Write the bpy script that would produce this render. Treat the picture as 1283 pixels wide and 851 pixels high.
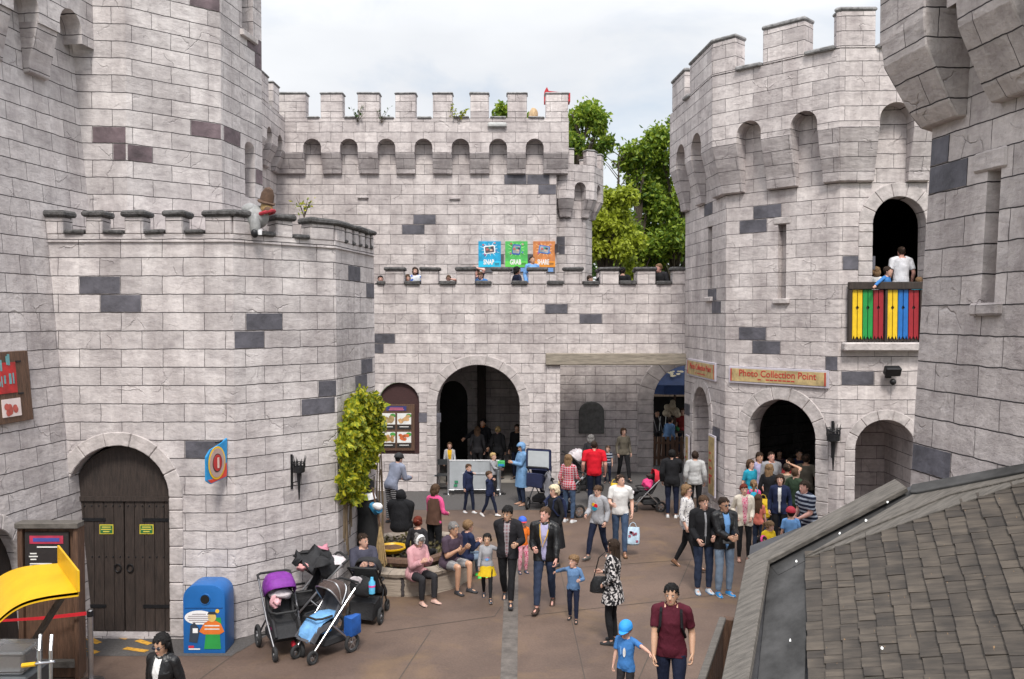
import bpy, bmesh, math, random
import numpy as np
from mathutils import Vector, Matrix, noise as mnoise
R = math.radians
random.seed(7)
sc = bpy.context.scene
for o in list(bpy.data.objects): bpy.data.objects.remove(o)
COL = sc.collection

# ------------------------------------------------------------------ camera, sky, sun, exposure
CW, CH, FP, CAMH = 1283.0, 851.0, 1100.0, 5.0
PITCH = math.atan(30.5 / FP)
cam = bpy.data.objects.new('camera', bpy.data.cameras.new('camera')); COL.objects.link(cam)
cam.location = (0, 0, CAMH); cam.rotation_euler = (R(90) - PITCH, 0, 0)
cam.data.sensor_width = 36; cam.data.lens = FP / CW * 36; cam.data.clip_start = .05; cam.data.clip_end = 3000
sc.camera = cam
world = bpy.data.worlds.new('World'); sc.world = world; world.use_nodes = True
SUN_EL, SUN_AZ = 54, 178          # azimuth clockwise from +Y (north); the light comes from behind the viewer, a little right
def build_world():
    nt = world.node_tree; N = nt.nodes; L = nt.links
    for n in list(N): N.remove(n)
    out = N.new('ShaderNodeOutputWorld'); bg = N.new('ShaderNodeBackground'); bg.inputs[1].default_value = 1.0
    sky = N.new('ShaderNodeTexSky'); sky.sky_type = 'NISHITA'; sky.sun_disc = False
    sky.sun_elevation = R(SUN_EL); sky.sun_rotation = R(SUN_AZ); sky.air_density = 1.2; sky.dust_density = 1.5
    sm = N.new('ShaderNodeVectorMath'); sm.operation = 'SCALE'; sm.inputs['Scale'].default_value = .075
    L.new(sky.outputs[0], sm.inputs[0])
    tc = N.new('ShaderNodeTexCoord'); mp = N.new('ShaderNodeMapping'); mp.inputs['Scale'].default_value = (1, 1, 2.6)
    mp.inputs['Location'].default_value = (.32, .1, .25)
    L.new(tc.outputs['Generated'], mp.inputs[0])
    n1 = N.new('ShaderNodeTexNoise'); n1.inputs['Scale'].default_value = 2.3; n1.inputs['Detail'].default_value = 7; n1.inputs['Roughness'].default_value = .55
    n1.inputs['Distortion'].default_value = .4
    L.new(mp.outputs[0], n1.inputs[0])
    cr = N.new('ShaderNodeValToRGB'); cr.color_ramp.elements[0].position = .36; cr.color_ramp.elements[1].position = .52
    L.new(n1.outputs[0], cr.inputs[0])
    n2 = N.new('ShaderNodeTexNoise'); n2.inputs['Scale'].default_value = 3.2; n2.inputs['Detail'].default_value = 5
    L.new(mp.outputs[0], n2.inputs[0])
    cc = N.new('ShaderNodeValToRGB'); cc.color_ramp.elements[0].position = .3; cc.color_ramp.elements[0].color = (.425, .44, .465, 1)
    cc.color_ramp.elements[1].position = .62; cc.color_ramp.elements[1].color = (.50, .51, .525, 1)
    L.new(n2.outputs[0], cc.inputs[0])
    mx = N.new('ShaderNodeMix'); mx.data_type = 'RGBA'
    mr = N.new('ShaderNodeMapRange'); mr.inputs['To Min'].default_value = .55; mr.inputs['To Max'].default_value = 1
    L.new(cr.outputs[0], mr.inputs[0]); L.new(mr.outputs[0], mx.inputs[0]); L.new(sm.outputs[0], mx.inputs[6]); L.new(cc.outputs[0], mx.inputs[7])
    # an overcast dome is brighter overhead than near the horizon
    sx = N.new('ShaderNodeSeparateXYZ'); L.new(tc.outputs['Generated'], sx.inputs[0])
    zr = N.new('ShaderNodeMapRange'); zr.inputs['From Min'].default_value = .30; zr.inputs['From Max'].default_value = 1.0; zr.inputs['To Min'].default_value = 1.0; zr.inputs['To Max'].default_value = 2.9; L.new(sx.outputs[2], zr.inputs[0])
    zm = N.new('ShaderNodeVectorMath'); zm.operation = 'SCALE'; L.new(mx.outputs[2], zm.inputs[0]); L.new(zr.outputs[0], zm.inputs['Scale'])
    L.new(zm.outputs[0], bg.inputs[0]); L.new(bg.outputs[0], out.inputs[0])
build_world()
sun = bpy.data.objects.new('sun', bpy.data.lights.new('sun', 'SUN')); COL.objects.link(sun)
sun.data.energy = 1.8; sun.data.angle = R(13); sun.data.color = (1, .95, .88)
sd = Vector((math.sin(R(SUN_AZ)) * math.cos(R(SUN_EL)), math.cos(R(SUN_AZ)) * math.cos(R(SUN_EL)), math.sin(R(SUN_EL))))
sun.rotation_euler = sd.to_track_quat('Z', 'Y').to_euler()
vs = sc.view_settings; vs.view_transform = 'Standard'; vs.look = 'None'; vs.gamma = 1; vs.use_curve_mapping = False; vs.exposure = .97
sc.cycles.max_bounces = 6; sc.cycles.diffuse_bounces = 4; sc.cycles.glossy_bounces = 2; sc.cycles.transmission_bounces = 3; sc.cycles.transparent_max_bounces = 6

# ------------------------------------------------------------------ pixel <-> place helpers
CT, ST = math.cos(PITCH), math.sin(PITCH)
def ray(x, y):
    a, b = x - CW / 2, -(y - CH / 2)
    return Vector((a, FP * CT + b * ST, -FP * ST + b * CT))
def at(x, y, Y):                    # the place seen at pixel x, y of the photograph at distance Y
    d = ray(x, y); return Vector((0, 0, CAMH)) + d * (Y / d.y)
def ground(x, y, z=0.0):            # the place on the ground
    d = ray(x, y); t = (z - CAMH) / d.z; return Vector((0, 0, CAMH)) + d * t
def zat(y, Y): return at(CW / 2, y, Y).z
def gx(x, Y): return at(x, 395, Y).x

# ------------------------------------------------------------------ object helpers
def tag(o, label=None, cat=None, group=None, kind=None):
    if label: o['label'] = label
    if cat: o['category'] = cat
    if group: o['group'] = group
    if kind: o['kind'] = kind
    return o
def thing(name, label, cat, loc=(0, 0, 0), rz=0, group=None, scale=1):
    o = bpy.data.objects.new(name, None); COL.objects.link(o); o.empty_display_size = .1
    o.location = loc; o.rotation_euler = (0, 0, rz); o.scale = (scale,) * 3
    return tag(o, label, cat, group, 'thing')
def copy_tree(o, parent=None):
    c = o.copy(); COL.objects.link(c)
    if parent: c.parent = parent
    for ch in o.children: copy_tree(ch, c)
    return c

class MB:                            # collects faces and builds ONE mesh object
    def __init__(s): s.v = []; s.f = []; s.uv = []; s.m = []
    def face(s, pts, uv=None, m=0):
        i = len(s.v); s.v += [tuple(p) for p in pts]; s.f.append(tuple(range(i, i + len(pts)))); s.m.append(m)
        s.uv += uv if uv else [(p[0] + p[1] * .37, p[2] + p[1] * .61) for p in s.v[i:]]
    def box(s, c, sz, rz=0, m=0, rot=None):
        c = Vector(c); h = Vector(sz) / 2; M = rot if rot else Matrix.Rotation(rz, 3, 'Z')
        P = [c + M @ Vector((x * h.x, y * h.y, z * h.z)) for z in (-1, 1) for y in (-1, 1) for x in (-1, 1)]
        ax = [(0, 2), (0, 2), (1, 2), (1, 2), (0, 1), (0, 1)]
        for q, a in zip(((0, 1, 5, 4), (3, 2, 6, 7), (2, 0, 4, 6), (1, 3, 7, 5), (2, 3, 1, 0), (4, 5, 7, 6)), ax):
            loc = [((-1, 1)[i & 1] * h.x, (-1, 1)[i >> 1 & 1] * h.y, (-1, 1)[i >> 2] * h.z) for i in q]
            s.face([P[i] for i in q], [(l[a[0]] + c.x * .7, l[a[1]] + c.z) for l in loc], m)
        return s
    def bar(s, a, b, w, d=None, m=0):   # square bar from a to b
        a, b = Vector(a), Vector(b); z = (b - a).normalized(); up = Vector((0, 0, 1)) if abs(z.z) < .95 else Vector((0, 1, 0))
        x = up.cross(z).normalized(); y = z.cross(x); M = Matrix((x, y, z)).transposed()
        return s.box((a + b) / 2, (w, d or w, (b - a).length), m=m, rot=M)
    def loft(s, rings, m=0, closed=True, caps=True, uvs=1.0):
        n = len(rings[0]); dv = 0
        for i in range(len(rings) - 1):
            A, B = rings[i], rings[i + 1]; st = (Vector(B[0]) - Vector(A[0])).length
            for j in range(n if closed else n - 1):
                k = (j + 1) % n
                s.face([A[j], A[k], B[k], B[j]], [(j / n * uvs, dv), ((j + 1) / n * uvs, dv), ((j + 1) / n * uvs, dv + st), (j / n * uvs, dv + st)], m)
            dv += st
        if caps and closed: s.face(list(reversed(rings[0])), None, m); s.face(rings[-1], None, m)
        return s
    def tube(s, pts, r, n=8, m=0, cyc=False):
        P = [Vector(p) for p in pts]; rr = r if isinstance(r, (list, tuple)) else [r] * len(P); rings = []; x = None
        for i, p in enumerate(P):
            if cyc: d = P[(i + 1) % len(P)] - P[i - 1]
            else: d = P[min(i + 1, len(P) - 1)] - P[max(i - 1, 0)]
            d = d.normalized() if d.length > 1e-9 else Vector((0, 0, 1))
            if x is None: x = d.orthogonal().normalized()
            x = (x - d * x.dot(d)); x = x.normalized() if x.length > 1e-6 else d.orthogonal().normalized()
            y = d.cross(x)
            rings.append([p + (x * math.cos(6.28319 * k / n) + y * math.sin(6.28319 * k / n)) * rr[i] for k in range(n)])
        if cyc: rings.append(rings[0])
        return s.loft(rings, m, caps=not cyc)
    def lathe(s, prof, n=20, c=(0, 0, 0), m=0, axis='Z'):
        c = Vector(c); rings = []
        for r, z in prof:
            r = max(r, 1e-4)
            rr = [Vector((r * math.cos(6.28319 * k / n), r * math.sin(6.28319 * k / n), z)) for k in range(n)]
            if axis == 'Y': rr = [Vector((v.x, v.z, v.y)) for v in rr]
            if axis == 'X': rr = [Vector((v.z, v.x, v.y)) for v in rr]
            rings.append([c + v for v in rr])
        return s.loft(rings, m)
    def ball(s, c, r, nu=12, nv=8, m=0, M=None):
        c = Vector(c); r = Vector(r) if not isinstance(r, (int, float)) else Vector((r, r, r)); rings = []
        for i in range(nv + 1):
            t = math.pi * i / nv; q = max(math.sin(t), .01)
            rg = [Vector((r.x * q * math.cos(6.28319 * k / nu), r.y * q * math.sin(6.28319 * k / nu), -r.z * math.cos(t))) for k in range(nu)]
            rings.append([c + (M @ v if M else v) for v in rg])
        return s.loft(rings, m)
    def prism(s, poly, d, m=0, M=None, loc=(0, 0, 0)):   # 2D outline (x, z) given depth d along -y from y=0; M places it
        loc = Vector(loc); T = lambda x, y, z: loc + (M @ Vector((x, y, z)) if M else Vector((x, y, z)))
        n = len(poly)
        s.face([T(x, -d, z) for x, z in poly], [(x, z) for x, z in poly], m); s.face([T(x, 0, z) for x, z in reversed(poly)], [(x, z) for x, z in reversed(poly)], m)
        for i in range(n):
            a, b = poly[i], poly[(i + 1) % n]
            s.face([T(a[0], 0, a[1]), T(b[0], 0, b[1]), T(b[0], -d, b[1]), T(a[0], -d, a[1])], [(a[0], a[1]), (b[0], b[1]), (b[0] + d, b[1]), (a[0] + d, a[1])], m)
        return s
    def build(s, name, mats, parent=None, smooth=False, bevel=0, jit=0, weld=True, loc=None, seg=1):
        me = bpy.data.meshes.new(name); me.from_pydata(s.v, [], s.f); ul = me.uv_layers.new(name='UVMap')
        ul.data.foreach_set('uv', [c for t in s.uv for c in t])
        if not isinstance(mats, (list, tuple)): mats = [mats]
        for q in mats: me.materials.append(q)
        me.polygons.foreach_set('material_index', s.m)
        if weld or bevel or jit:
            bm = bmesh.new(); bm.from_mesh(me); bmesh.ops.remove_doubles(bm, verts=bm.verts, dist=2e-4)
            bmesh.ops.recalc_face_normals(bm, faces=bm.faces)
            if bevel: bmesh.ops.bevel(bm, geom=[e for e in bm.edges if len(e.link_faces) == 2 and e.calc_face_angle(0) > .4], offset=bevel, segments=seg, affect='EDGES', profile=.6)
            if jit:
                for v in bm.verts: v.co += mnoise.noise_vector(v.co * 7) * jit
            bm.to_mesh(me); bm.free()
        if smooth:
            me.polygons.foreach_set('use_smooth', [True] * len(me.polygons))
            try: me.set_sharp_from_angle(angle=R(38))
            except Exception: pass
        o = bpy.data.objects.new(name, me); COL.objects.link(o)
        if parent: o.parent = parent
        if loc: o.location = loc
        return o

# ------------------------------------------------------------------ materials
MATS = {}
def nodes(name):
    m = bpy.data.materials.new(name); m.use_nodes = True; nt = m.node_tree; b = nt.nodes['Principled BSDF']
    def nd(t, **k):
        n = nt.nodes.new('ShaderNode' + t)
        for a, v in k.items():
            if a in n.inputs: n.inputs[a].default_value = v
            else: setattr(n, a, v)
        return n
    return m, nt, b, nd, nt.links.new
def mixc(nd, L, f, a, b, mode='MIX'):
    n = nd('Mix', data_type='RGBA', blend_type=mode)
    for i, v in ((0, f), (6, a), (7, b)):
        if hasattr(v, 'is_linked') or hasattr(v, 'links'): L(v, n.inputs[i])
        else: n.inputs[i].default_value = v if i == 0 else (*v, 1)
    return n.outputs[2]
def ramp(nd, L, src, p0, p1, c0=(0, 0, 0), c1=(1, 1, 1)):
    n = nd('ValToRGB'); e = n.color_ramp.elements; e[0].position, e[1].position = p0, p1; e[0].color, e[1].color = (*c0, 1), (*c1, 1)
    L(src, n.inputs[0]); return n.outputs[0]
def mat(name, col, rough=.6, var=.25, scale=8, bump=.15, metal=0, bscale=None, coord='Object', stretch=(1, 1, 1), spec=.5, sheen=0, trans=0):
    key = (name, col, rough)
    if key in MATS: return MATS[key]
    m, nt, b, nd, L = nodes(name)
    tc = nd('TexCoord'); mp = nd('Mapping'); mp.inputs['Scale'].default_value = stretch; L(tc.outputs[coord], mp.inputs[0])
    n1 = nd('TexNoise', Scale=scale, Detail=6.0, Roughness=.6); L(mp.outputs[0], n1.inputs[0])
    lo = tuple(c * (1 - var) for c in col); hi = tuple(min(1, c * (1 + var)) for c in col)
    L(ramp(nd, L, n1.outputs[0], .3, .7, lo, hi), b.inputs['Base Color'])
    b.inputs['Roughness'].default_value = rough; b.inputs['Metallic'].default_value = metal; b.inputs['Specular IOR Level'].default_value = spec
    if sheen: b.inputs['Sheen Weight'].default_value = sheen
    if trans: b.inputs['Transmission Weight'].default_value = trans
    if bump:
        n2 = nd('TexNoise', Scale=bscale or scale * 3, Detail=5.0); L(mp.outputs[0], n2.inputs[0])
        bp = nd('Bump', Strength=bump, Distance=.02); L(n2.outputs[0], bp.inputs['Height']); L(bp.outputs[0], b.inputs['Normal'])
    MATS[key] = m; return m

def stone(name, c1, c2, bw=.65, rh=.28, mortar=(.055, .048, .05), relief=1.0):
    m, nt, b, nd, L = nodes(name)
    uv0 = nd('UVMap'); uv = nd('Mapping'); L(uv0.outputs[0], uv.inputs[0]); ns = nd('TexNoise', Scale=5.0, Detail=3.0); L(uv.outputs[0], ns.inputs[0])
    sub = nd('VectorMath', operation='SUBTRACT'); L(ns.outputs['Color'], sub.inputs[0]); sub.inputs[1].default_value = (.5, .5, .5)
    scl = nd('VectorMath', operation='SCALE'); scl.inputs['Scale'].default_value = .026; L(sub.outputs[0], scl.inputs[0])
    add = nd('VectorMath', operation='ADD'); L(uv.outputs[0], add.inputs[0]); L(scl.outputs[0], add.inputs[1])
    br = nd('TexBrick', offset=.5); br.inputs['Scale'].default_value = 1; br.inputs['Brick Width'].default_value = bw * 1.7; br.inputs['Row Height'].default_value = rh
    br.inputs['Mortar Size'].default_value = .007; br.inputs['Mortar Smooth'].default_value = .35; br.inputs['Bias'].default_value = 0
    br.inputs['Color1'].default_value = (*c1, 1); br.inputs['Color2'].default_value = (*c2, 1); br.inputs['Mortar'].default_value = (*c1, 1)
    sq = nd('Mapping'); sq.inputs['Scale'].default_value = (1.7, 1, 1); L(add.outputs[0], sq.inputs[0]); L(sq.outputs[0], br.inputs[0])
    # every block turns its cleft another way
    wn = nd('VectorMath', operation='SNAP'); L(uv.outputs[0], wn.inputs[0]); wn.inputs[1].default_value = (bw, rh, 1); rnd_ = nd('TexWhiteNoise'); L(wn.outputs[0], rnd_.inputs[0])
    dv0 = nd('VectorMath', operation='MULTIPLY_ADD'); L(rnd_.outputs[1], dv0.inputs[0]); dv0.inputs[1].default_value = (7, 7, 0); L(uv.outputs[0], dv0.inputs[2])
    # weathering, blotches and streaks
    mp = nd('Mapping'); mp.inputs['Scale'].default_value = (1.3, .35, 1); L(uv.outputs[0], mp.inputs[0])
    w1 = nd('TexNoise', Scale=1.6, Detail=8.0, Roughness=.65); L(mp.outputs[0], w1.inputs[0])
    w2 = nd('TexNoise', Scale=9.0, Detail=8.0, Roughness=.7); L(uv.outputs[0], w2.inputs[0])
    c = mixc(nd, L, 1.0, br.outputs[0], ramp(nd, L, w1.outputs[0], .3, .66, (.66, .63, .635), (1.08, 1.07, 1.07)), 'MULTIPLY')
    c = mixc(nd, L, .6, c, ramp(nd, L, w2.outputs[0], .32, .62, (.72, .7, .72), (1.06, 1.05, 1.05)), 'MULTIPLY')
    # slanting cleft marks
    mq = nd('Mapping'); mq.inputs['Rotation'].default_value = (0, 0, .5); mq.inputs['Scale'].default_value = (2.0, 5.5, 1); L(dv0.outputs[0], mq.inputs[0])
    w3 = nd('TexNoise', Scale=1.0, Detail=6.0, Roughness=.6); L(mq.outputs[0], w3.inputs[0])
    c = mixc(nd, L, .6, c, ramp(nd, L, w3.outputs[0], .34, .5, (.70, .68, .69), (1.03, 1.02, 1.02)), 'MULTIPLY')
    # split-face fractures: cell edges, shown only here and there
    dn = nd('TexNoise', Scale=2.5, Detail=4.0); L(uv.outputs[0], dn.inputs[0])
    dv = nd('VectorMath', operation='MULTIPLY_ADD'); L(dn.outputs['Color'], dv.inputs[0]); dv.inputs[1].default_value = (.5, .5, 0); L(uv.outputs[0], dv.inputs[2])
    vo = nd('TexVoronoi', feature='DISTANCE_TO_EDGE', Scale=1.7); L(dv.outputs[0], vo.inputs[0])
    cell = nd('TexVoronoi', feature='F1', Scale=1.7); L(dv.outputs[0], cell.inputs[0])
    mk = nd('TexNoise', Scale=1.9, Detail=2.0); L(uv.outputs[0], mk.inputs[0])
    crack = ramp(nd, L, vo.outputs[0], .004, .02, (1, 1, 1), (0, 0, 0)); mkr = ramp(nd, L, mk.outputs[0], .55, .64)
    cm = nd('Math', operation='MULTIPLY'); L(crack, cm.inputs[0]); L(mkr, cm.inputs[1])
    cs = nd('Math', operation='MULTIPLY'); L(cm.outputs[0], cs.inputs[0]); cs.inputs[1].default_value = .11
    c = mixc(nd, L, cs.outputs[0], c, (.1, .09, .095))
    c = mixc(nd, L, br.outputs['Fac'], c, mortar)
    L(c, b.inputs['Base Color']); b.inputs['Roughness'].default_value = .85; b.inputs['Specular IOR Level'].default_value = .3
    # relief
    h1 = nd('Math', operation='MULTIPLY'); L(w2.outputs[0], h1.inputs[0]); h1.inputs[1].default_value = .5
    sep = nd('SeparateColor'); L(cell.outputs['Color'], sep.inputs[0])
    hc = nd('Math', operation='MULTIPLY_ADD'); L(sep.outputs[0], hc.inputs[0]); hc.inputs[1].default_value = .8; L(h1.outputs[0], hc.inputs[2])
    mm = nd('Math', operation='MULTIPLY'); L(br.outputs['Fac'], mm.inputs[0]); mm.inputs[1].default_value = 2.0; hm = nd('Math', operation='SUBTRACT'); L(hc.outputs[0], hm.inputs[0]); L(mm.outputs[0], hm.inputs[1])
    h2 = nd('Math', operation='MULTIPLY_ADD'); L(w3.outputs[0], h2.inputs[0]); h2.inputs[1].default_value = .65; L(hm.outputs[0], h2.inputs[2]); h3 = nd('Math', operation='MULTIPLY_ADD'); L(cm.outputs[0], h3.inputs[0]); h3.inputs[1].default_value = -.3; L(h2.outputs[0], h3.inputs[2])
    bp = nd('Bump', Strength=.9 * relief, Distance=.035); L(h3.outputs[0], bp.inputs['Height']); L(bp.outputs[0], b.inputs['Normal'])
    return m
ST_LEFT = stone('pale_block_stone', (.62, .59, .578), (.48, .456, .45))
ST_BACK = stone('pink_grey_block_stone', (.66, .62, .60), (.50, .466, .455))
ST_BIG = stone('large_block_stone', (.65, .61, .59), (.49, .457, .446), .72, .315)
ST_NEAR = stone('rough_near_stone', (.58, .535, .515), (.44, .405, .392), .72, .30, relief=1.3)
M_SLATE = mat('slate_block', (.085, .082, .098), .75, .5, 2.2, .8, bscale=9)
M_PLUM = mat('plum_block', (.125, .09, .10), .75, .5, 2.2, .8, bscale=9)
M_RING = mat('arch_stone', (.43, .39, .38), .85, .26, 5, .7)
M_CORB = stone('corbel_block_stone', (.59, .555, .545), (.46, .43, .425), .9, .30)
M_CAP = mat('lichen_coping', (.075, .072, .072), .95, .6, 14, .8)
M_CAPG = mat('grey_coping', (.22, .215, .215), .95, .5, 10, .8)
M_DARKWOOD = mat('dark_stained_wood', (.032, .022, .018), .7, .45, 12, .4, stretch=(3, 3, .35))
M_BROWNWOOD = mat('brown_wood', (.095, .05, .03), .7, .4, 12, .4, stretch=(3, 3, .35))
M_BEAM = mat('weathered_beam_wood', (.27, .235, .19), .85, .35, 9, .5, stretch=(.4, 3, 4))
M_BLACK = mat('black_iron', (.012, .012, .014), .5, .3, 20, .2, metal=.3)
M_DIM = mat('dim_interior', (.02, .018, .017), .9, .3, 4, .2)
M_MAROON = mat('maroon_boards', (.045, .016, .016), .7, .3, 10, .3, stretch=(1, 1, 6))
M_STEEL = mat('brushed_steel', (.55, .55, .56), .3, .1, 30, .05, metal=1)
M_WHITE = mat('white_paint', (.75, .75, .76), .5, .06, 5, .05)
M_TAR = mat('roof_felt', (.05, .05, .055), .9, .3, 5, .3)

# ------------------------------------------------------------------ wall facets
class Facet:
    def __init__(s, p0, p1, c=None, batter=0, lean=0, u0=0.0, flip=False, stone=(.65, .28), zref=0):
        s.p0, s.p1 = Vector(p0), Vector(p1); s.d = (s.p1 - s.p0).normalized(); s.L = (s.p1 - s.p0).length
        s.n = Vector((s.d.y, -s.d.x)); s.n = -s.n if flip else s.n
        s.c = Vector(c) if c else None; s.b = batter; s.lean = lean; s.u0 = u0; s.bw, s.rh = stone; s.zref = zref
    def pt(s, u, z, n=0.0):
        if s.c is not None and s.b:
            k = 1 - s.b * (z - s.zref); a = s.c + (s.p0 - s.c) * k; e = s.c + (s.p1 - s.c) * k; q = a + (e - a) * (u / s.L)
        else: q = s.p0 + s.d * u
        q = q + s.n * (n - s.lean * (z - s.zref)); return Vector((q.x, q.y, z))
    def uv(s, u, z): return (u + s.u0, z)
    def hit(s, x, y, n=0.0):           # pixel -> (u, z) on the facet pushed out by n
        d = ray(x, y); z = CAMH
        for _ in range(6):
            a = s.pt(0, z, n); e = s.pt(s.L, z, n); ex, ey = (e - a).x, (e - a).y
            det = ex * d.y - ey * d.x; k = (d.x * a.y - d.y * a.x) / det if abs(det) > 1e-9 else 0
            P = a + (e - a) * k; z = CAMH + d.z * (P.y / d.y if abs(d.y) > 1e-6 else 0)
        return k * s.L, z
    def brick(s, u, z):                # the brick of the stone pattern that holds u, z
        row = math.floor(z / s.rh); off = s.bw * .5 if row % 2 == 0 else 0; k = math.floor((u + s.u0 + off) / s.bw)
        a = k * s.bw - off - s.u0; return a, a + s.bw, row * s.rh, (row + 1) * s.rh

def fbox(mb, F, u0, u1, z0, z1, n0, n1, m=0):
    P = lambda u, z, n: F.pt(u, z, n); U = F.u0
    mb.face([P(u0, z0, n1), P(u1, z0, n1), P(u1, z1, n1), P(u0, z1, n1)], [(u0 + U, z0), (u1 + U, z0), (u1 + U, z1), (u0 + U, z1)], m)
    mb.face([P(u1, z0, n0), P(u0, z0, n0), P(u0, z1, n0), P(u1, z1, n0)], [(u1 + U, z0), (u0 + U, z0), (u0 + U, z1), (u1 + U, z1)], m)
    mb.face([P(u0, z0, n0), P(u0, z0, n1), P(u0, z1, n1), P(u0, z1, n0)], [(u0 + U - n1 + n0, z0), (u0 + U, z0), (u0 + U, z1), (u0 + U - n1 + n0, z1)], m)
    mb.face([P(u1, z0, n1), P(u1, z0, n0), P(u1, z1, n0), P(u1, z1, n1)], [(u1 + U, z0), (u1 + U + n1 - n0, z0), (u1 + U + n1 - n0, z1), (u1 + U, z1)], m)
    mb.face([P(u0, z1, n1), P(u1, z1, n1), P(u1, z1, n0), P(u0, z1, n0)], [(u0 + U, z1 - .06), (u1 + U, z1 - .06), (u1 + U, z1 - .03), (u0 + U, z1 - .03)], m)
    mb.face([P(u0, z0, n0), P(u1, z0, n0), P(u1, z0, n1), P(u0, z0, n1)], [(u0 + U, z0 + .03), (u1 + U, z0 + .03), (u1 + U, z0 + .06), (u0 + U, z0 + .06)], m)
    return mb
def fprofile(mb, F, u0, u1, prof, m=0, m0=0.0, m1=0.0):   # profile of (n, z), swept from u0 to u1
    A = [F.pt(u0 - max(n, 0) * m0, z, n) for n, z in prof]; B = [F.pt(u1 + max(n, 0) * m1, z, n) for n, z in prof]; k = len(prof)
    mb.face(A, [(n, z) for n, z in prof], m); mb.face(B[::-1], [(n, z) for n, z in prof[::-1]], m)
    for i in range(k):
        j = (i + 1) % k; mb.face([A[i], B[i], B[j], A[j]], [(u0 + F.u0, prof[i][1]), (u1 + F.u0, prof[i][1]), (u1 + F.u0, prof[j][1]), (u0 + F.u0, prof[j][1])], m)
    return mb
def arch_pts(u0, u1, zs, rise, k=14):
    c, r = (u0 + u1) / 2, (u1 - u0) / 2
    return [(c - r * math.cos(math.pi * i / k), zs + rise * math.sin(math.pi * i / k)) for i in range(k + 1)]
def fwall(mb, F, z0, z1, ops=(), n=0.0, ua=0.0, ub=None, m=0, dz=1.2):
    """wall skin with openings (u0, u1, zb, zs, rise, depth[, m of reveal]); each opening needs its own stretch of u"""
    ub = F.L if ub is None else ub; u = ua; P = lambda a, b, q=n: F.pt(a, b, q)
    def quad(a, b, c, d):
        if b - a > 1e-4 and d - c > 1e-4: mb.face([P(a, c), P(b, c), P(b, d), P(a, d)], [F.uv(a, c), F.uv(b, c), F.uv(b, d), F.uv(a, d)], m)
    for op in sorted(ops):
        u0, u1, zb, zs, rise, dep = op[:6]; rm = op[6] if len(op) > 6 else m
        quad(u, u0, z0, z1); u = u1; quad(u0, u1, z0, zb)
        top = arch_pts(u0, u1, zs, rise) if rise > 0 else [(u0, zs), (u1, zs)]
        for a, b in zip(top, top[1:]):
            mb.face([P(*a), P(*b), P(b[0], z1), P(a[0], z1)], [F.uv(*a), F.uv(*b), F.uv(b[0], z1), F.uv(a[0], z1)], m)
        loop = [(u0, zb)] + top + [(u1, zb)]; dist = 0
        for a, b in zip(loop, loop[1:]):
            mb.face([P(*a), P(*b), P(b[0], b[1], n - dep), P(a[0], a[1], n - dep)], [F.uv(u0 - .0, a[1]), F.uv(u0, b[1]), F.uv(u0 - dep, b[1]), F.uv(u0 - dep, a[1])], rm)
        if zb > z0 + 1e-3: mb.face([P(u1, zb), P(u0, zb), P(u0, zb, n - dep), P(u1, zb, n - dep)], None, rm)
    quad(u, ub, z0, z1); return mb
def fback(mb, F, op, m=0, n=0.0, inset=0.0):     # closes an opening at its depth
    u0, u1, zb, zs, rise, dep = op[:6]; top = arch_pts(u0, u1, zs, rise) if rise > 0 else [(u0, zs), (u1, zs)]
    pts = [(u0, zb)] + top + [(u1, zb)]
    mb.face([F.pt(a, b, n - dep) for a, b in reversed(pts)], [F.uv(a, b) for a, b in reversed(pts)], m)
def ring(F, op, w, name, parent, mat_=None, n0=-.05, n1=.024, legs=True, rows=None):
    """arch surround of separate-looking stones"""
    u0, u1, zb, zs, rise, dep = op[:6]; mb = MB(); c = (u0 + u1) / 2; r = (u1 - u0) / 2; g = .012
    k = max(7, int(math.pi * (r + w / 2) / .42)); k += 1 - k % 2
    for i in range(k):
        t0, t1 = math.pi * i / k, math.pi * (i + 1) / k; gg = g / (r + w) / 2
        for j in range(3):
            a, b = t0 + gg + (t1 - t0 - 2 * gg) * j / 3, t0 + gg + (t1 - t0 - 2 * gg) * (j + 1) / 3
            q = lambda t, rr, ri: (c - rr * math.cos(t), zs + ri * math.sin(t))
            I0, I1, O0, O1 = q(a, r - .004, rise - .004), q(b, r - .004, rise - .004), q(a, r + w, rise + w), q(b, r + w, rise + w)
            P = lambda p, n: F.pt(p[0], p[1], n)
            mb.face([P(I0, n1), P(O0, n1), P(O1, n1), P(I1, n1)]); mb.face([P(O0, n1), P(O0, n0), P(O1, n0), P(O1, n1)]); mb.face([P(I1, n1), P(I1, n0), P(I0, n0), P(I0, n1)])
            if j == 0: mb.face([P(I0, n0), P(O0, n0), P(O0, n1), P(I0, n1)])
            if j == 2: mb.face([P(I1, n1), P(O1, n1), P(O1, n0), P(I1, n0)])
    if legs:
        h = F.rh; z = zb
        while z < zs - .02:
            e = min(zs, z + h)
            for a, b in ((u0 - w, u0 + .004), (u1 - .004, u1 + w)): fbox(mb, F, a, b, z + g / 2, e - g / 2, n0, n1)
            z = e
    o = mb.build(name, mat_ or M_RING, parent, bevel=.012, jit=.006); return o
def slabs(mb, F, lst, m=1, n=.006):      # darker blocks of the wall's own pattern, at the pixels given
    for x, y in lst:
        u, z = F.hit(x, y); a, b, c, d = F.brick(u, z); a, b = max(a, .004), min(b, F.L - .004)
        fbox(mb, F, a + .012, b - .012, c + .012, d - .012, -.03, n, m)
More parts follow.
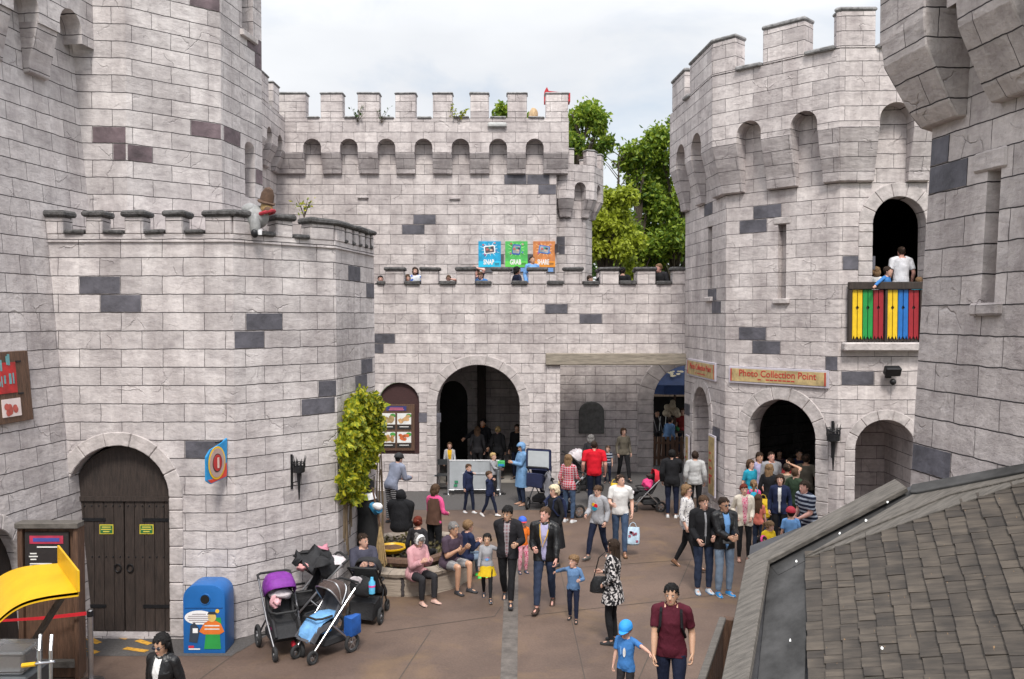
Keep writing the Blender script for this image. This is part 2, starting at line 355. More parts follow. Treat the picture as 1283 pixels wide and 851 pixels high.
def offset_poly(ps, d):
    out = []; k = len(ps)
    for i in range(k):
        p, q, r = Vector(ps[i - 1]), Vector(ps[i]), Vector(ps[(i + 1) % k]); e, f = (q - p).normalized(), (r - q).normalized()
        n1, n2 = Vector((e.y, -e.x)), Vector((f.y, -f.x)); b = (n1 + n2).normalized(); out.append(q + b * (d / max(.3, b.dot(n1))))
    return out
def poly_facets(ps, **k):
    u = 0; fs = []
    for i in range(len(ps)):
        f = Facet(ps[i], ps[(i + 1) % len(ps)], u0=u, **k); u += f.L; fs.append(f)
    return fs
def merlon(F, u0, u1, z0, z1, n0, n1, parent, sm, cm, cap=.09, over=.05):
    o = fbox(MB(), F, u0, u1, z0, z1, n0, n1).build('merlon', sm, parent, bevel=.02, jit=.008)
    fbox(MB(), F, u0 - over, u1 + over, z1 - .002, z1 + cap, n0 - over, n1 + over).build('coping', cm, o, bevel=.03, jit=.02)
    return o
def sill(F, u0, u1, z, n0, n1, parent, cm, cap=.07, over=.05):
    return fbox(MB(), F, u0 + .02, u1 - .02, z - .005, z + cap, n0 - over, n1 + over).build('crenel_sill', cm, parent, bevel=.025, jit=.018)
def corbel(F, u0, u1, zl, zt, ov, parent, zs=None, m=None, m0=0.0, m1=0.0):
    prof = [(-.05, zl - .02), (ov * .3, zl), (ov * .42, zl + (zt - zl) * .24), (ov * .72, zl + (zt - zl) * .6), (ov, zt - .02), (ov + .004, zt + .02), (-.05, zt + .02)]
    return fprofile(MB(), F, u0, u1, prof, 0, m0, m1).build('corbel', m or M_CORB, parent, bevel=.015, jit=.012)
def cap_poly(mb, ps, z, m=0): mb.face([Vector((p[0], p[1], z)) for p in ps], None, m)
# ================================================================== the setting: ground
def ground_mat():
    m, nt, b, nd, L = nodes('court_concrete'); tc = nd('TexCoord')
    n1 = nd('TexNoise', Scale=.35, Detail=9.0, Roughness=.62); L(tc.outputs['Object'], n1.inputs[0])
    n2 = nd('TexNoise', Scale=26.0, Detail=4.0); L(tc.outputs['Object'], n2.inputs[0])
    c = ramp(nd, L, n1.outputs[0], .3, .68, (.084, .055, .042), (.150, .100, .075))
    c = mixc(nd, L, .6, c, ramp(nd, L, n2.outputs[0], .3, .7, (.75, .73, .72), (1.1, 1.1, 1.1)), 'MULTIPLY')
    n4 = nd('TexNoise', Scale=.8, Detail=5.0, Roughness=.6, Distortion=.6); L(tc.outputs['Object'], n4.inputs[0]); c = mixc(nd, L, ramp(nd, L, n4.outputs[0], .52, .72, (0,) * 3, (.55,) * 3), c, (.20, .125, .062))
    # gum spots and drips
    v = nd('TexVoronoi', Scale=2.2); L(tc.outputs['Object'], v.inputs[0])
    sp = ramp(nd, L, v.outputs['Distance'], .03, .05, (1, 1, 1), (0, 0, 0)); c = mixc(nd, L, sp, c, (.09, .07, .06))
    n3 = nd('TexNoise', Scale=1.3, Detail=6.0, Roughness=.7); L(tc.outputs['Object'], n3.inputs[0])
    c = mixc(nd, L, .7, c, ramp(nd, L, n3.outputs[0], .35, .55, (.74, .74, .75), (1, 1, 1)), 'MULTIPLY')
    L(c, b.inputs['Base Color'])
    r = ramp(nd, L, n1.outputs[0], .35, .65, (.62,) * 3, (.85,) * 3); L(r, b.inputs['Roughness'])
    bp = nd('Bump', Strength=.25, Distance=.01); L(n2.outputs[0], bp.inputs['Height']); L(bp.outputs[0], b.inputs['Normal']); return m
mb = MB(); mb.face([(-1500, -60, -.012), (1500, -60, -.012), (1500, 2500, -.012), (-1500, 2500, -.012)])
tag(mb.build('ground', mat('far_grass_ground', (.06, .085, .03), .95, .4, .5, .2)), kind='structure')
mb = MB(); mb.face([(-12, -3, 0), (14, -3, 0), (14, 45, 0), (-12, 45, 0)])
tag(mb.build('courtyard_pavement', ground_mat()), kind='structure')
M_TARM = mat('grey_tarmac', (.075, .069, .067), .85, .3, 30, .3)
mb = MB()                                             # greyer path along the back wall and round the left tower
mb.face([(-5, 22.4, .004), (1.2, 22.4, .004), (3.2, 23.3, .004), (9, 25, .004), (9, 30, .004), (-5, 30, .004)])
mb.face([ground(60, 850, .004), ground(110, 822, .004), ground(216, 822, .004), ground(290, 822, .004), ground(440, 735, .004), ground(420, 700, .004), ground(280, 770, .004), ground(60, 770, .004)])
tag(mb.build('footpath', M_TARM), kind='structure')
mb = MB()
a, b_, c_, d_ = ground(626, 870, .006), ground(648, 870, .006), ground(650, 668, .006), ground(635, 668, .006)
mb.face([a, b_, c_, d_])
m_strip = mat('drain_concrete', (.105, .09, .08), .85, .35, 6, .3)
tag(mb.build('drain_channel', m_strip), kind='structure')
M_JOINT = mat('pavement_joint', (.075, .058, .047), .9, .2, 9, 0)
mb = MB()
for p, q in (((470, 793), (620, 772)), ((655, 772), (930, 742)), ((655, 716), (890, 699)), ((735, 860), (690, 660)), ((560, 700), (628, 700)), ((250, 851), (300, 815)), ((620, 772), (628, 760)), ((500, 851), (540, 790)), ((866, 700), (800, 851))):
    A, B = ground(*p, .005), ground(*q, .005); s = (B - A).cross(Vector((0, 0, 1))).normalized() * .008
    mb.face([A - s, B - s, B + s, A + s])
tag(mb.build('pavement_joints', M_JOINT, weld=False), kind='structure')
M_YELL = mat('worn_yellow_road_paint', (.48, .25, .03), .8, .45, 14, .2)
mb = MB()
for p, q in (((95, 797), (108, 800)), ((112, 800), (124, 806)), ((142, 797), (160, 800)), ((172, 802), (188, 807)), ((208, 800), (216, 797)), ((156, 812), (184, 816)), ((112, 815), (122, 818)), ((92, 812), (106, 814))):
    A, B = ground(*p, .009), ground(*q, .009); s = (B - A).cross(Vector((0, 0, 1))).normalized() * .05
    mb.face([A - s, B - s, B + s, A + s])
for k in range(0):
    pass
tag(mb.build('yellow_road_markings', M_YELL, weld=False), kind='structure')

# ================================================================== left side: wall, low tower, tall tower
lw = thing('castle_wall', 'grey stone castle wall at far left holding the wooden picture board', 'wall')
LW = Facet((-7.2, 9.2), (-6.32, 15.4), lean=.082)
door_l = (*[LW.hit(-38, 690)[0], LW.hit(27, 690)[0]], -.2, 1.15, .95, .25)
LWo = Facet(LW.pt(0, 8.9, .3).to_2d(), LW.pt(LW.L, 8.9, .3).to_2d(), lean=.02, zref=8.9)
mb = MB(); fwall(mb, LW, -.1, 12.5, [door_l]); fback(mb, LW, door_l)
mb.build('wall', [ST_LEFT], lw)
ring(LW, door_l, .2, 'arch_surround', lw, legs=False)
mb = MB(); u0, u1, zb, zs, rise, dep = door_l; pts = [(u0, zb)] + arch_pts(u0, u1, zs, rise) + [(u1, zb)]
mb.face([LW.pt(a, z, -.16) for a, z in pts], [(a, z) for a, z in pts]); dr = mb.build('door', M_DARKWOOD, lw)
mb = MB(); z0 = 8.75
ops = []
for xa, xb in ((19, 50), (76, 103)):
    ops.append((LWo.hit(xa, 60)[0], LWo.hit(xb, 60)[0], z0 + .62, 9.55, .28, .34))
ops2 = [(o[0], o[1], z0 + .62, o[3], o[4], o[5]) for o in ops]
fwall(mb, LWo, z0 + .62, 12.6, ops2); mb.build('parapet', [ST_LEFT], lw)
e = [0] + [x for o in ops for x in (o[0], o[1])] + [LW.L]
for i in range(0, 6, 2): corbel(LW, max(e[i], e[i + 1] - .8), e[i + 1], z0 - .1, z0 + .64, .3, lw)

lt = thing('castle_tower', 'low grey stone corner tower with arched wooden double doors and dark coped battlements', 'tower', group='castle towers')
LTP = [(-7.3, 13.45), (-4.25, 13.4), (-2.93, 14.72), (-2.6, 16.75), (-3.4, 18.3), (-7.3, 18.3)]
LT = poly_facets(LTP, c=(-5, 16), batter=.002)
A, B, C, D_ = LT[:4]
dl = (A.hit(84, 700)[0], A.hit(213, 700)[0], 0.04, 2.2, .8, .28)
mb = MB(); SZ = 6.24
fwall(mb, A, -.1, SZ, [dl])
for F in (B, C, D_, LT[4], LT[5]): fwall(mb, F, -.1, SZ)
cap_poly(mb, LTP, SZ - .12)
slabs(mb, A, [(135, 352), (170, 375)]); slabs(mb, B, [(341, 397), (325, 419), (411, 495), (388, 518)])
slabs(mb, A, [(240, 571)]); slabs(mb, C, [(437, 340), (443, 352), (466, 372), (454, 465), (456, 480)])
mb.build('wall', [ST_LEFT, M_SLATE], lt)
ring(A, dl, .21, 'arch_surround', lt, n0=-.1, n1=.024)
# battlements
for F, gaps in ((A, [(79, 107), (128, 156), (179, 207), (229, 257)]), (B, [(320, 346), (367, 389)]), (C, [(431.5, 434), (441, 444), (449, 452), (456.5, 459), (463, 465.5)])):
    us = [(F.hit(a, 288)[0], F.hit(b, 288)[0]) for a, b in gaps]; e = [.02] + [x for p in us for x in p] + [F.L - .02]
    for i in range(0, len(e), 2): merlon(F, e[i], e[i + 1], SZ - .004, SZ + .27, -.3, .012, lt, ST_LEFT, M_CAP, .095)
    for a, b in us: sill(F, a, b, SZ, -.3, .0, lt, M_CAP)
# the double doors
for s, (ua, ub) in enumerate(((dl[0] + .01, (dl[0] + dl[1]) / 2 - .006), ((dl[0] + dl[1]) / 2 + .006, dl[1] - .01))):
    mb = MB(); k = 5; w = (ub - ua) / k
    for i in range(k): fbox(mb, A, ua + i * w + .003, ua + (i + 1) * w - .003, .05, 2.12, -.25, -.2)
    d1 = mb.build('door_leaf', M_DARKWOOD, lt, bevel=.004)
    for zz in (.42, 1.78):
        mb = MB(); fbox(mb, A, (ua + .03) if s == 0 else (ub - .5), (ua + .5) if s == 0 else (ub - .03), zz, zz + .05, -.2, -.188); mb.build('hinge', M_BLACK, d1)
    um = ub - .09 if s == 0 else ua + .09
    mb = MB(); mb.tube([A.pt(um + .05 * math.cos(t), 1.05 + .06 * math.sin(t), -.18) for t in [6.283 * i / 14 for i in range(14)]], .009, 6, cyc=True); mb.build('ring_handle', M_BLACK, d1)
    mb = MB()
    for zz in (1.22, 2.02):
        for i in range(7): mb.ball(A.pt(ua + .06 + i * (ub - ua - .12) / 6, zz, -.198), .014, 6, 4)
    mb.build('studs', M_BLACK, d1)
    us_ = A.hit(126 if s == 0 else 177, 667); mb = MB()
    fbox(mb, A, us_[0] - .11, us_[0] + .11, us_[1] - .075, us_[1] + .075, -.195, -.188)
    pl = mb.build('door_sign', mat('sign_yellow', (.55, .45, .05), .5, .1, 20, 0), d1)
    mb = MB(); fbox(mb, A, us_[0] - .095, us_[0] + .095, us_[1] - .06, us_[1] + .06, -.19, -.184); mb.build('sign_face', mat('sign_green', (.02, .14, .04), .5, .1, 20, 0), pl)
    mb = MB()
    for zz, ww in ((.035, .07), (.0, .08), (-.035, .05)): fbox(mb, A, us_[0] - ww, us_[0] + ww, us_[1] + zz - .008, us_[1] + zz + .008, -.184, -.182)
    mb.build('sign_text', mat('sign_text_yellow', (.6, .5, .08), .5, .1, 20, 0), pl)
mb = MB(); pts = arch_pts(dl[0] + .01, dl[1] - .01, 2.15, .79); pts = [(a, z + .02) for a, z in pts]
mb.face([A.pt(a, z, -.2) for a, z in pts], [(a, z) for a, z in pts]); fbox(mb, A, dl[0] + .01, dl[1] - .01, 2.1, 2.17, -.26, -.17); mb.build('door_tympanum', M_DARKWOOD, lt)

tt = thing('castle_tower', 'tall pale stone octagonal tower rising behind the low corner tower at left', 'tower', group='castle towers')
TTP = [(-7.9, 14.5), (-6.38, 14.62), (-5.17, 15.72), (-4.92, 17.4), (-5.8, 18.9), (-7.9, 18.9)]
TT = poly_facets(TTP); mb = MB()
s1 = TT[2].hit(308, 180)[0], TT[2].hit(318, 180)[0]
sl = (TT[2].hit(307, 200)[0], TT[2].hit(319, 200)[0], TT[2].hit(313, 248)[1], TT[2].hit(313, 186)[1], .12, .25)
sh = (TT[2].hit(303, 20)[0], TT[2].hit(317, 20)[0], TT[2].hit(310, 42)[1], TT[2].hit(310, -70)[1], .12, .25)
for i, F in enumerate(TT):
    if i == 2: fwall(mb, F, 6.0, 9.2, [sl]); fwall(mb, F, 9.2, 13.6, [sh]); fback(mb, F, sl); fback(mb, F, sh)
    else: fwall(mb, F, 6.0, 13.6)
cap_poly(mb, TTP, 13.58)
slabs(mb, TT[0], [(150, 166)], 1); slabs(mb, TT[1], [(170, 190), (190, 194)], 1); slabs(mb, TT[0], [(148, 186)], 1); slabs(mb, TT[1], [(277, 160)], 1); slabs(mb, TT[2], [(289, 163), (325, 78), (328, 60), (323, 230)], 1)
slabs(mb, TT[1], [(241, 2), (252, -2)], 1)
mb.build('wall', [ST_LEFT, M_PLUM], tt)
for s_, zz in ((sh, 'a'),): fbox(MB(), TT[2], s_[0] - .08, s_[1] + .08, s_[2] - .12, s_[2] - .01, -.05, .07).build('window_sill', M_RING, tt, bevel=.01)

# ================================================================== the lower back wall with walkway
BWY = 24.8
bw = thing('castle_wall', 'lower stone curtain wall with three openings and a walkway behind its battlements', 'wall')
BW = Facet((-4.6, BWY), (6.4, BWY))
def bu(x, y=395): return BW.hit(x, y)[0]
arch = (bu(546.5), bu(651.5), -.1, 2.43, 1.17, 1.2)
menu = (bu(474), bu(525), 1.05, 2.55, .55, .12)
gate = (bu(702), 10.99, -.1, 3.6, 0, .7)
mb = MB(); BS = 5.86
fwall(mb, BW, -.1, BS, [arch, menu, gate])
slabs(mb, BW, [(711, 384), (730, 397)]); slabs(mb, BW, [(484, 421), (477, 436), (535, 421)][:2]); slabs(mb, BW, [(524.5, 526)])
mb.build('wall', [ST_BACK, M_SLATE], bw)
fbox(MB(), BW, bu(685), bu(702) - .004, -.1, 3.58, -.05, .05).build('pier', ST_BACK, bw, bevel=.01)
ring(BW, arch, .27, 'arch_surround', bw, n0=-.1, n1=.022)
fbox(MB(), BW, bu(683.5), bu(859), 3.59, 3.92, -.5, .16).build('lintel_beam', M_BEAM, bw, bevel=.02, jit=.02)
mb = MB(); mb.box((-1.75, 26.36, 4.66), (6.1, 2.9, .28)); mb.box((4.05, 25.5, 4.66), (5.5, 1.2, .28)); mb.build('walkway_floor', M_TARM, bw)
mb = MB(); mb.box((3.9, 25.7, 4.2), (5.2, .85, .5)); mb.build('passage_soffit', mat('pale_plaster', (.42, .33, .31), .9, .2, 5, .2), bw)
mgaps = [(472, 483), (506, 527.5), (549.5, 572), (595, 617), (640, 662), (684.5, 707), (729.5, 752), (775, 798), (821, 842.5)]
us = [(bu(a), bu(b)) for a, b in mgaps]; e = [x for p in us for x in p] + [bu(861)]
for i in range(1, len(e), 2):
    merlon(BW, e[i], e[i + 1], BS - .004, BS + .40, -.38, .014, bw, ST_BACK, M_CAP, .1)
for a, b in us: sill(BW, a, b, BS, -.38, .02, bw, M_CAP, .11)
# food board in the niche
mb = MB(); fback(mb, BW, (menu[0] + .01, menu[1] - .01, menu[2] + .01, menu[3] - .01, menu[4], .1)); mb.build('niche_boarding', M_MAROON, bw)

# room behind the arch
rm = thing('entrance_room', 'dim stone entrance hall behind the round arch with a dark lattice door', 'room')
mb = MB(); X0, X1, Y0, Y1, H = -3.0, 1.0, BWY + 1.2, 29.6, 3.75
F1, F2, F3 = Facet((X0, Y0), (X0, Y1)), Facet((X0, Y1), (X1, Y1)), Facet((X1, Y1), (X1, Y0))
od = (F2.hit(549, 520)[0], F2.hit(586, 520)[0], 0, F2.hit(560, 500)[1], .62, .3)
F1.n, F3.n = Vector((1, 0)), Vector((-1, 0))
fwall(mb, F1, 0, H); fwall(mb, F2, 0, H, [od]); fwall(mb, F3, 0, H)
mb.face([(X0, Y0, H), (X1, Y0, H), (X1, Y1, H), (X0, Y1, H)], None, 1); mb.face([(X0, Y0, .012), (X1, Y0, .012), (X1, Y1, .012), (X0, Y1, .012)], None, 2)
ST_ROOM = ST_BACK
mb.build('wall', [ST_ROOM, mat('room_ceiling', (.3, .27, .25), .9, .2, 4, .2), mat('worn_floor_slabs', (.27, .245, .22), .8, .25, 3, .2)], rm)
ring(F2, od, .25, 'arch_surround', rm, n0=-.05, n1=.05)
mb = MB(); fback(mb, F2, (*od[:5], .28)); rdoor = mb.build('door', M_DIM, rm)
mb = MB(); w = od[1] - od[0]
for i in range(-5, 9):
    for s in (1, -1):
        a = od[0] + i * .16; x0 = max(od[0], a if s > 0 else a); pts = []
        for t in range(25):
            uu = a + (t * .1 if s > 0 else 1.2 - t * .1); zz = t * .1
            if od[0] + .02 < uu < od[1] - .02 and zz < od[3] + .3: pts.append(F2.pt(uu, zz, -.24))
        if len(pts) > 1: mb.tube([pts[0], pts[-1]], .012, 4)
mb.build('lattice', M_BLACK, rdoor)
xp = gx(603, 29.1); mb = MB(); mb.box((xp, 29.3, 1.9), (.28, .28, 3.7)); mb.build('timber_post', M_DARKWOOD, rm, bevel=.02)

# passage behind the lintel, with its arch out to the market
pa = thing('passage_wall', 'stone wall at the back of the covered passage with a plaque and an archway', 'wall')
PY = 27.9; PW = Facet((1.36, PY), (7.2, PY)); PL = Facet((1.36, BWY + .7), (1.36, PY)); PL.n = Vector((1, 0))
pu = lambda x: PW.hit(x, 395)[0]
out = (pu(819), pu(819) + 2.3, -.1, 2.3, 1.12, .8)
mb = MB(); fwall(mb, PW, -.1, 4.0, [out]); fwall(mb, PL, -.1, 4.0); mb.build('wall', [ST_BACK], pa)
ring(PW, out, .5, 'arch_surround', pa, n0=-.05, n1=.05)
u0, z0 = PW.hit(725, 543); u1, z1 = PW.hit(757, 503); mb = MB(); pts = [(u0, z0)] + arch_pts(u0, u1, z1 - .36, .36) + [(u1, z0)]
mb.prism([(a, z) for a, z in pts], .07, 0, None, (1.36, PY - .002, 0)); mb.build('plaque', mat('plaque_stone', (.10, .10, .095), .8, .3, 10, .4), pa, bevel=.015)

# ================================================================== upper back wall
uw = thing('castle_wall', 'tall back wall of the keep with hanging arches and square battlements', 'wall')
UWY = 27.92; UX1 = gx(697, UWY); UWP = [(-7.45, 20.5), (-7.45, UWY), (UX1, UWY), (UX1, 36), (-9.0, 36)]
UF = [Facet((-7.45, 21.0), (-7.45, UWY), stone=(.72, .315)), Facet((-7.45, UWY), (UX1, UWY), stone=(.72, .315)), Facet((UX1, UWY), (UX1, 36), stone=(.72, .315))]
OV = .36; ZC, ZS, ZM = 10.06, 11.14, 11.88
UO = [Facet((-7.45 + OV, 21.0), (-7.45 + OV, UWY - OV), stone=(.72, .315)), Facet((-7.45 + OV, UWY - OV), (UX1 + OV, UWY - OV), stone=(.72, .315)), Facet((UX1 + OV, UWY - OV), (UX1 + OV, 36), stone=(.72, .315))]
mb = MB()
for F in UF: fwall(mb, F, 4.6, 10.9)
slabs(mb, UF[1], [(660, 226), (680, 226), (685, 240), (527, 275), (522, 287), (512, 288)])
slabs(mb, UF[1], [(628, 323), (670, 331)])
mb.build('wall', [ST_BIG, M_SLATE], uw)
mb = MB(); F = UO[1]; cs = [391, 437, 484, 530.5, 577, 624, 670]; aw = .56
au = [F.hit(x, 190)[0] for x in cs]; fwall(mb, F, ZC, ZS, [(a - aw / 2, a + aw / 2, ZC, 10.24, .27, OV + .02) for a in au])
F0 = UO[0]; a0 = [F0.L - .55 - 1.166 * k for k in range(5)]; fwall(mb, F0, ZC, ZS, [(a - aw / 2, a + aw / 2, ZC, 10.24, .27, OV + .02) for a in a0])
F2_ = UO[2]; a2 = [.75 + 1.166 * k for k in range(5)]; fwall(mb, F2_, ZC, ZS, [(a - aw / 2, a + aw / 2, ZC, 10.24, .27, OV + .02) for a in a2])
cap_poly(mb, [(UO[0].p0.x, 21), (UO[1].p0.x, UO[1].p0.y), (UO[1].p1.x, UO[1].p1.y), (UO[1].p1.x, 36), (-7.4, 36)], ZS - .1); mb.build('parapet', [ST_BIG], uw)
for F_, G_, al, sh_ in ((UF[1], UO[1], au, OV), (UF[0], UO[0], sorted(a0), 0), (UF[2], UO[2], a2, OV)):
    d_ = (G_.pt(0, 0) - F_.pt(0, 0)).dot(Vector((F_.d.x, F_.d.y, 0))); ee = [0 if F_ is not UF[1] else .0] + [x + s * aw / 2 + d_ for x in al for s in (-1, 1)] + [F_.L + (OV if F_ is UF[1] else 0)]
    for i in range(0, len(ee), 2):
        if ee[i + 1] - ee[i] > .15: corbel(F_, ee[i], min(ee[i + 1], ee[i] + 1.4), 9.46, ZC + .01, OV, uw)
F = UO[1]; mx_ = [(343, 384), (401, 430), (447.5, 476), (494.5, 521.5), (541.5, 567.5), (588.5, 613), (635, 661), (683, 713.3)]
mu = [(F.hit(a, 140)[0], F.hit(b, 140)[0]) for a, b in mx_]
for a, b in mu: merlon(F, a + .02, min(b, F.L) - .02, ZS - .004, ZM, -.4, .012, uw, ST_BIG, M_CAPG, .07, .03)
for (a, b), (c, d) in zip(mu, mu[1:]): sill(F, b, c, ZS, -.4, .0, uw, M_CAPG, .06)
for k in range(4): merlon(F0, F0.L - 1.35 - 1.17 * k, F0.L - .65 - 1.17 * k, ZS - .004, ZM, -.4, .012, uw, ST_BIG, M_CAPG, .07, .03)
for k in range(4): merlon(F2_, .5 + 1.17 * k, 1.2 + 1.17 * k, ZS - .004, ZM, -.4, .012, uw, ST_BIG, M_CAPG, .07, .03)
for x, y in ((455, 248), (570, 249)): 
    u, z = UF[1].hit(x, y); fbox(MB(), UF[1], u - .17, u + .17, z - .03, z + .03, -.02, .06).build('drain_spout', M_CORB, uw, bevel=.01)
u, z = UO[1].hit(623, 157); fbox(MB(), UO[1], u - .3, u + .3, z - .08, z + .07, .0, .12).build('light_fitting', mat('dirty_white', (.42, .42, .41), .6, .2, 8, .1), uw, bevel=.04)

# small turret at the right end of the upper wall
tu = thing('turret', 'small octagonal corner turret with its own battlements beside the green trees', 'turret')
cx, cy, r0 = gx(706, 29.3), 29.3, .95
def octo(cx, cy, r, a0=22.5): return [(cx + r * math.cos(R(a0 + 45 * k)), cy + r * math.sin(R(a0 + 45 * k))) for k in range(8)]
OT = octo(cx, cy, r0 / math.cos(R(22.5)) * .92, 0); TF = poly_facets(OT, stone=(.55, .29)); TOP = offset_poly(OT, .34); TO = poly_facets(TOP, stone=(.55, .29))
mb = MB()
for F in TF: fwall(mb, F, 4.6, 9.4)
slabs(mb, TF[5], [(706, 298), (712, 308)]); slabs(mb, TF[4], [(704, 310)])
mb.build('wall', [stone('turret_stone', (.62, .585, .57), (.50, .47, .46), .55, .29), M_SLATE], tu)
mb = MB()
for F in TO: fwall(mb, F, 8.72, 9.8, [(F.L / 2 - .2, F.L / 2 + .2, 8.72, 9.05, .2, .36)])
cap_poly(mb, TOP, 9.7); mb.build('parapet', bpy.data.materials['turret_stone'], tu)
for F, G in zip(TF, TO):
    for k in (0, 1): corbel(F, 0 if k == 0 else F.L / 2 + .2, F.L / 2 - .2 if k == 0 else F.L, 8.15, 8.73, .34, tu, m0=.41 if k == 0 else 0, m1=.41 if k else 0)
    merlon(G, -.0, .28, 9.796, 10.25, -.25, .01, tu, ST_BIG, M_CAPG, .06, .02); merlon(G, G.L - .28, G.L, 9.796, 10.25, -.25, .01, tu, ST_BIG, M_CAPG, .06, .02)

# parapet on the far side of the walkway, right of the keep
fw = thing('castle_wall', 'low far parapet wall beyond the walkway, in front of the trees', 'wall')
FW = Facet((UX1 + .9, 29.0), (8, 29.0)); mb = MB(); fbox(mb, FW, 0, FW.L, 3.9, 6.02, -.35, 0); mb.build('wall', ST_BACK, fw)
for k in range(5): merlon(FW, .5 + k * 1.25, 1.25 + k * 1.25, 6.016, 6.42, -.35, .012, fw, ST_BACK, M_CAP, .1)

# ================================================================== right tower
rt = thing('castle_tower', 'big round-shouldered stone tower with balcony arch and yellow photo sign', 'tower', group='castle towers')
RTP = [(4.88, 24.78), (5.15, 21.2), (7.14, 19.2), (10.6, 19.1), (13, 21.5), (13, 26), (10, 28.5)]
RT = poly_facets(RTP, stone=(.72, .315)); RO = poly_facets(offset_poly(RTP, .4), stone=(.72, .315)); f1, f2, f3 = RT[:3]; g1, g2, g3 = RO[:3]
d1 = (f1.hit(868, 560)[0], f1.hit(889, 560)[0], -.1, 2.3, .8, 1.0)
d2 = (f2.hit(937, 560)[0], f2.hit(1022, 560)[0], -.1, 2.22, .84, .55)
d3 = (f3.hit(1071, 560)[0], f3.hit(1147, 560)[0], -.1, 2.05, .66, 1.7)
wb = (f3.hit(1093, 300)[0], f3.hit(1160, 300)[0], 4.6, 6.98, .6, .4)
s2 = (f2.hit(974.5, 320)[0], f2.hit(985, 320)[0], f2.hit(980, 374)[1], f2.hit(980, 281)[1], 0, .22)
s1_ = (f1.hit(887, 320)[0], f1.hit(892, 320)[0], f1.hit(889, 372)[1], f1.hit(889, 285)[1], 0, .22)
mb = MB()
fwall(mb, f1, -.1, 4.2, [d1]); fwall(mb, f1, 4.2, 10.2, [s1_]); fwall(mb, f2, -.1, 4.2, [d2]); fwall(mb, f2, 4.2, 10.2, [s2]); fwall(mb, f3, -.1, 4.2, [d3]); fwall(mb, f3, 4.2, 10.2, [wb])
for op, F in ((s1_, f1), (s2, f2), (d3, f3), (d1, f1)): fback(mb, F, op)
for F in RT[3:]: fwall(mb, F, -.1, 10.2)
slabs(mb, f2, [(945, 261), (932, 280), (950, 280), (938, 421), (960, 436), (968, 436), (1047, 457)]); slabs(mb, f3, [(1060, 322), (1068, 478), (1074, 322)])
slabs(mb, f1, [(893, 372), (893, 387), (866, 509), (900, 545), (888, 262)])
mb.build('wall', [ST_BIG, M_SLATE], rt)
ring(f2, d2, .3, 'arch_surround', rt); ring(f3, d3, .22, 'arch_surround', rt); ring(f3, wb, .3, 'arch_surround', rt); ring(f1, d1, .25, 'arch_surround', rt)
for F, s_ in ((f1, s1_), (f2, s2)):
    fbox(MB(), F, s_[0] - .1, s_[1] + .1, s_[2] - .12, s_[2] - .005, -.05, .07).build('window_sill', M_RING, rt, bevel=.015)
    fbox(MB(), F, s_[0] - .1, s_[1] + .1, s_[3] + .005, s_[3] + .16, -.05, .02).build('window_lintel', M_RING, rt, bevel=.015)
# inside: floor between the storeys, back wall, so that the openings look into rooms
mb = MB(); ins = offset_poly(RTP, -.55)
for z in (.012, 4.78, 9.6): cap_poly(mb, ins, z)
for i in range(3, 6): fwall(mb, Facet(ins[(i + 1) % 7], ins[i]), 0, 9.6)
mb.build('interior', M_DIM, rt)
ZC, ZS, ZM = 9.0, 10.66, 11.45
def machi(F, G, cxs, aw, zc, zs, rise, zt, parent, sm, lowz, ov):
    us = [G.hit(x, 160)[0] for x in cxs]; m = MB()
    fwall(m, G, zc, zt, [(u - aw / 2, u + aw / 2, zc, zs, rise, ov + .02) for u in us]); return us, m
par = MB()
sets = []
for F, G, cxs, aw in ((f1, g1, [852.5, 872], .9), (f2, g2, [938, 1007], .62), (f3, g3, [1124, 1195, 1266], .72)):
    us = [G.hit(x, 160)[0] for x in cxs]; fwall(par, G, ZC, ZS, [(u - aw / 2, u + aw / 2, ZC, 9.18, aw * .48, .42) for u in us]); sets.append((F, G, us, aw))
for G in RO[3:]: fwall(par, G, ZC, ZS)
cap_poly(par, offset_poly(RTP, .4), ZS - .1); par.build('parapet', [ST_BIG], rt)
for F, G, us, aw in sets:
    d_ = (G.pt(0, 0) - F.pt(0, 0)).dot(Vector((F.d.x, F.d.y, 0))); ee = [0] + [x + s * aw / 2 + d_ for x in us for s in (-1, 1)] + [F.L]
    for i in range(0, len(ee), 2):
        if ee[i + 1] - ee[i] > .12: corbel(F, ee[i], ee[i + 1], 7.9, ZC + .01, .4, rt, m0=.39 if i == 0 else 0, m1=.39 if i == len(ee) - 2 else 0)
for G, ms in ((g1, [(843, 858.5), (865, 879)]), (g2, [(884, 922), (956, 1008), (1047, 1061)]), (g3, [(1066, 1097), (1150, 1205)])):
    y_ = 60; mm = [(max(0, G.hit(a, y_)[0]), min(G.L, G.hit(b, y_)[0])) for a, b in ms]
    if G is g1: mm[1] = (mm[1][0], G.L); 
    if G is g2: mm[0] = (0, mm[0][1]); mm[2] = (mm[2][0], G.L)
    if G is g3: mm[0] = (0, mm[0][1])
    for a, b in mm: merlon(G, a, b, ZS - .004, ZM, -.42, .012, rt, ST_BIG, M_CAPG, .09, .03)
    for (a, b), (c, d) in zip(mm, mm[1:]): sill(G, b, c, ZS, -.42, .03, rt, M_CAPG, .09)
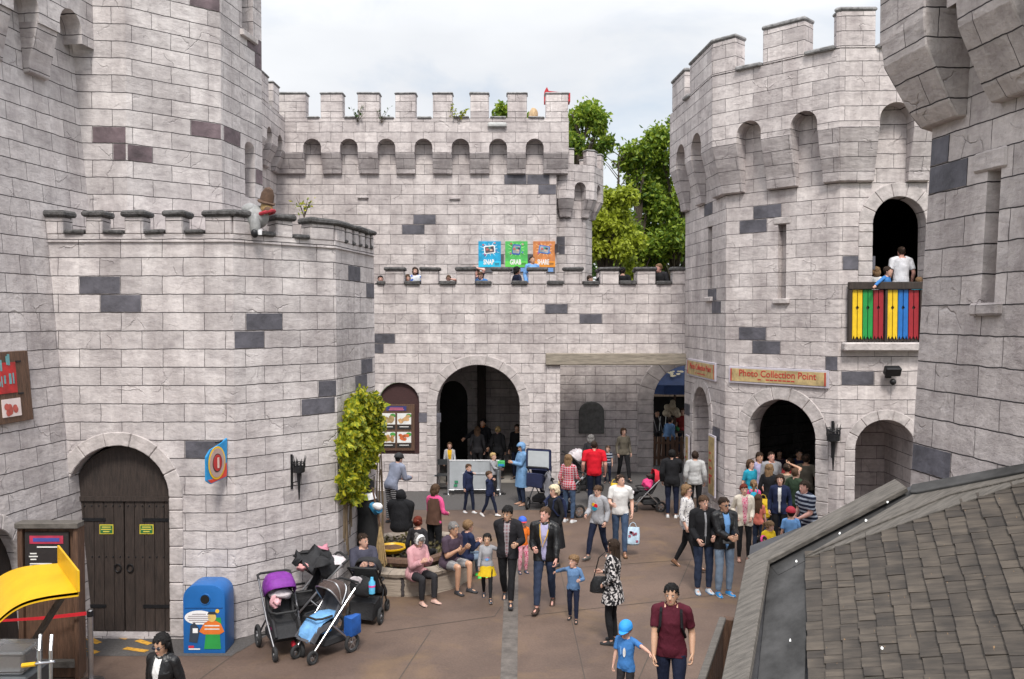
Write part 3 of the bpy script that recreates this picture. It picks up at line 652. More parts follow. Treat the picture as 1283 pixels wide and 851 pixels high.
# balcony of coloured slats
by, bn = [f3.hit(x, 390, .14)[0] for x in (1063, 1155)], .14
bal = thing('balcony_railing', 'balcony front of yellow, green, red and blue notched boards under the arch', 'railing', f3.pt((by[0] + by[1]) / 2, 4.45, .14))
def F3B(name, u0, u1, z0, z1, n0, n1, m, parent, bev=0):
    o = fbox(MB(), f3, u0, u1, z0, z1, n0, n1).build(name, m, parent, bevel=bev); o.matrix_parent_inverse = Matrix.Translation(-bal.location) if parent is bal else Matrix(); return o
z0, z1 = 4.42, 5.72
F3B('frame', by[0], by[1], z1 - .16, z1, .06, .2, M_DARKWOOD, bal, .01); F3B('frame', by[0], by[0] + .07, z0, z1 - .165, .06, .18, M_DARKWOOD, bal, .01); F3B('frame', by[1] - .05, by[1], z0, z1 - .165, .06, .18, M_DARKWOOD, bal, .01)
F3B('back_board', by[0] + .07, by[1] - .05, z0 + .02, z1 - .17, .06, .1, M_DARKWOOD, bal)
cols = [('yellow', (.72, .47, .01)), ('green', (.012, .25, .05)), ('red', (.28, .012, .02)), None, ('yellow', (.72, .47, .01)), ('blue', (.012, .13, .42)), ('red', (.28, .012, .02))]
w = (by[1] - by[0] - .14) / 6.35; u = by[0] + .08
for c in cols:
    if c is None: F3B('post', u + .02, u + w * .33, z0, z1 - .165, .1, .17, M_DARKWOOD, bal, .005); u += w * .35; continue
    for h in (0, 1):
        ua, ub = u + h * w / 2 + .008, u + (h + 1) * w / 2 - .008; hw = ub - ua
        pts = [(ua, z0 + .05), (ua + hw * .3, z0 + .13), (ua + hw * .5, z0 + .06), (ua + hw * .7, z0 + .13), (ub, z0 + .05), (ub, z1 - .17), (ua, z1 - .17)]
        if h == 0: pts = pts[:6] + [(ua, z1 - .17)]; nz = 5.16; pts = [(ua, z0 + .05), (ua + hw * .35, z0 + .14), (ua + hw * .6, z0 + .06), (ub, z0 + .12), (ub, nz - .05), (ub - .03, nz), (ub, nz + .05), (ub, z1 - .17), (ua, z1 - .17)]
        else: pts = [(ua, z0 + .12), (ua + hw * .4, z0 + .06), (ua + hw * .65, z0 + .14), (ub, z0 + .05), (ub, z1 - .17), (ua, z1 - .17), (ua, nz + .05), (ua + .03, nz), (ua, nz - .05)]
        m_ = MB(); m_.face([f3.pt(a, z, .135) for a, z in pts], [(a, z) for a, z in pts]); k = len(pts)
        for i in range(k):
            a, b = pts[i], pts[(i + 1) % k]; m_.face([f3.pt(*a, .102), f3.pt(*b, .102), f3.pt(*b, .135), f3.pt(*a, .135)])
        o = m_.build('slat', mat(c[0] + '_paint', c[1], .5, .12, 8, .1), bal); o.matrix_parent_inverse = Matrix.Translation(-bal.location)
    u += w
F3B('ledge', by[0] - .1, by[1] + .05, z0 - .2, z0 - .01, -.02, .24, M_RING, rt, .03)

# ================================================================== near right tower
nt_ = thing('castle_tower', 'nearest stone tower at the right edge with big overhanging corbels', 'tower', group='castle towers')
NTP = [(6.5, 11.6), (4.37, 9.65), (4.73, 6.4), (7.2, 4.2), (9.5, 5.5), (9.5, 10.5)]
NT = poly_facets(NTP, c=(7.2, 8.2), batter=.014, zref=2.5, stone=(.72, .30)); n0_, n1_ = NT[0], NT[1]
NOP = offset_poly([tuple(n1_.c + (Vector(p) - n1_.c) * (1 - .014 * 5.6)) for p in NTP], .52); NO = poly_facets(NOP, stone=(.72, .30))
sn = (n1_.hit(1233, 300)[0], n1_.hit(1250, 300)[0], n1_.hit(1240, 380)[1], n1_.hit(1240, 214)[1], 0, .2)
mb = MB()
for i, F in enumerate(NT):
    if i == 1: fwall(mb, F, -.1, 3.6); fwall(mb, F, 3.6, 8.6, [sn]); fback(mb, F, sn)
    else: fwall(mb, F, -.1, 8.6)
slabs(mb, n1_, [(1172, 190), (1180, 217), (1193, 216), (1157, 562), (1168, 190)])
mb.build('wall', [ST_NEAR, M_SLATE], nt_)
fbox(MB(), n1_, n1_.hit(1222, 205)[0], n1_.hit(1262, 205)[0], sn[3], sn[3] + .2, -.05, .03).build('window_lintel', ST_NEAR, nt_, bevel=.02, jit=.01)
fbox(MB(), n1_, n1_.hit(1221, 385)[0], n1_.hit(1256, 385)[0], sn[2] - .12, sn[2], -.05, .07).build('window_sill', ST_NEAR, nt_, bevel=.02, jit=.01)
mb = MB(); G = NO[1]; G0 = NO[0]; fx = [G.hit(x, 20)[0] for x in (1158, 1186, 1262, 1290)]
ua = G.hit(1157, 20)[0]; ub = G.hit(1186, 20)[0]; uc, ud = G.hit(1264, 20)[0], G.hit(1264, 20)[0] + (ub - ua)
fwall(mb, G, 7.95, 10.5, [(ua, ub, 7.95, 8.35, .2, .5), (uc, ud, 7.95, 8.35, .2, .5)])
for i in (0, 2, 3, 4, 5): fwall(mb, NO[i], 7.95, 10.5)
cap_poly(mb, NOP, 10.4); mb.build('parapet', [ST_NEAR], nt_)
for F, a, b, mm0 in ((n1_, -.0, ua - .2, .5), (n1_, ub - .04, uc - .12, 0), (n1_, ud, ud + .7, 0)):
    prof = [(-.06, 7.02), (.1, 7.02), (.2, 7.16), (.48, 7.72), (.52, 7.98), (.52, 8.3), (-.06, 8.3)]
    fprofile(MB(), F, a, b, prof, 0, mm0).build('corbel', ST_NEAR, nt_, bevel=.015, jit=.01)
fprofile(MB(), n0_, n0_.L - .5, n0_.L, prof, 0, 0, .5).build('corbel', ST_NEAR, nt_, bevel=.015, jit=.01)
# ================================================================== shingled roof below the camera at right
RN, RE = Vector((-.457, -.203, .866)).normalized(), Vector((-.28, -.891, -.357)).normalized()
RG = RN.cross(RE).normalized()
if RG.x < 0: RG = -RG
RP = at(945, 690, 8.7)
def rp(x, y, h=0.0):
    d = ray(x, y); C = Vector((0, 0, CAMH)); return C + d * (RN.dot(RP + RN * h - C) / RN.dot(d))
shed = thing('kiosk_building', 'low kiosk with a weathered shingle roof and wide plank edging, bottom right', 'building', (3.5, 6.5, 0))
def SB(mb, name, m, parent=shed, **k):
    o = mb.build(name, m, parent, **k)
    if parent is shed: o.matrix_parent_inverse = Matrix.Translation(-shed.location)
    return o
def shingle_mat():
    m, nt, b, nd, L = nodes('weathered_shingle'); uv = nd('UVMap'); at_ = nd('VertexColor') if False else None
    mp = nd('Mapping'); mp.inputs['Scale'].default_value = (30, 1.6, 1); L(uv.outputs[0], mp.inputs[0])
    n1 = nd('TexNoise', Scale=2.2, Detail=7.0, Roughness=.7); L(mp.outputs[0], n1.inputs[0])
    wn = nd('TexVoronoi', Scale=1.0); mp2 = nd('Mapping'); mp2.inputs['Scale'].default_value = (.013, .013, 1); L(uv.outputs[0], mp2.inputs[0])
    gi = nd('ObjectInfo'); n2 = nd('TexNoise', Scale=3.1, Detail=2.0); L(uv.outputs[0], n2.inputs[0])
    c = ramp(nd, L, n1.outputs[0], .25, .72, (.017, .0145, .013), (.088, .075, .064))
    c = mixc(nd, L, .9, c, ramp(nd, L, n2.outputs[0], .36, .62, (.5, .46, .43), (1.25, 1.17, 1.05)), 'MULTIPLY')
    n3 = nd('TexNoise', Scale=40.0, Detail=2.0); L(uv.outputs[0], n3.inputs[0])
    c = mixc(nd, L, ramp(nd, L, n3.outputs[0], .72, .78, (0, 0, 0), (.6, .6, .6)), c, (.30, .17, .07))
    L(c, b.inputs['Base Color']); b.inputs['Roughness'].default_value = .8
    bp = nd('Bump', Strength=.5, Distance=.01); L(n1.outputs[0], bp.inputs['Height']); L(bp.outputs[0], b.inputs['Normal']); return m
M_SHIN = shingle_mat(); rnd = random.Random(3)
def co(P): v = P - RP; return v.dot(RE), v.dot(RG)           # roof coordinates: along the courses, up the slope
def rw(e, g, h): return RP + RE * e + RG * g + RN * h
ledge = [co(rp(1013, 697)), co(rp(1009, 850)), co(rp(1006, 1000))]; tedge = [co(rp(1013, 697)), co(rp(1127, 660)), co(rp(1283, 604)), co(rp(1420, 556))]
def top_e(g):                                                   # where a course starts, at the hip boards
    for (e0, g0), (e1, g1) in zip(tedge, tedge[1:]):
        if g0 <= g <= g1 or (e1, g1) == tedge[-1]: return e0 + (e1 - e0) * (g - g0) / (g1 - g0)
    return tedge[0][0]
g0 = min(p[1] for p in ledge); mb = MB(); CWD = .142; k = 0
g = tedge[0][1] - .02
while g < tedge[-1][1]:
    e = max(top_e(max(g, tedge[0][1])), tedge[0][0] - 9) - .03; end = e + 7.5
    e += 0; first = True
    while e < end:
        L_ = rnd.choice((.08, .1, .12, .15, .18)) * rnd.uniform(.9, 1.1); h0 = .004 + rnd.uniform(0, .003); lift = .038 + rnd.uniform(-.004, .008); j = rnd.uniform(-.006, .006); gg = .0022
        a, b_ = e + gg, e + L_ - gg; U = rnd.uniform(0, 90); V = rnd.uniform(0, 90); ov = .05
        q = [rw(a, g + j, lift), rw(b_, g + j + rnd.uniform(-.004, .004), lift + rnd.uniform(-.003, .003)), rw(b_, g + CWD + ov, h0), rw(a, g + CWD + ov, h0)]
        bt = [rw(a, g + j, lift - .03), rw(b_, g + j, lift - .03)]
        mb.face(q, [(U, V), (U + L_ * .3, V), (U + L_ * .3, V + CWD), (U, V + CWD)])
        mb.face([bt[0], bt[1], q[1], q[0]], [(U, V - .02), (U + .1, V - .02), (U + .1, V), (U, V)])
        mb.face([bt[0], q[0], q[3]], [(U, V), (U + .02, V), (U + .02, V + CWD)]); mb.face([q[1], bt[1], q[2]], [(U, V), (U + .02, V), (U + .02, V + CWD)])
        e += L_
    g += CWD; k += 1
SB(mb, 'shingle_roof', M_SHIN, weld=False)
mb = MB(); mb.face([rp(940, 684, -.03), rp(905, 1000, -.03), rp(1900, 1000, -.03), rp(1500, 520, -.03), rp(1283, 585, -.03), rp(1150, 606, -.03)]); SB(mb, 'roof_deck', M_TAR)
M_PLANK = mat('silvered_plank', (.105, .094, .083), .85, .4, 6, .6, stretch=(1, 7, 1)); M_LEAD = mat('lead_flashing', (.045, .044, .044), .85, .6, 3, .3, spec=.2)
def plank(name, p, q, wv, th, m, h=.0, bev=.01):
    """plank on the roof, from pixel p to pixel q with the pixel wv telling its width side"""
    A, B = rp(*p, h), rp(*q, h); d = (B - A).normalized(); W = rp(*wv, h) - A; W = W - d * W.dot(d); T = RN * th
    mb = MB(); P = [A, B, B + W, A + W]
    mb.face([x + T for x in P], [(0, 0), ((B - A).length, 0), ((B - A).length, W.length), (0, W.length)]); mb.face(P[::-1])
    for i in range(4): a, b_ = P[i], P[(i + 1) % 4]; mb.face([a, b_, b_ + T, a + T], [(0, 0), (1, 0), (1, th), (0, th)])
    return SB(mb, name, m, bevel=bev, jit=.004)
plank('coping_plank', (937, 707), (903, 880), (965, 709), .06, M_PLANK, .04)
plank('coping_plank', (938, 703), (1124, 606), (958, 711), .06, M_PLANK, .044)
plank('flashing', (964, 709), (945, 900), (1014, 700), .006, M_LEAD, .0, 0)
plank('flashing', (964, 708), (1146, 612), (1000, 708), .006, M_LEAD, .004, 0)
def roof_poly(name, px_, th, m, h):
    P = [rp(x, y, h) for x, y in px_]; mb = MB(); d = (P[-1] - P[0]).normalized(); w = RN.cross(d); T = RN * th; uv = [((p - P[0]).dot(d) * 4, (p - P[0]).dot(w)) for p in P]
    mb.face([p + T for p in P], [(b, a / 4) for a, b in uv]); k = len(P)
    for i in range(k): a, b_ = P[i], P[(i + 1) % k]; mb.face([a, b_, b_ + T, a + T])
    return SB(mb, name, m, bevel=.006)
roof_poly('hip_board', [(1010, 699), (1080, 659), (1150, 619), (1300, 591), (1300, 597), (1192, 622), (1089, 664)], .03, M_PLANK, .03)
roof_poly('hip_board', [(1012, 700), (1089, 662), (1192, 620), (1300, 595), (1300, 600), (1192, 637), (1089, 673)], .02, M_PLANK, .02)
roof_poly('ridge_strip', [(1142, 621), (1144, 611), (1300, 582), (1300, 592), (1150, 621)], .04, M_LEAD, .045)
M_DROP = mat('bird_dropping', (.7, .7, .68), .8, .1, 30, 0); mb = MB()
for x, y in ((1112, 629), (1085, 652), (1052, 668), (998, 703), (990, 802), (943, 784), (1105, 812)):
    c = rp(x, y, .075); pts = [c + (RE * math.cos(t) * .022 + RG * math.sin(t) * .011) * rnd.uniform(.5, 1.2) for t in [6.283 * i / 8 for i in range(8)]]; mb = MB(); mb.face(pts); SB(mb, 'bird_dropping', M_DROP, weld=False)
mb = MB(); base = [rp(950, 694, -.05), rp(915, 900, -.05), rp(905, 1000, -.05)]
for a, b_ in zip(base, base[1:]): mb.face([a, b_, Vector((b_.x, b_.y, -.05)), Vector((a.x, a.y, -.05))])
a, b_ = rp(950, 694, -.05), rp(1150, 608, -.05); mb.face([b_, a, Vector((a.x, a.y, -.05)), Vector((b_.x, b_.y, -.05))])
SB(mb, 'wall', M_BROWNWOOD)

fp = thing('fence_panel', 'short weathered plank fence standing against the shingled kiosk', 'fence', (1.95, 8.5, 0))
P0, P1 = Vector((2.30, 9.5, 0)), Vector((1.62, 7.6, 0)); d = (P1 - P0).normalized(); nrm = Vector((-d.y, d.x, 0)); mb = MB(); k = 12
for i in range(k):
    c = P0 + d * ((P1 - P0).length * (i + .5) / k) - fp.location; mb.box((c.x, c.y, .84), (.155, .025, 1.62), math.atan2(d.y, d.x))
mb.build('boards', M_BROWNWOOD, fp, bevel=.004)
c = (P0 + P1) / 2 - fp.location; MB().box((c.x, c.y, 1.68), ((P1 - P0).length, .07, .05), math.atan2(d.y, d.x)).build('top_rail', M_PLANK, fp, bevel=.006)
c = P0 - fp.location; MB().box((c.x + .09, c.y + .1, .83), (.11, .11, 1.66), math.atan2(d.y, d.x)).build('post', M_BROWNWOOD, fp, bevel=.008)

# ================================================================== writing
def text(s, M, size, m, parent=None, name='lettering', sx=1.0, ext=.004, bold=.0):
    cu = bpy.data.curves.new(name, 'FONT'); cu.body = s; cu.align_x = 'CENTER'; cu.align_y = 'CENTER'; cu.size = size; cu.extrude = ext; cu.offset = bold; cu.resolution_u = 3
    tmp = bpy.data.objects.new(name, cu); COL.objects.link(tmp); me = bpy.data.meshes.new_from_object(tmp); bpy.data.objects.remove(tmp)
    me.transform(Matrix.Diagonal((sx, 1, 1, 1))); me.transform(M); me.materials.clear(); me.materials.append(m)
    o = bpy.data.objects.new(name, me); COL.objects.link(o)
    if parent: o.parent = parent; 
    return o
def fmat(F, u, z, n, tilt=0):
    d = (F.pt(F.L, z) - F.pt(0, z)).normalized(); up = (F.pt(u, z + .1) - F.pt(u, z)).normalized(); nn = d.cross(up).normalized()
    M = Matrix((d, up, nn)).transposed().to_4x4(); M.translation = F.pt(u, z, n); return M @ Matrix.Rotation(tilt, 4, 'Z')
def signmat(name, col, var=.15): return mat(name, col, .55, var, 6, .05)
M_PARCH = signmat('parchment', (.40, .30, .145), .4); M_RED = signmat('sign_red', (.42, .03, .025), .1); M_LILAC = signmat('sign_frame_pale', (.46, .43, .48), .1)
M_INK = signmat('dark_ink', (.03, .025, .02)); M_WTXT = signmat('white_lettering', (.78, .77, .74), .05)
def photo_sign(F, x0, y0, x1, y1, label, sz):
    u0, zt = F.hit(x0, y0); u1, zb = F.hit(x1, y1); s = thing('shop_sign', label, 'sign')
    za = F.hit((x0 + x1) / 2, y0)[1]; 
    fbox(MB(), F, u0, u1, zb, zt, .0, .05).build('frame', M_LILAC, s, bevel=.008)
    fbox(MB(), F, u0 + .05, u1 - .05, zb + .05, zt - .05, .04, .06).build('panel', M_PARCH, s)
    for a in (u0 + .055, u1 - .085): fbox(MB(), F, a, a + .03, zb + .052, zt - .052, .05, .066).build('end_strip', M_RED, s)
    uc, zc = (u0 + u1) / 2, (zb + zt) / 2
    text('Photo Collection Point', fmat(F, uc, zc + .045, .062), sz, M_RED, s, sx=(u1 - u0) * .80 / (sz * 9.6), bold=.001)
    mb = MB(); w = (u1 - u0) * .38
    for i in range(9):
        if i != 1: fbox(mb, F, uc - w / 2 + w * i / 9, uc - w / 2 + w * (i + .8) / 9, zb + .1, zb + .128, .058, .063)
    mb.build('small_print', M_RED, s, weld=False); return s
photo_sign(f2, 914.5, 458.5, 1039, 487, 'long parchment sign above the tower archway reading Photo Collection Point', .22)
photo_sign(f1, 863.5, 449, 898, 478.5, 'narrow parchment photo sign seen edge-on over the side arch', .22)
for x0, x1, y0, y1, lab in ((858.5 + 4, 866.5, 545, 612, 'tall parchment notice board left of the side arch'), (891.5, 900, 545, 622, 'tall parchment notice board right of the side arch, near the tower corner')):
    u0, u1 = f1.hit(x0, 580)[0], f1.hit(x1, 580)[0]; zt, zb = f1.hit((x0 + x1) / 2, y0)[1], f1.hit((x0 + x1) / 2, y1)[1]; u0 = max(u0, .03)
    s = thing('notice_board', lab, 'notice board'); fbox(MB(), f1, u0, u1, zb, zt, .05, .09).build('frame', M_LILAC, s, bevel=.006); fbox(MB(), f1, u0 + .05, u1 - .05, zb + .05, zt - .05, .08, .1).build('panel', M_PARCH, s)
    mb = MB(); rnd = random.Random(int(x0))
    for i in range(5): z = zb + .3 + (zt - zb - .6) * i / 5; fbox(mb, f1, u0 + .12, u1 - .12 - rnd.uniform(0, .2), z, z + (.16 if i == 0 else .05), .095, .104)
    mb.build('small_print', M_RED, s, weld=False)
# posters on the upper wall
UB = UF[1]
def poster(x0, x1, word, c0, c1, c2, motif, label, band=1):
    u0, zt = UB.hit(x0, 302.5); u1, zb = UB.hit(x1, 335); s = thing('poster', label, 'poster', group=None); W, H = u1 - u0, zt - zb
    fbox(MB(), UB, u0, u1, zb, zt, .0, .035).build('panel', signmat('poster_' + word.lower(), c0, .3), s)
    fbox(MB(), UB, u0, u1, zb + .01, zb + H * .23, .03, .038).build('band', signmat('poster_band_' + word.lower(), c1, .08), s)
    uc, zc = u0 + W * .5, zb + H * .68; M = fmat(UB, uc, zc, .04, motif)
    mb = MB()
    for i in range(12):
        a = 6.283 * i / 12; r0, r1 = .26 * W, (.36 + .06 * (i % 3)) * W
        p, q = M @ Vector((math.cos(a) * r0, math.sin(a) * r0 * .8, 0)), M @ Vector((math.cos(a) * r1, math.sin(a) * r1 * .8, 0)); t = (M.to_3x3() @ Vector((-math.sin(a), math.cos(a), 0))) * .012; mb.face([p - t, q - t * .3, q + t * .3, p + t])
    mb.build('burst', signmat('burst_' + word.lower(), c2, .1), s, weld=False)
    def card(w, h, z, m, name, dx=0, dy=0):
        k = MB(); pts = [(w * sx, h * sy) for sx, sy in ((-.5, -.42), (-.42, -.5), (.42, -.5), (.5, -.42), (.5, .42), (.42, .5), (-.42, .5), (-.5, .42))]
        k.face([M @ Vector((x + dx, y + dy, z)) for x, y in pts]); return k.build(name, m, s)
    fc = {'SNAP': (.8, .8, .8), 'GRAB': (.03, .10, .4), 'SHARE': (.05, .18, .5)}[word]
    tall = word == 'GRAB'; a, b_ = (.36, .46) if tall else (.5, .36)
    card(a * W, b_ * W, .004, signmat('frame_' + word, fc, .05), 'photo_frame'); card(a * W * .8, b_ * W * .74, .008, signmat('photo_' + word, (.10, .08, .09) if word == 'SNAP' else (.3, .32, .34), .4), 'photo')
    for j, (dx, dy, cc) in enumerate(((-.1, .02, (.5, .12, .1)), (.06, -.03, (.55, .38, .3)), (.02, .07, (.05, .35, .3)), (.1, .06, (.04, .04, .06)))): card(.11 * W, .09 * W, .012 + j * .002, signmat('blob%d' % j, cc, .2), 'picture_patch', dx * W, dy * W)
    for j, (dx, dy, cc) in enumerate(((-.26, .24, (.5, .12, .1)), (.28, -.1, (.1, .2, .5)), (-.24, -.2, (.4, .1, .3)), (.26, .26, (.6, .3, .3)))): card(.07 * W, .07 * W, .01, signmat('dot%d' % j, cc, .2), 'dot', dx * W, dy * W)
    text(word, fmat(UB, u0 + W * .46, zb + H * .19, .042), H * .27, M_WTXT, s, sx=.62 if len(word) < 5 else .56, bold=.008)
    mb = MB()
    for i in range(2): fbox(mb, UB, u0 + W * .72, u0 + W * .93, zb + H * (.08 + .06 * i), zb + H * (.105 + .06 * i), .036, .04)
    mb.build('small_print', M_INK, s, weld=False)
    fbox(MB(), UB, u0, u1, zb - .16, zb - .005, .0, .03).build('footer', signmat('poster_footer', (.10, .10, .11)), s)
    fbox(MB(), UB, u0 + (.05 if word == 'SNAP' else W - .22), u0 + (.2 if word == 'SNAP' else W - .06), zb - .14, zb - .02, .02, .034).build('footer_mark', signmat('footer_mark_' + word, (.7, .7, .72) if word == 'SNAP' else (.15, .3, .6)), s)
poster(599.5, 627.5, 'SNAP', (.01, .33, .58), (.02, .5, .75), (.55, .75, .85), .12, 'blue poster with a tilted white picture frame reading SNAP')
poster(633, 661, 'GRAB', (.07, .42, .09), (.12, .6, .08), (.4, .8, .3), -.1, 'green poster with a blue frame reading GRAB, middle of the three')
poster(668, 695.5, 'SHARE', (.55, .2, .06), (.75, .28, .03), (.85, .5, .25), -.15, 'orange poster with a tilted frame reading SHARE')

# food board in the niche of the lower back wall
fbd = thing('menu_board', 'wooden menu board with four food pictures in the dark arched niche', 'menu board')
u0, zt = BW.hit(478, 507); u1, zb = BW.hit(519.5, 565); W = u1 - u0
fbox(MB(), BW, u0, u1, zb, zt, -.09, -.03).build('board', M_BROWNWOOD, fbd, bevel=.006)
def FB(name, xa, xb, ya, yb, m, n0=-.04, n1=-.02, par=fbd):
    a, c = BW.hit(xa, ya); b_, e = BW.hit(xb, yb); return fbox(MB(), BW, a, b_, e, c, n0, n1).build(name, m, par)
FB('title_plate', 484, 509, 509, 515, signmat('title_blue', (.03, .04, .16))); 
mb = MB()
for xa, xb, yy in ((488, 505, 511), (487, 506, 513)): a, c = BW.hit(xa, yy); b_, e = BW.hit(xb, yy + 1.2); fbox(mb, BW, a, b_, e, c, -.02, -.016)
mb.build('title_lettering', signmat('title_pink', (.5, .12, .16)), fbd, weld=False)
foods = [((478.5, 495), (518, 532), (.35, .25, .12)), ((497.5, 515), (518, 532), (.5, .3, .14)), ((478.5, 495), (541.5, 555), (.4, .22, .08)), ((497.5, 515), (541.5, 555), (.6, .14, .04))]
for i, ((xa, xb), (ya, yb), cc) in enumerate(foods):
    fr = FB('food_picture', xa, xb, ya, yb, signmat('plate_white', (.68, .68, .66), .1), -.04, -.02)
    mid = ((xa + xb) / 2, (ya + yb) / 2); mb = MB(); rr = random.Random(i)
    for j in range(9):
        x, y = mid[0] + rr.uniform(-5, 5), mid[1] + rr.uniform(-3.2, 4); u, z = BW.hit(x, y); mb.face([BW.pt(u + .07 * math.cos(t) * rr.uniform(.6, 1.2), z + .05 * math.sin(t) * rr.uniform(.6, 1.2), -.018 + j * .0006) for t in [6.283 * q / 8 for q in range(8)]])
    mb.build('food', signmat('food%d' % i, cc, .5), fr, weld=False)
    mb = MB(); u, z = BW.hit(xb - 3, ya + 3); mb.face([BW.pt(u + .08 * math.cos(t), z + .06 * math.sin(t), -.017) for t in [6.283 * q / 8 for q in range(8)]]); mb.build('salad', signmat('salad_green', (.06, .28, .05), .4), fr)
    FB('caption', xa, xb, yb + 1, yb + 6, signmat('caption_dark', (.02, .018, .017)))
    mb = MB(); a, c = BW.hit(xa + 3, yb + 2.6); b_, e = BW.hit(xb - 3, yb + 3.4); fbox(mb, BW, a, b_, e, c, -.02, -.017); mb.build('caption_text', M_WTXT, fbd)

# picture board on the far-left wall
pb = thing('picture_board', 'brown timber board with two framed pictures on the far left wall', 'notice board')
u1 = LW.hit(34, 485)[0]; u0 = u1 - 1.2; zt, zb = LW.hit(34, 439)[1], LW.hit(34, 526)[1]
fbox(MB(), LW, u0, u1, zb, zt, .0, .06).build('board', M_BROWNWOOD, pb, bevel=.006)
def LB(name, a, b_, c, d, m, n0=.055, n1=.07, par=pb): return fbox(MB(), LW, a, b_, c, d, n0, n1).build(name, m, par)
H = zt - zb; LB('red_picture', u1 - .95, u1 - .29, zb + H * .42, zt - H * .15, signmat('picture_red', (.42, .02, .02), .35))
mb = MB(); rr = random.Random(5)
for i in range(10):
    u, z = u1 - .36 - rr.uniform(0, .38), zb + H * .47 + rr.uniform(0, .36) * H; fbox(MB(), LW, u, u + rr.uniform(.015, .04), z, z + rr.uniform(.05, .16), .066, .074 + i * .0004).build('picture_mark', signmat('picture_teal', (.12, .3, .32), .4), pb)
for z in (zb + H * .40, zt - H * .145): LB('clip', u1 - .27, u1 - .17, z - .012, z + .012, M_BLACK)
fr = LB('small_picture', u1 - .62, u1 - .25, zb + H * .09, zb + H * .34, signmat('picture_cream', (.66, .56, .54), .1))
mb = MB()
for i in range(8):
    u, z = u1 - .44 + rr.uniform(-.1, .1), zb + H * .21 + rr.uniform(-.07, .07) * H; mb.face([LW.pt(u + .05 * math.cos(t), z + .05 * math.sin(t), .073 + i * .0005) for t in [6.283 * q / 8 for q in range(8)]])
mb.build('food', signmat('food_rose', (.42, .08, .06), .5), fr, weld=False)

# round sign hung off the low tower
sg = thing('hanging_sign', 'blue and red projecting sign with a yellow ring, on the low tower', 'sign', tuple(at(270, 578, 13.18)))
ang = Matrix.Rotation(R(69), 3, 'Z')
def SP(poly, d, m, name, off=0.0):
    mb = MB(); mb.prism(poly, d, 0, ang, ang @ Vector((0, -off, 0))); return mb.build(name, m, sg)
hw, hh = .235, .32; out_ = [(-hw, -hh * .8), (-hw * .6, -hh), (hw * .9, -hh * .86), (hw, -hh * .6), (hw * .93, 0), (hw, hh), (hw * .3, hh * .78), (-hw * .6, hh * .6), (-hw, hh * .3)]
SP(out_, .03, signmat('sign_blue', (.02, .24, .52)), 'panel')
SP([(-hw * .9, -hh * .78), (-hw * .6, -hh * .96), (hw * .88, -hh * .82), (hw * .95, -hh * .58), (hw * .9, -.05), (-hw * .4, -.25)], .004, signmat('sign_vermilion', (.55, .05, .03)), 'panel_red', .03)
el = lambda a, b_, n=24: [(a * math.cos(6.283 * i / n) - .01, b_ * math.sin(6.283 * i / n) - .02) for i in range(n)]
for i, (a, b_, cc) in enumerate(((.19, .25, (.72, .45, .02)), (.165, .22, (.42, .30, .27)), (.105, .14, (.05, .03, .03)), (.09, .125, (.42, .03, .03)))): SP(el(a, b_), .004, signmat('disc%d' % i, cc, .08), 'disc', .034 + .004 * i)
SP([(-.02, -.1), (.02, -.1), (.02, .06), (-.02, .06)], .004, signmat('pale_motif', (.62, .45, .4)), 'motif', .052)
mb = MB(); mb.tube([(0, .0, .28), ang @ Vector((.26, 0, .28))], .012, 6); mb.build('bracket', M_BLACK, sg)

# iron torches
def torch(F, x, y, label, s=1.0):
    u, z = F.hit(x, y); t = thing('wall_torch', label, 'torch', tuple(F.pt(u, z, .0)), math.atan2(F.n.x, -F.n.y), 'iron wall torches'); s *= 1.0
    mb = MB(); mb.box((-.06, -.015, -.1), (.05, .03, .78)); mb.build('back_plate', M_BLACK, t, bevel=.004)
    mb = MB(); mb.lathe([(.012, -.72), (.03, -.4), (.055, -.12), (.06, -.1)], 10, (.03, -.17, 0)); mb.build('shaft', M_BLACK, t, smooth=True)
    mb = MB(); mb.tube([(-.04, -.02, .02), (.0, -.12, -.1), (.03, -.17, -.15)], .014, 6); mb.tube([(-.04, -.02, -.35), (.03, -.17, -.3)], .012, 6); mb.build('bracket', M_BLACK, t)
    mb = MB(); mb.lathe([(.06, -.12), (.13, -.1), (.135, .03), (.12, .03), (.12, -.08), (.05, -.1)], 12, (.03, -.17, 0)); mb.build('cup', M_BLACK, t)
    mb = MB()
    for i in range(10):
        a = 6.283 * i / 10; c = Vector((.03 + .13 * math.cos(a), -.17 + .13 * math.sin(a), 0)); e = c + Vector((.03 * math.cos(a), .03 * math.sin(a), .26 if i % 3 == 0 else .17)); mb.tube([c, c + Vector((0, 0, .12)), e], [.014, .013, .005], 5)
    mb.tube([(.03 + .135 * math.cos(6.283 * i / 16), -.17 + .135 * math.sin(6.283 * i / 16), .11) for i in range(16)], .012, 5, cyc=True)
    mb.build('basket', M_BLACK, t); t.scale = (s,) * 3; return t
torch(B, 368, 585, 'black iron torch holder on the low tower above the pushchairs', .72)
torch(f2, 1047, 545, 'black iron torch holder on the big tower right of the photo archway', 1.05)
fl = thing('floodlight', 'small black floodlight mounted on the big tower below the balcony', 'lamp', tuple(f3.pt(*f3.hit(1112, 470), .0)))
mb = MB(); mb.box((0, -.03, 0), (.12, .06, .12)); mb.build('mount', M_BLACK, fl); mb = MB(); mb.box((.02, -.2, .1), (.34, .16, .2), rot=Matrix.Rotation(R(25), 3, 'X')); mb.build('housing', M_BLACK, fl, bevel=.02)
mb = MB(); mb.tube([(0, -.05, 0), (0, -.18, .0), (.0, -.2, .08)], .02, 6); mb.ball((.06, -.14, -.14), .07, 10, 6); mb.build('sensor', M_BLACK, fl, smooth=True)

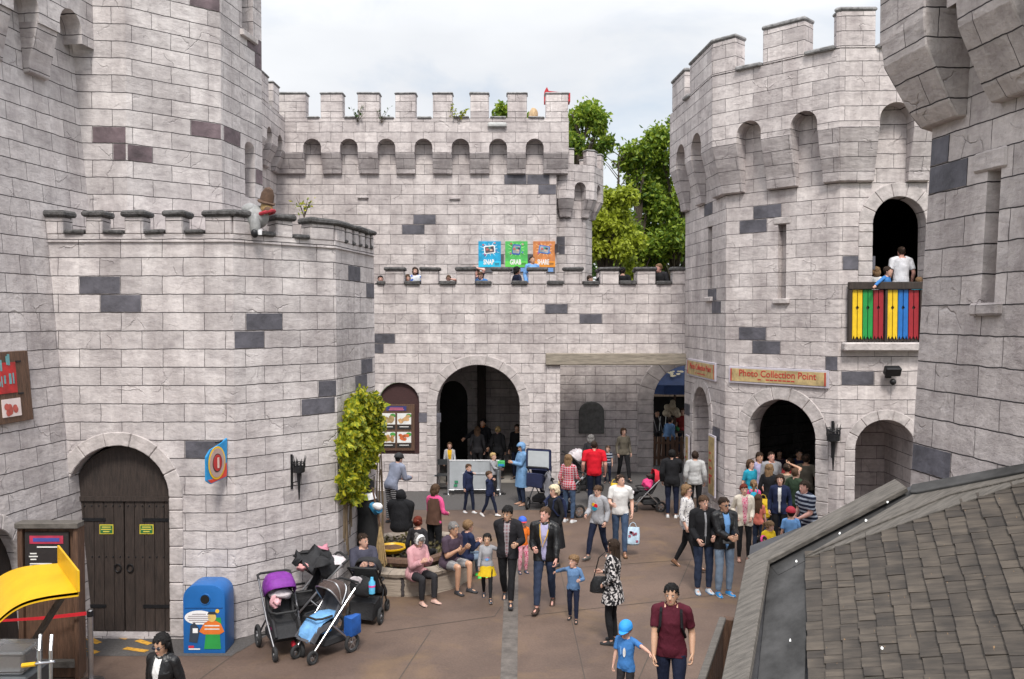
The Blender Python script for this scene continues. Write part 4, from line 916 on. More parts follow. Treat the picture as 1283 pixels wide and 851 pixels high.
# ================================================================== blue recycling bin
bx = ground(256, 819).x; by_ = ground(256, 819).y
bn_ = thing('recycling_bin', 'round-topped blue recycling bin with a cartoon worker and speech bubble', 'bin', (bx, by_, 0))
M_BLUE = mat('bin_blue', (.012, .115, .36), .38, .12, 3, .03); bwid, bh, bd = .31, 1.02, .43
prof = [(-bwid, 0), (bwid, 0), (bwid, bh - .2)] + [(bwid - .2 + .2 * math.sin(t), bh - .2 + .2 * math.cos(t)) for t in [math.pi / 2 * (1 - i / 6) for i in range(7)]][1:] + [(-bwid + .2 - .2 * math.sin(t), bh - .2 + .2 * math.cos(t)) for t in [math.pi / 2 * i / 6 for i in range(7)]]
mb = MB(); mb.prism([(x, z) for x, z in prof], bd, 0, None, (0, bd, 0)); mb.build('body', M_BLUE, bn_, bevel=.018, seg=2, smooth=True)
def D(name, pts, y, m, par=bn_): k = MB(); k.face([(x, y, z) for x, z in pts]); return k.build(name, m, par)
disc = lambda cx, cz, rx, rz_, n=20: [(cx + rx * math.cos(6.283 * i / n), cz + rz_ * math.sin(6.283 * i / n)) for i in range(n)]
mb = MB(); mb.lathe([(.085, -.002), (.078, -.012), (.06, -.006)], 20, (0.02, 0, .81), axis='Y'); mb.build('hole_rim', M_BLUE, bn_, smooth=True)
D('hole', disc(.02, .81, .066, .066), -.014, mat('hole_black', (.003, .003, .003), .9, .1, 5, 0))
mb = MB(); mb.box((0, -.002, .68), (.56, .006, .008)); mb.build('panel_seam', signmat('seam_blue', (.006, .05, .17)), bn_)
bub = D('speech_bubble', disc(-.07, .54, .215, .105, 28), -.006, M_WHITE); D('bubble_tail', [(-.05, .45), (.01, .46), (.08, .38)], -.0062, M_WHITE)
mb = MB()
for zz, ww in ((.59, .1), (.56, .16), (.53, .17), (.50, .15), (.47, .1)): mb.box((-.07, -.008, zz), (ww * 2, .002, .012))
mb.build('bubble_text', signmat('bubble_grey', (.3, .26, .28)), bn_, weld=False)
D('green_trousers', [(-.0, .07), (.25, .07), (.235, .29), (.025, .29)], -.007, signmat('print_green', (.02, .26, .05)))
D('orange_vest', [(-.07, .33), (.0, .29), (.235, .29), (.3, .33), (.25, .45), (.18, .49), (.06, .49), (0, .45)], -.008, signmat('print_orange', (.62, .15, .02)))
for zz in (.36, .41): D('vest_stripe', [(.01, zz), (.23, zz), (.23, zz + .018), (.01, zz + .018)], -.0095, signmat('print_silver', (.6, .6, .58)))
D('face', disc(.12, .545, .062, .07), -.0085, signmat('print_tan', (.62, .42, .12))); D('cap', [(.05, .585), (.19, .585), (.17, .625), (.07, .625)], -.0095, signmat('print_black', (.03, .03, .035)))
D('printed_bag', [(-.22, .18), (-.1, .16), (-.06, .36), (-.14, .47), (-.2, .42)], -.0075, signmat('print_navy', (.03, .04, .06))); D('bag_label', [(-.165, .31), (-.09, .31), (-.09, .38), (-.165, .38)], -.009, M_WHITE)
D('yellow_dot', disc(.2, .635, .03, .03), -.007, signmat('print_yellow', (.7, .42, .03))); D('green_tag', [(.17, .44), (.26, .44), (.25, .54), (.18, .54)], -.0065, signmat('print_green', (.02, .26, .05)))
D('red_logo', [(-.23, .085), (-.15, .085), (-.15, .12), (-.23, .12)], -.007, signmat('print_red', (.55, .03, .06))); D('logo_text', [(-.23, .06), (-.06, .06), (-.06, .08), (-.23, .08)], -.007, M_WHITE)

# ================================================================== kiosk corner at bottom left
KY = 11.9
kp = thing('wooden_cabinet', 'dark wooden cabinet with a price board, behind the yellow chute', 'cabinet', tuple(ground(62, 800)))
kp.location = (gx(58, 11.95), 11.95, 0)
w2 = .36; kz = zat(661, KY)
mb = MB(); mb.box((0, .12, kz / 2), (.74, .22, kz - .02)); mb.build('body', M_BROWNWOOD, kp, bevel=.008)
for sx in (-1, 1): MB().box((sx * .38, .0, kz / 2), (.07, .12, kz)).build('post', M_BROWNWOOD, kp, bevel=.008)
MB().box((0, .0, kz + .03), (.86, .2, .08)).build('top_rail', M_PLANK, kp, bevel=.01); MB().box((0, -.02, .22), (.7, .1, .1)).build('bottom_rail', M_PLANK, kp, bevel=.01)
bdm = MB().box((-.02, -.02, kz - .35), (.6, .04, .56)).build('price_board', signmat('board_black', (.022, .018, .018)), kp, bevel=.004)
for nm, cx_, cz, sx, sz, m in (('title_strip', -.02, kz - .17, .46, .11, signmat('title_crimson', (.4, .03, .07), .3)), ('title_ink', -.02, kz - .17, .36, .05, signmat('title_navy', (.05, .07, .3)))): MB().box((cx_, -.045 - (.004 if 'ink' in nm else 0), cz), (sx, .006, sz)).build(nm, m, bdm)
mb = MB(); rr = random.Random(2)
for i, (xx, zz, ww) in enumerate(((0, .27, .3), (-.2, .36, .09), (-.2, .4, .12), (-.2, .44, .08), (-.1, .5, .3), (-.12, .53, .26), (.2, .36, .05), (.2, .4, .05))): mb.box((xx, -.046, kz - zz), (ww, .004, .016))
mb.build('price_lettering', M_WTXT, bdm, weld=False); MB().box((.0, -.046, kz - .6), (.5, .004, .05)).build('pale_strip', signmat('strip_grey', (.4, .4, .42)), bdm)
# yellow chute
ch = thing('coin_chute', 'curved bright yellow chute with an upright end plate, at bottom left', 'chute', (gx(40, 10.4), 10.4, zat(740, 10.4)))
M_YEL = mat('yellow_gloss_paint', (.62, .36, .008), .35, .12, 3, .03)
def ch_pt(x, y, Y): return at(x, y, Y) - ch.location
front = [(-70, 860), (-28, 808), (0, 775), (25, 757), (55, 748), (98, 742)]; back = [(-60, 770), (-25, 742), (0, 722), (22, 712), (45, 708), (72, 706)]
mb = MB(); FR = [ch_pt(x, y, 10.0) for x, y in front]; BK = [ch_pt(x, y, 10.9) for x, y in back]; th = Vector((0, 0, -.03))
def cat(P, k=6):
    Q = [P[0] * 2 - P[1]] + P + [P[-1] * 2 - P[-2]]; out = []
    for i in range(1, len(Q) - 2):
        for j in range(k): t = j / k; a, b_, c, d = Q[i - 1:i + 3]; out.append(.5 * ((2 * b_) + (c - a) * t + (2 * a - 5 * b_ + 4 * c - d) * t * t + (3 * b_ - a - 3 * c + d) * t ** 3))
    return out + [P[-1]]
FR, BK = cat(FR), cat(BK)
mb.loft([[a, b_, b_ + th, a + th] for a, b_ in zip(FR, BK)]); mb.build('chute_sheet', M_YEL, ch, smooth=True)
mb = MB(); a, b_ = ch_pt(97, 742, 10.0), ch_pt(72, 708, 10.9); up = Vector((0, 0, .25)); tk = Vector((.03, 0, 0)); mb.loft([[a, b_, b_ + up, a + up], [a + tk, b_ + tk, b_ + up + tk, a + up + tk]]); mb.build('end_plate', M_YEL, ch, bevel=.004)
mb = MB(); mb.loft([[a + Vector((0, 0, -.05)), a, a + Vector((0, .02, 0)), a + Vector((0, .02, -.05))] for a in FR]); mb.build('front_lip', M_YEL, ch)
br_ = thing('timber_brace', 'slanting timber strut propping up the yellow chute', 'strut', (gx(60, 11.2), 11.2, 0)); p, q = at(86, 735, 10.95), ground(40, 806); q = at(40, 808, 11.3)
MB().bar(p - br_.location, q - br_.location, .085, .06).build('strut', M_PLANK, br_, bevel=.008)
# souvenir coin machine
cm = thing('coin_press', 'grey souvenir coin press with clear lid and chrome bars, bottom left corner', 'machine', (gx(-8, 9.3), 9.3, 0))
M_GREYM = mat('machine_grey', (.05, .055, .06), .45, .25, 8, .1, metal=.4)
M_GLASS = mat('clear_plastic', (.5, .5, .5), .18, 0, 5, 0, trans=.9, spec=.3)
zt = zat(842, 9.3); mb = MB(); mb.box((0, .1, zt / 2), (.75, .5, zt)); mb.build('housing', M_GREYM, cm, bevel=.02)
mb = MB(); mb.box((0, .1, zt + .13), (.62, .42, .24)); mb.build('clear_lid', M_GLASS, cm, bevel=.02)
mb = MB(); mb.lathe([(.14, 0), (.14, .05), (.05, .05), (.05, .1)], 20, (-.1, -.16, zt - .2), axis='Y'); mb.lathe([(.02, -.08), (.05, -.08), (.05, 0), (.02, 0)], 12, (.2, -.15, zt - .1), axis='Y'); mb.box((.2, -.16, zt - .3), (.16, .03, .12)); mb.box((0.1, .1, zt + .1), (.3, .2, .16)); mb.build('gears', M_STEEL, cm)
hb = thing('chrome_rail', 'bent chrome tube rail with a yellow grip beside the coin press', 'rail', (gx(50, 9.1), 9.1, 0))
for dx in (-.05, .07): MB().tube([(dx - .03, .02, 0), (dx - .02, .02, zat(815, 9.1)), (dx - .06, .12, zat(808, 9.1) + .06)], .018, 8).build('tube', M_STEEL, hb, smooth=True)
MB().tube([(-.12, 0, zat(832, 9.1)), (.1, 0, zat(829, 9.1))], .014, 8).build('cross_bar', M_STEEL, hb); MB().tube([(-.24, 0, zat(834, 9.1)), (-.1, 0, zat(832, 9.1))], .024, 8).build('grip', M_YEL, hb)
# stanchion and belt
sn_ = thing('stanchion', 'polished steel queue post in front of the wooden doors', 'post', (gx(108, 11.85), 11.85, 0))
MB().lathe([(.17, 0), (.17, .015), (.05, .03), (.036, .04), (.036, .98), (.03, .985), (.03, 1.0), (.0, 1.0)], 20).build('pole', M_STEEL, sn_, smooth=True); MB().lathe([(.042, .9), (.042, .98)], 20).build('belt_head', M_BLACK, sn_)
bl = thing('queue_belt', 'red retractable queue belt stretched from the steel post', 'belt', (gx(108, 11.85), 11.85, .94)); mb = MB(); P = [Vector((-.05, 0, 0)), Vector((-.55, -.12, -.02)), Vector((-1.1, -.25, -.015)), Vector((-1.9, -.45, .0))]
mb.loft([[p + Vector((0, 0, -h)), p + Vector((.0, -.003, -h)), p + Vector((0, -.003, h)), p + Vector((0, 0, h))] for p, h in zip(P, (.026, .022, .016, .02))]); mb.build('belt', mat('belt_red', (.5, .01, .02), .7, .1, 20, .1), bl)
# ================================================================== people: one continuous body each, clothes and hair as children
TMP = bpy.data.scenes.new('people_workshop')
def ell_loft(V, Fc, rings, n=12):
    """rings: (centre, rx, ry, ax, ay) - closed lofted lump added to V, Fc"""
    b0 = len(V)
    for c, rx, ry, ax, ay in rings:
        for k in range(n):
            t = 6.283185 * k / n; V.append(c + ax * (rx * math.cos(t)) + ay * (ry * math.sin(t)))
    m = len(rings)
    for i in range(m - 1):
        for k in range(n):
            q = (k + 1) % n; Fc.append((b0 + i * n + k, b0 + i * n + q, b0 + (i + 1) * n + q, b0 + (i + 1) * n + k))
    Fc.append(tuple(b0 + k for k in reversed(range(n)))); Fc.append(tuple(b0 + (m - 1) * n + k for k in range(n)))
def limb(V, Fc, a, b, ra, rb, mid=None):
    d = (b - a).normalized(); x = d.orthogonal().normalized(); y = d.cross(x); L = (b - a).length; rg = []
    for t in (-1, -.7, 0): q = math.sqrt(max(0, 1 - t * t)) if t > -1 else .15; rg.append((a + d * (ra * t), ra * max(q, .15), ra * max(q, .15), x, y))
    if mid: rg.append((a + d * L * .38, mid, mid, x, y))
    for t in (0, .7, 1): q = math.sqrt(max(0, 1 - t * t)); rg.append((b + d * (rb * t), rb * max(q, .15), rb * max(q, .15), x, y))
    ell_loft(V, Fc, rg, 12)
def remesh(V, Fc, vox, it=4):
    me = bpy.data.meshes.new('tmp'); me.from_pydata([tuple(v) for v in V], [], Fc); o = bpy.data.objects.new('tmp', me); TMP.collection.objects.link(o)
    r = o.modifiers.new('r', 'REMESH'); r.mode = 'VOXEL'; r.voxel_size = vox; r.adaptivity = 0
    s = o.modifiers.new('s', 'SMOOTH'); s.factor = .5; s.iterations = it
    with bpy.context.temp_override(scene=TMP, view_layer=TMP.view_layers[0]): dg = bpy.context.evaluated_depsgraph_get()
    ev = o.evaluated_get(dg).to_mesh(); n = len(ev.vertices); P = np.empty(n * 3, 'f'); ev.vertices.foreach_get('co', P)
    NR = np.empty(n * 3, 'f'); ev.vertices.foreach_get('normal', NR); m = len(ev.polygons); Q = np.empty(len(ev.loops), 'i'); ev.loops.foreach_get('vertex_index', Q)
    lt_ = np.empty(m, 'i'); ev.polygons.foreach_get('loop_total', lt_); o.evaluated_get(dg).to_mesh_clear()
    bpy.data.objects.remove(o); bpy.data.meshes.remove(me); ls = np.concatenate([[0], np.cumsum(lt_)[:-1]]); quad = lt_ == 4
    return P.reshape(-1, 3), NR.reshape(-1, 3), Q.reshape(-1, 4) if quad.all() else np.array([Q[l:l + 4] for l in ls[quad]])
def ik(S, T, a, b, pole):
    d = T - S; L = min(d.length, (a + b) * .998); L = max(L, abs(a - b) + .01); d = d.normalized(); c = (a * a + L * L - b * b) / (2 * a * L); c = max(-1, min(1, c))
    p = (pole - d * pole.dot(d)).normalized(); E = S + d * (a * c) + p * (a * math.sqrt(1 - c * c)); return E, S + d * L
CLOTH = {}
def cloth(name, col, pat=None, col2=(.5, .5, .5), rough=.85, sc=1.0):
    key = (col, pat, col2, rough)
    if key in CLOTH: return CLOTH[key]
    m, nt, b, nd, L = nodes(name); tc = nd('TexCoord'); n1 = nd('TexNoise', Scale=7.0, Detail=5.0); L(tc.outputs['Object'], n1.inputs[0])
    c = ramp(nd, L, n1.outputs[0], .3, .7, tuple(x * .8 for x in col), tuple(min(1, x * 1.15) for x in col))
    if pat in ('stripes', 'bands'):
        w = nd('TexWave', wave_type='BANDS', bands_direction='Z', wave_profile='SIN'); w.inputs['Scale'].default_value = 3.4 * sc; L(tc.outputs['Object'], w.inputs[0])
        c = mixc(nd, L, ramp(nd, L, w.outputs[0], .58, .66), c, col2)
    if pat == 'plaid':
        for dr, k in (('X', 5.5), ('Z', 5.5)):
            w = nd('TexWave', wave_type='BANDS', bands_direction=dr); w.inputs['Scale'].default_value = k; L(tc.outputs['Object'], w.inputs[0]); c = mixc(nd, L, ramp(nd, L, w.outputs[0], .55, .7, (0,) * 3, (.55,) * 3), c, col2)
    if pat in ('print', 'floral'):
        v = nd('TexVoronoi' if pat == 'floral' else 'TexNoise', Scale=26.0 * sc); L(tc.outputs['Object'], v.inputs[0]); s = v.outputs['Distance'] if pat == 'floral' else v.outputs[0]
        if pat == 'print': v.inputs['Detail'].default_value = 4
        c = mixc(nd, L, ramp(nd, L, s, .30 if pat == 'floral' else .5, .38 if pat == 'floral' else .54), c if pat == 'print' else col2, col2 if pat == 'print' else c)
    L(c, b.inputs['Base Color']); b.inputs['Roughness'].default_value = rough; b.inputs['Specular IOR Level'].default_value = .35 if rough < .7 else .15
    n2 = nd('TexNoise', Scale=16.0, Detail=3.0, Distortion=.8); mp = nd('Mapping'); mp.inputs['Scale'].default_value = (1, 1, .55); L(tc.outputs['Object'], mp.inputs[0]); L(mp.outputs[0], n2.inputs[0])
    bp = nd('Bump', Strength=.55, Distance=.03); L(n2.outputs[0], bp.inputs['Height']); L(bp.outputs[0], b.inputs['Normal']); CLOTH[key] = m; return m
def skinmat(name, col):
    if name in MATS: return MATS[name]
    m, nt, b, nd, L = nodes(name); b.inputs['Base Color'].default_value = (*col, 1); b.inputs['Roughness'].default_value = .5; b.inputs['Subsurface Weight'].default_value = .12; b.inputs['Subsurface Radius'].default_value = (.02, .008, .004); b.inputs['Subsurface Scale'].default_value = .3
    MATS[name] = m; return m
SKIN = {'fair': skinmat('skin_fair', (.56, .33, .25)), 'tan': skinmat('skin_tan', (.46, .26, .17)), 'pink': skinmat('skin_pink', (.58, .31, .25)), 'asian': skinmat('skin_warm', (.50, .30, .20)), 'brown': skinmat('skin_brown', (.25, .13, .08))}
HAIR = {k: mat('hair_' + k, c, .7, .45, 30, .6, stretch=(3, 3, .5), spec=.22) for k, c in {'black': (.010, .009, .009), 'dark': (.03, .018, .012), 'brown': (.075, .042, .024), 'light': (.19, .115, .06), 'blond': (.42, .29, .13), 'pale': (.62, .52, .36), 'red': (.13, .022, .012), 'grey': (.18, .17, .165)}.items()}
M_EYE, M_PUP, M_LIP = mat('eye_white', (.7, .68, .66), .3, .02, 5, 0), mat('eye_dark', (.02, .014, .01), .2, .05, 5, 0), mat('lips', (.38, .13, .11), .5, .1, 9, 0)
def shell(name, P, NR, Q, sel, th, m, parent, extra=None, wr=.004, sc=1.0, fuzz=0.0):
    """garment: the body's own skin over the chosen faces, moved out and turned in at its edges"""
    Qs = Q[sel]
    if len(Qs) == 0: return None
    used = np.unique(Qs); mp = np.full(len(P), -1); mp[used] = np.arange(len(used)); q = mp[Qs]; p, n = P[used], NR[used]
    g = np.random.default_rng(len(p)); w = sum(np.sin(p @ (g.normal(size=3) * (13, 13, 9) * (1 + j * .4)) + g.uniform(0, 6)) for j in range(5)); w = w * min(wr * .42, th * .2)
    if fuzz: w = w + g.normal(size=len(p)) * fuzz
    o_ = p + n * (th + w)[:, None]; E = np.concatenate([q[:, [i, (i + 1) % 4]] for i in range(4)]); key = np.sort(E, 1); k = key[:, 0].astype('i8') * 1000003 + key[:, 1]
    u, inv, cnt = np.unique(k, return_inverse=True, return_counts=True); B = E[cnt[inv] == 1]; bv = np.unique(B); im = np.full(len(p), -1); im[bv] = np.arange(len(bv)) + len(p)
    inner = p[bv] - n[bv] * .004; verts = np.concatenate([o_, inner]); skirt = np.stack([B[:, 1], B[:, 0], im[B[:, 0]], im[B[:, 1]]], 1); faces = np.concatenate([q, skirt]); mi = np.zeros(len(faces), 'i')
    mats = [m]
    if extra is not None: pass
    return npmesh(name, verts * sc, faces, mats, mi, parent)
def npmesh(name, verts, faces, mats, mi, parent, add=None):
    fl = [tuple(f) for f in faces.tolist()]; vl = verts.tolist(); mi = list(mi)
    if add:
        for av, af, am in add: b0 = len(vl); vl += [tuple(v) for v in av]; fl += [tuple(i + b0 for i in f) for f in af]; mi += [am] * len(af)
    me = bpy.data.meshes.new(name); me.from_pydata(vl, [], fl)
    for q in mats: me.materials.append(q)
    me.polygons.foreach_set('material_index', mi); me.polygons.foreach_set('use_smooth', [True] * len(fl))
    o = bpy.data.objects.new(name, me); COL.objects.link(o); o.parent = parent; return o
def hand_geo(W, dirv, fwd, side, curl, s):
    """palm, four bent fingers of unequal length and a thumb from the palm's side; W wrist, dirv along the hand"""
    z = -dirv.normalized(); y = fwd - z * fwd.dot(z); y = y.normalized() if y.length > .05 else z.orthogonal().normalized(); x = y.cross(z) ; inn = x * (-side); V, Fc = [], []
    T = lambda a, b_, c: W + (y * (-a) + inn * b_ + z * (-c)) * s      # a towards the thumb, b towards the palm side, c along the fingers
    ell_loft(V, Fc, [(T(0, 0, -.03), .025 * s, .02 * s, y, x), (T(0, 0, .01), .03 * s, .018 * s, y, x), (T(.002, .002, .055), .041 * s, .016 * s, y, x), (T(0, .003, .088), .039 * s, .012 * s, y, x)], 10)
    for i, (a, L) in enumerate(((.029, .07), (.0095, .078), (-.0105, .072), (-.029, .056))):
        p = [T(a, 0, .082)]; ang = .15 + curl * .5; bb, cc = .0, .082
        for j, f in enumerate((.45, .32, .25)): bb += L * f * math.sin(ang); cc += L * f * math.cos(ang); ang += .25 + curl * .9; p.append(T(a * (1 + .06 * j), bb, cc))
        for j in range(3): limb(V, Fc, p[j], p[j + 1], (.0095 - .001 * j) * s, (.0088 - .001 * j) * s)
    p = [T(.026, .004, .018), T(.05, .016 + curl * .01, .048), T(.052 - curl * .012, .026 + curl * .02, .082)]
    for j in range(2): limb(V, Fc, p[j], p[j + 1], (.013 - .002 * j) * s, (.011 - .002 * j) * s)
    return V, Fc
NPEOPLE = [0]
def person(label, pos, h=1.72, rz=0, lean=0, pel=(0, 0, 0), lh=None, rh=None, lf=None, rf=None, yaw=0, pitch=0, sex='m', skin='fair', hair=('short', 'brown'), hat=None, top=None, inner=None, bottom=None, skirt=None, coat=None, shoes=(.03, .03, .035), sole=None, group=None, vox=.0145, beard=None, extras=None, build=1.0, fingers=.5, roll=0):
    NPEOPLE[0] += 1
    s = h / 1.75; hs = 1.02 + max(0, 1.58 - h) * .62; root = thing('person', label, 'person', pos, R(rz), group or None); V_ = Vector
    nb = 1.75 - .228 * hs - .048; kz = nb / 1.474; fem = sex == 'f'; child = h < 1.4
    sw = (.158 if fem else .182) * (1 if not child else .88) * build; hw = .092 * (1 if not child else .92)
    pv = V_((0, 0, .95 * kz)) + V_(pel) ; ML = Matrix.Rotation(R(lean), 3, 'X') @ Matrix.Rotation(R(roll), 3, 'Y')
    U = lambda x, y, z: pv + ML @ V_((x, y, (z - .95) * kz))       # a point of the upper body, standing coordinates
    V, Fc = [], []; segs = []
    ax, ay = ML @ V_((1, 0, 0)), ML @ V_((0, 1, 0)); bl = build
    # trunk
    prof = [(.84, .10, .08, 0), (.90, .155, .112, .006), (.97, .163 if not fem else .17, .118, .004), (1.06, .143 * bl if not fem else .126, .102 * bl, -.004), (1.17, .15 * bl if not fem else .132, .108 * bl, -.008), (1.28, .166 * bl if not fem else .146, .118 * (1.04 if fem else 1), -.008), (1.38, .17 if not fem else .148, .104, .004), (1.43, .13, .082, .012), (1.475, .06, .058, .012)]
    if child: prof = [(z, rx * .9, ry * .95, y) for z, rx, ry, y in prof]
    ell_loft(V, Fc, [(U(0, y, z), rx, ry, ax, ay) for z, rx, ry, y in prof], 18); segs.append(('torso', U(0, 0, .98), U(0, 0, 1.38), .12))
    # head and neck
    nbp = U(0, .012, 1.45); hc0 = nbp + ML @ V_((0, -.012, .068)) + V_((0, -.010, 0))      # chin height centre
    HM = Matrix.Rotation(R(rz * 0 + yaw), 3, 'Z') @ Matrix.Rotation(R(lean * .35 + pitch), 3, 'X')
    hpiv = nbp + ML @ V_((0, 0, .046)); HH = lambda x, y, z: hpiv + HM @ (V_((x, y, z - .035)) * hs) + V_((0, -.008, .018))
    limb(V, Fc, nbp + V_((0, .005, -.02)), HH(0, .02, .06), .056 * (.86 if fem or child else 1), .050 * (.88 if fem or child else 1))
    hx, hy = HM @ V_((1, 0, 0)), HM @ V_((0, 1, 0)); jaw = .9 if fem or child else 1
    hp = [(0, .024, .026, -.052), (.014, .040, .044, -.042), (.04, .053 * jaw, .066, -.024), (.075, .064 * (jaw * .5 + .5), .083, -.010), (.11, .071, .092, .0), (.15, .075, .097, .006), (.185, .069, .089, .008), (.21, .052, .066, .008), (.226, .026, .034, .008), (.23, .008, .01, .008)]
    ell_loft(V, Fc, [(HH(0, y, z), rx * hs, ry * hs, hx, hy) for z, rx, ry, y in hp], 18)
    ell_loft(V, Fc, [(HH(0, -.094, .112), .006 * hs, .01 * hs, hx, hy), (HH(0, -.104, .09), .011 * hs, .014 * hs, hx, hy), (HH(0, -.106, .078), .014 * hs, .015 * hs, hx, hy), (HH(0, -.092, .07), .01 * hs, .008 * hs, hx, hy)], 8)
    for sd_ in (-1, 1): ell_loft(V, Fc, [(HH(sd_ * .072, .012, .07), .008, .008, hx, hy), (HH(sd_ * .078, .014, .095), .011, .02 * hs, hx, hy), (HH(sd_ * .079, .016, .115), .009, .017 * hs, hx, hy), (HH(sd_ * .074, .016, .125), .005, .006, hx, hy)], 8)
    segs += [('head', HH(0, 0, .07), HH(0, 0, .15), .085 * hs), ('neck', nbp, HH(0, .02, .03), .05)]
    # arms
    add = []; la, lb = .285 * kz * (.95 if child else 1), .25 * kz * (.95 if child else 1); ends = {}
    for sd_, tg, nm in ((1, lh, 'L'), (-1, rh, 'R')):
        S = U(sd_ * sw, .008, 1.405); 
        T = S + V_((sd_ * .07, -.06, -.50 * kz)) if tg is None else V_(tg)
        E, W = ik(S, T, la, lb, V_((sd_ * .35, 1.0, -.25)) if tg is None or T.z < S.z + .1 else V_((sd_ * 1, .4, -.6)))
        f = (.82 if fem or child else 1.0) * (bl * .5 + .5)
        limb(V, Fc, S, E, .052 * f, .042 * f, .049 * f); limb(V, Fc, E, W, .043 * f, .028 * f, .042 * f); limb(V, Fc, U(sd_ * sw * .45, .01, 1.425), S, .062 * f, .05 * f)
        segs += [('upper' + nm, S, E, .05), ('fore' + nm, E, W, .036)]; ends[nm] = (W, (W - E).normalized()); fwd = HM @ V_((0, 1, 0)) if False else V_((0, 1, 0))
        dv = (W - E).normalized(); fwd = V_((0, 1, 0)) if abs(dv.y) < .8 else V_((0, 0, -1))
        hv, hf = hand_geo(W, dv, fwd, sd_, fingers, (1 if not child else .86) * (1 if not fem else .92)); add.append((hv, hf, 0))
    # legs
    feet = []
    lt1, lt2 = .435 * kz, .415 * kz
    for sd_, tg, nm in ((1, lf, 'L'), (-1, rf, 'R')):
        Hp = pv + Matrix.Rotation(R(lean * .3), 3, 'X') @ V_((sd_ * hw, 0, -.02)); A = V_((sd_ * .10, .01, .085)) if tg is None else V_(tg[:3])
        K, A = ik(Hp, A, lt1, lt2, V_((sd_ * .12, -1, .05))); f = (.95 if not child else .86)
        limb(V, Fc, Hp, K, .088 * f, .056 * f, .08 * f); limb(V, Fc, K, A, .055 * f, .036 * f, .056 * f)
        fy = math.radians(tg[3]) if tg and len(tg) > 3 else sd_ * .15; pt = math.radians(tg[4]) if tg and len(tg) > 4 else 0
        FM = Matrix.Rotation(fy, 3, 'Z') @ Matrix.Rotation(pt, 3, 'X'); limb(V, Fc, A + FM @ V_((0, .015, -.045)), A + FM @ V_((0, -.12, -.055)), .032 * f, .024 * f)
        segs += [('thigh' + nm, Hp, K, .07), ('shin' + nm, K, A, .046), ('foot' + nm, A + FM @ V_((0, .01, -.045)), A + FM @ V_((0, -.12, -.055)), .028)]; feet.append((A, FM, sd_))
    P, NR, Q = remesh(V, Fc, vox * (.9 if h < 1.4 else 1), 3)
    C = P[Q].mean(1); names = [g[0] for g in segs]; D = []; TT_ = []
    for nm, a, b_, r in segs:
        a, b_ = np.array(a), np.array(b_); d = b_ - a; t = np.clip(((C - a) @ d) / (d @ d), 0, 1); D.append(np.linalg.norm(C - (a + t[:, None] * d), axis=1) / r); TT_.append(t)
    D = np.array(D); TT_ = np.array(TT_); lab = D.argmin(0); L_ = lambda *ns: np.isin(lab, [names.index(n) for n in ns]); tof = lambda n: TT_[names.index(n)]
    up = np.array(ML.inverted() @ V_((0, 0, 0))); rel = (C - np.array(pv)) @ np.array(ML); zz = rel[:, 2] / kz + .95           # standing height of trunk faces
    hrel = ((C - np.array(hpiv) - np.array((0, -.008, .018))) @ np.array(HM)) / hs + np.array((0, 0, .035)); head = L_('head', 'neck')
    # face details (part of the body mesh)
    def blob(c, r, m, n=8, k=5): 
        v, f_ = [], []; rg = [(c + HM @ V_((0, 0, -math.cos(math.pi * i / k) * r[2])), max(.1, math.sin(math.pi * i / k)) * r[0], max(.1, math.sin(math.pi * i / k)) * r[1], hx, hy) for i in range(k + 1)]; ell_loft(v, f_, rg, n); add.append((v, f_, m))
    for sd_ in (-1, 1):
        blob(HH(sd_ * .031, -.082, .117), (.014 * hs, .007 * hs, .0075 * hs), 1); blob(HH(sd_ * .031, -.0865, .117), (.0065 * hs, .005 * hs, .0066 * hs), 2); blob(HH(sd_ * .031, -.087, .133), (.018 * hs, .006, .0035 * hs), 3)
    blob(HH(0, -.088, .047), (.022 * hs, .008 * hs, .006 * hs), 4)
    hk = hair[1] if hair else 'brown'; mats = [SKIN[skin], M_EYE, M_PUP, HAIR[hk if hk not in ('pale', 'grey') else 'light'], M_LIP]
    body = npmesh('body', P * s, Q, mats, np.zeros(len(Q), 'i'), root, [([v * s for v in av], af, am) for av, af, am in add])
    # clothes
    o = {}
    if top:
        m, sleeve, hem, th = top[0], top[1], top[2], top[3]
        sel = L_('torso') & (zz > hem); sel |= (L_('thighL', 'thighR')) & (zz > hem) & (zz > .80) & (rel[:, 1] > -.17); sel |= L_('neck') & (hrel[:, 2] < -.02) & (zz < 1.475)
        for nm in 'LR': sel |= L_('upper' + nm) & (tof('upper' + nm) < (sleeve if sleeve < 1 else 2)); sel |= L_('fore' + nm) & (tof('fore' + nm) < sleeve - 1)
        neckcut = top[4] if len(top) > 4 else 1.45; sel &= ~(L_('torso', 'neck') & (zz > neckcut) & (np.abs(rel[:, 0]) < .085)); 
        if inner:        # open jacket: a strip down the chest shows what is worn below
            wd = inner[1]; frt = (rel[:, 1] < -.02) & (np.abs(rel[:, 0]) < wd * (.35 + .65 * np.clip((zz - hem) / .5, 0, 1))) & L_('torso')
            shell('shirt', P, NR, Q, L_('torso') & (zz > hem + .02) & (zz < 1.46) & (rel[:, 1] < .02), .004, inner[0], root, sc=s, wr=.001); sel &= ~frt
        o['top'] = shell(top[5] if len(top) > 5 else 'shirt', P, NR, Q, sel, th, m, root, sc=s)
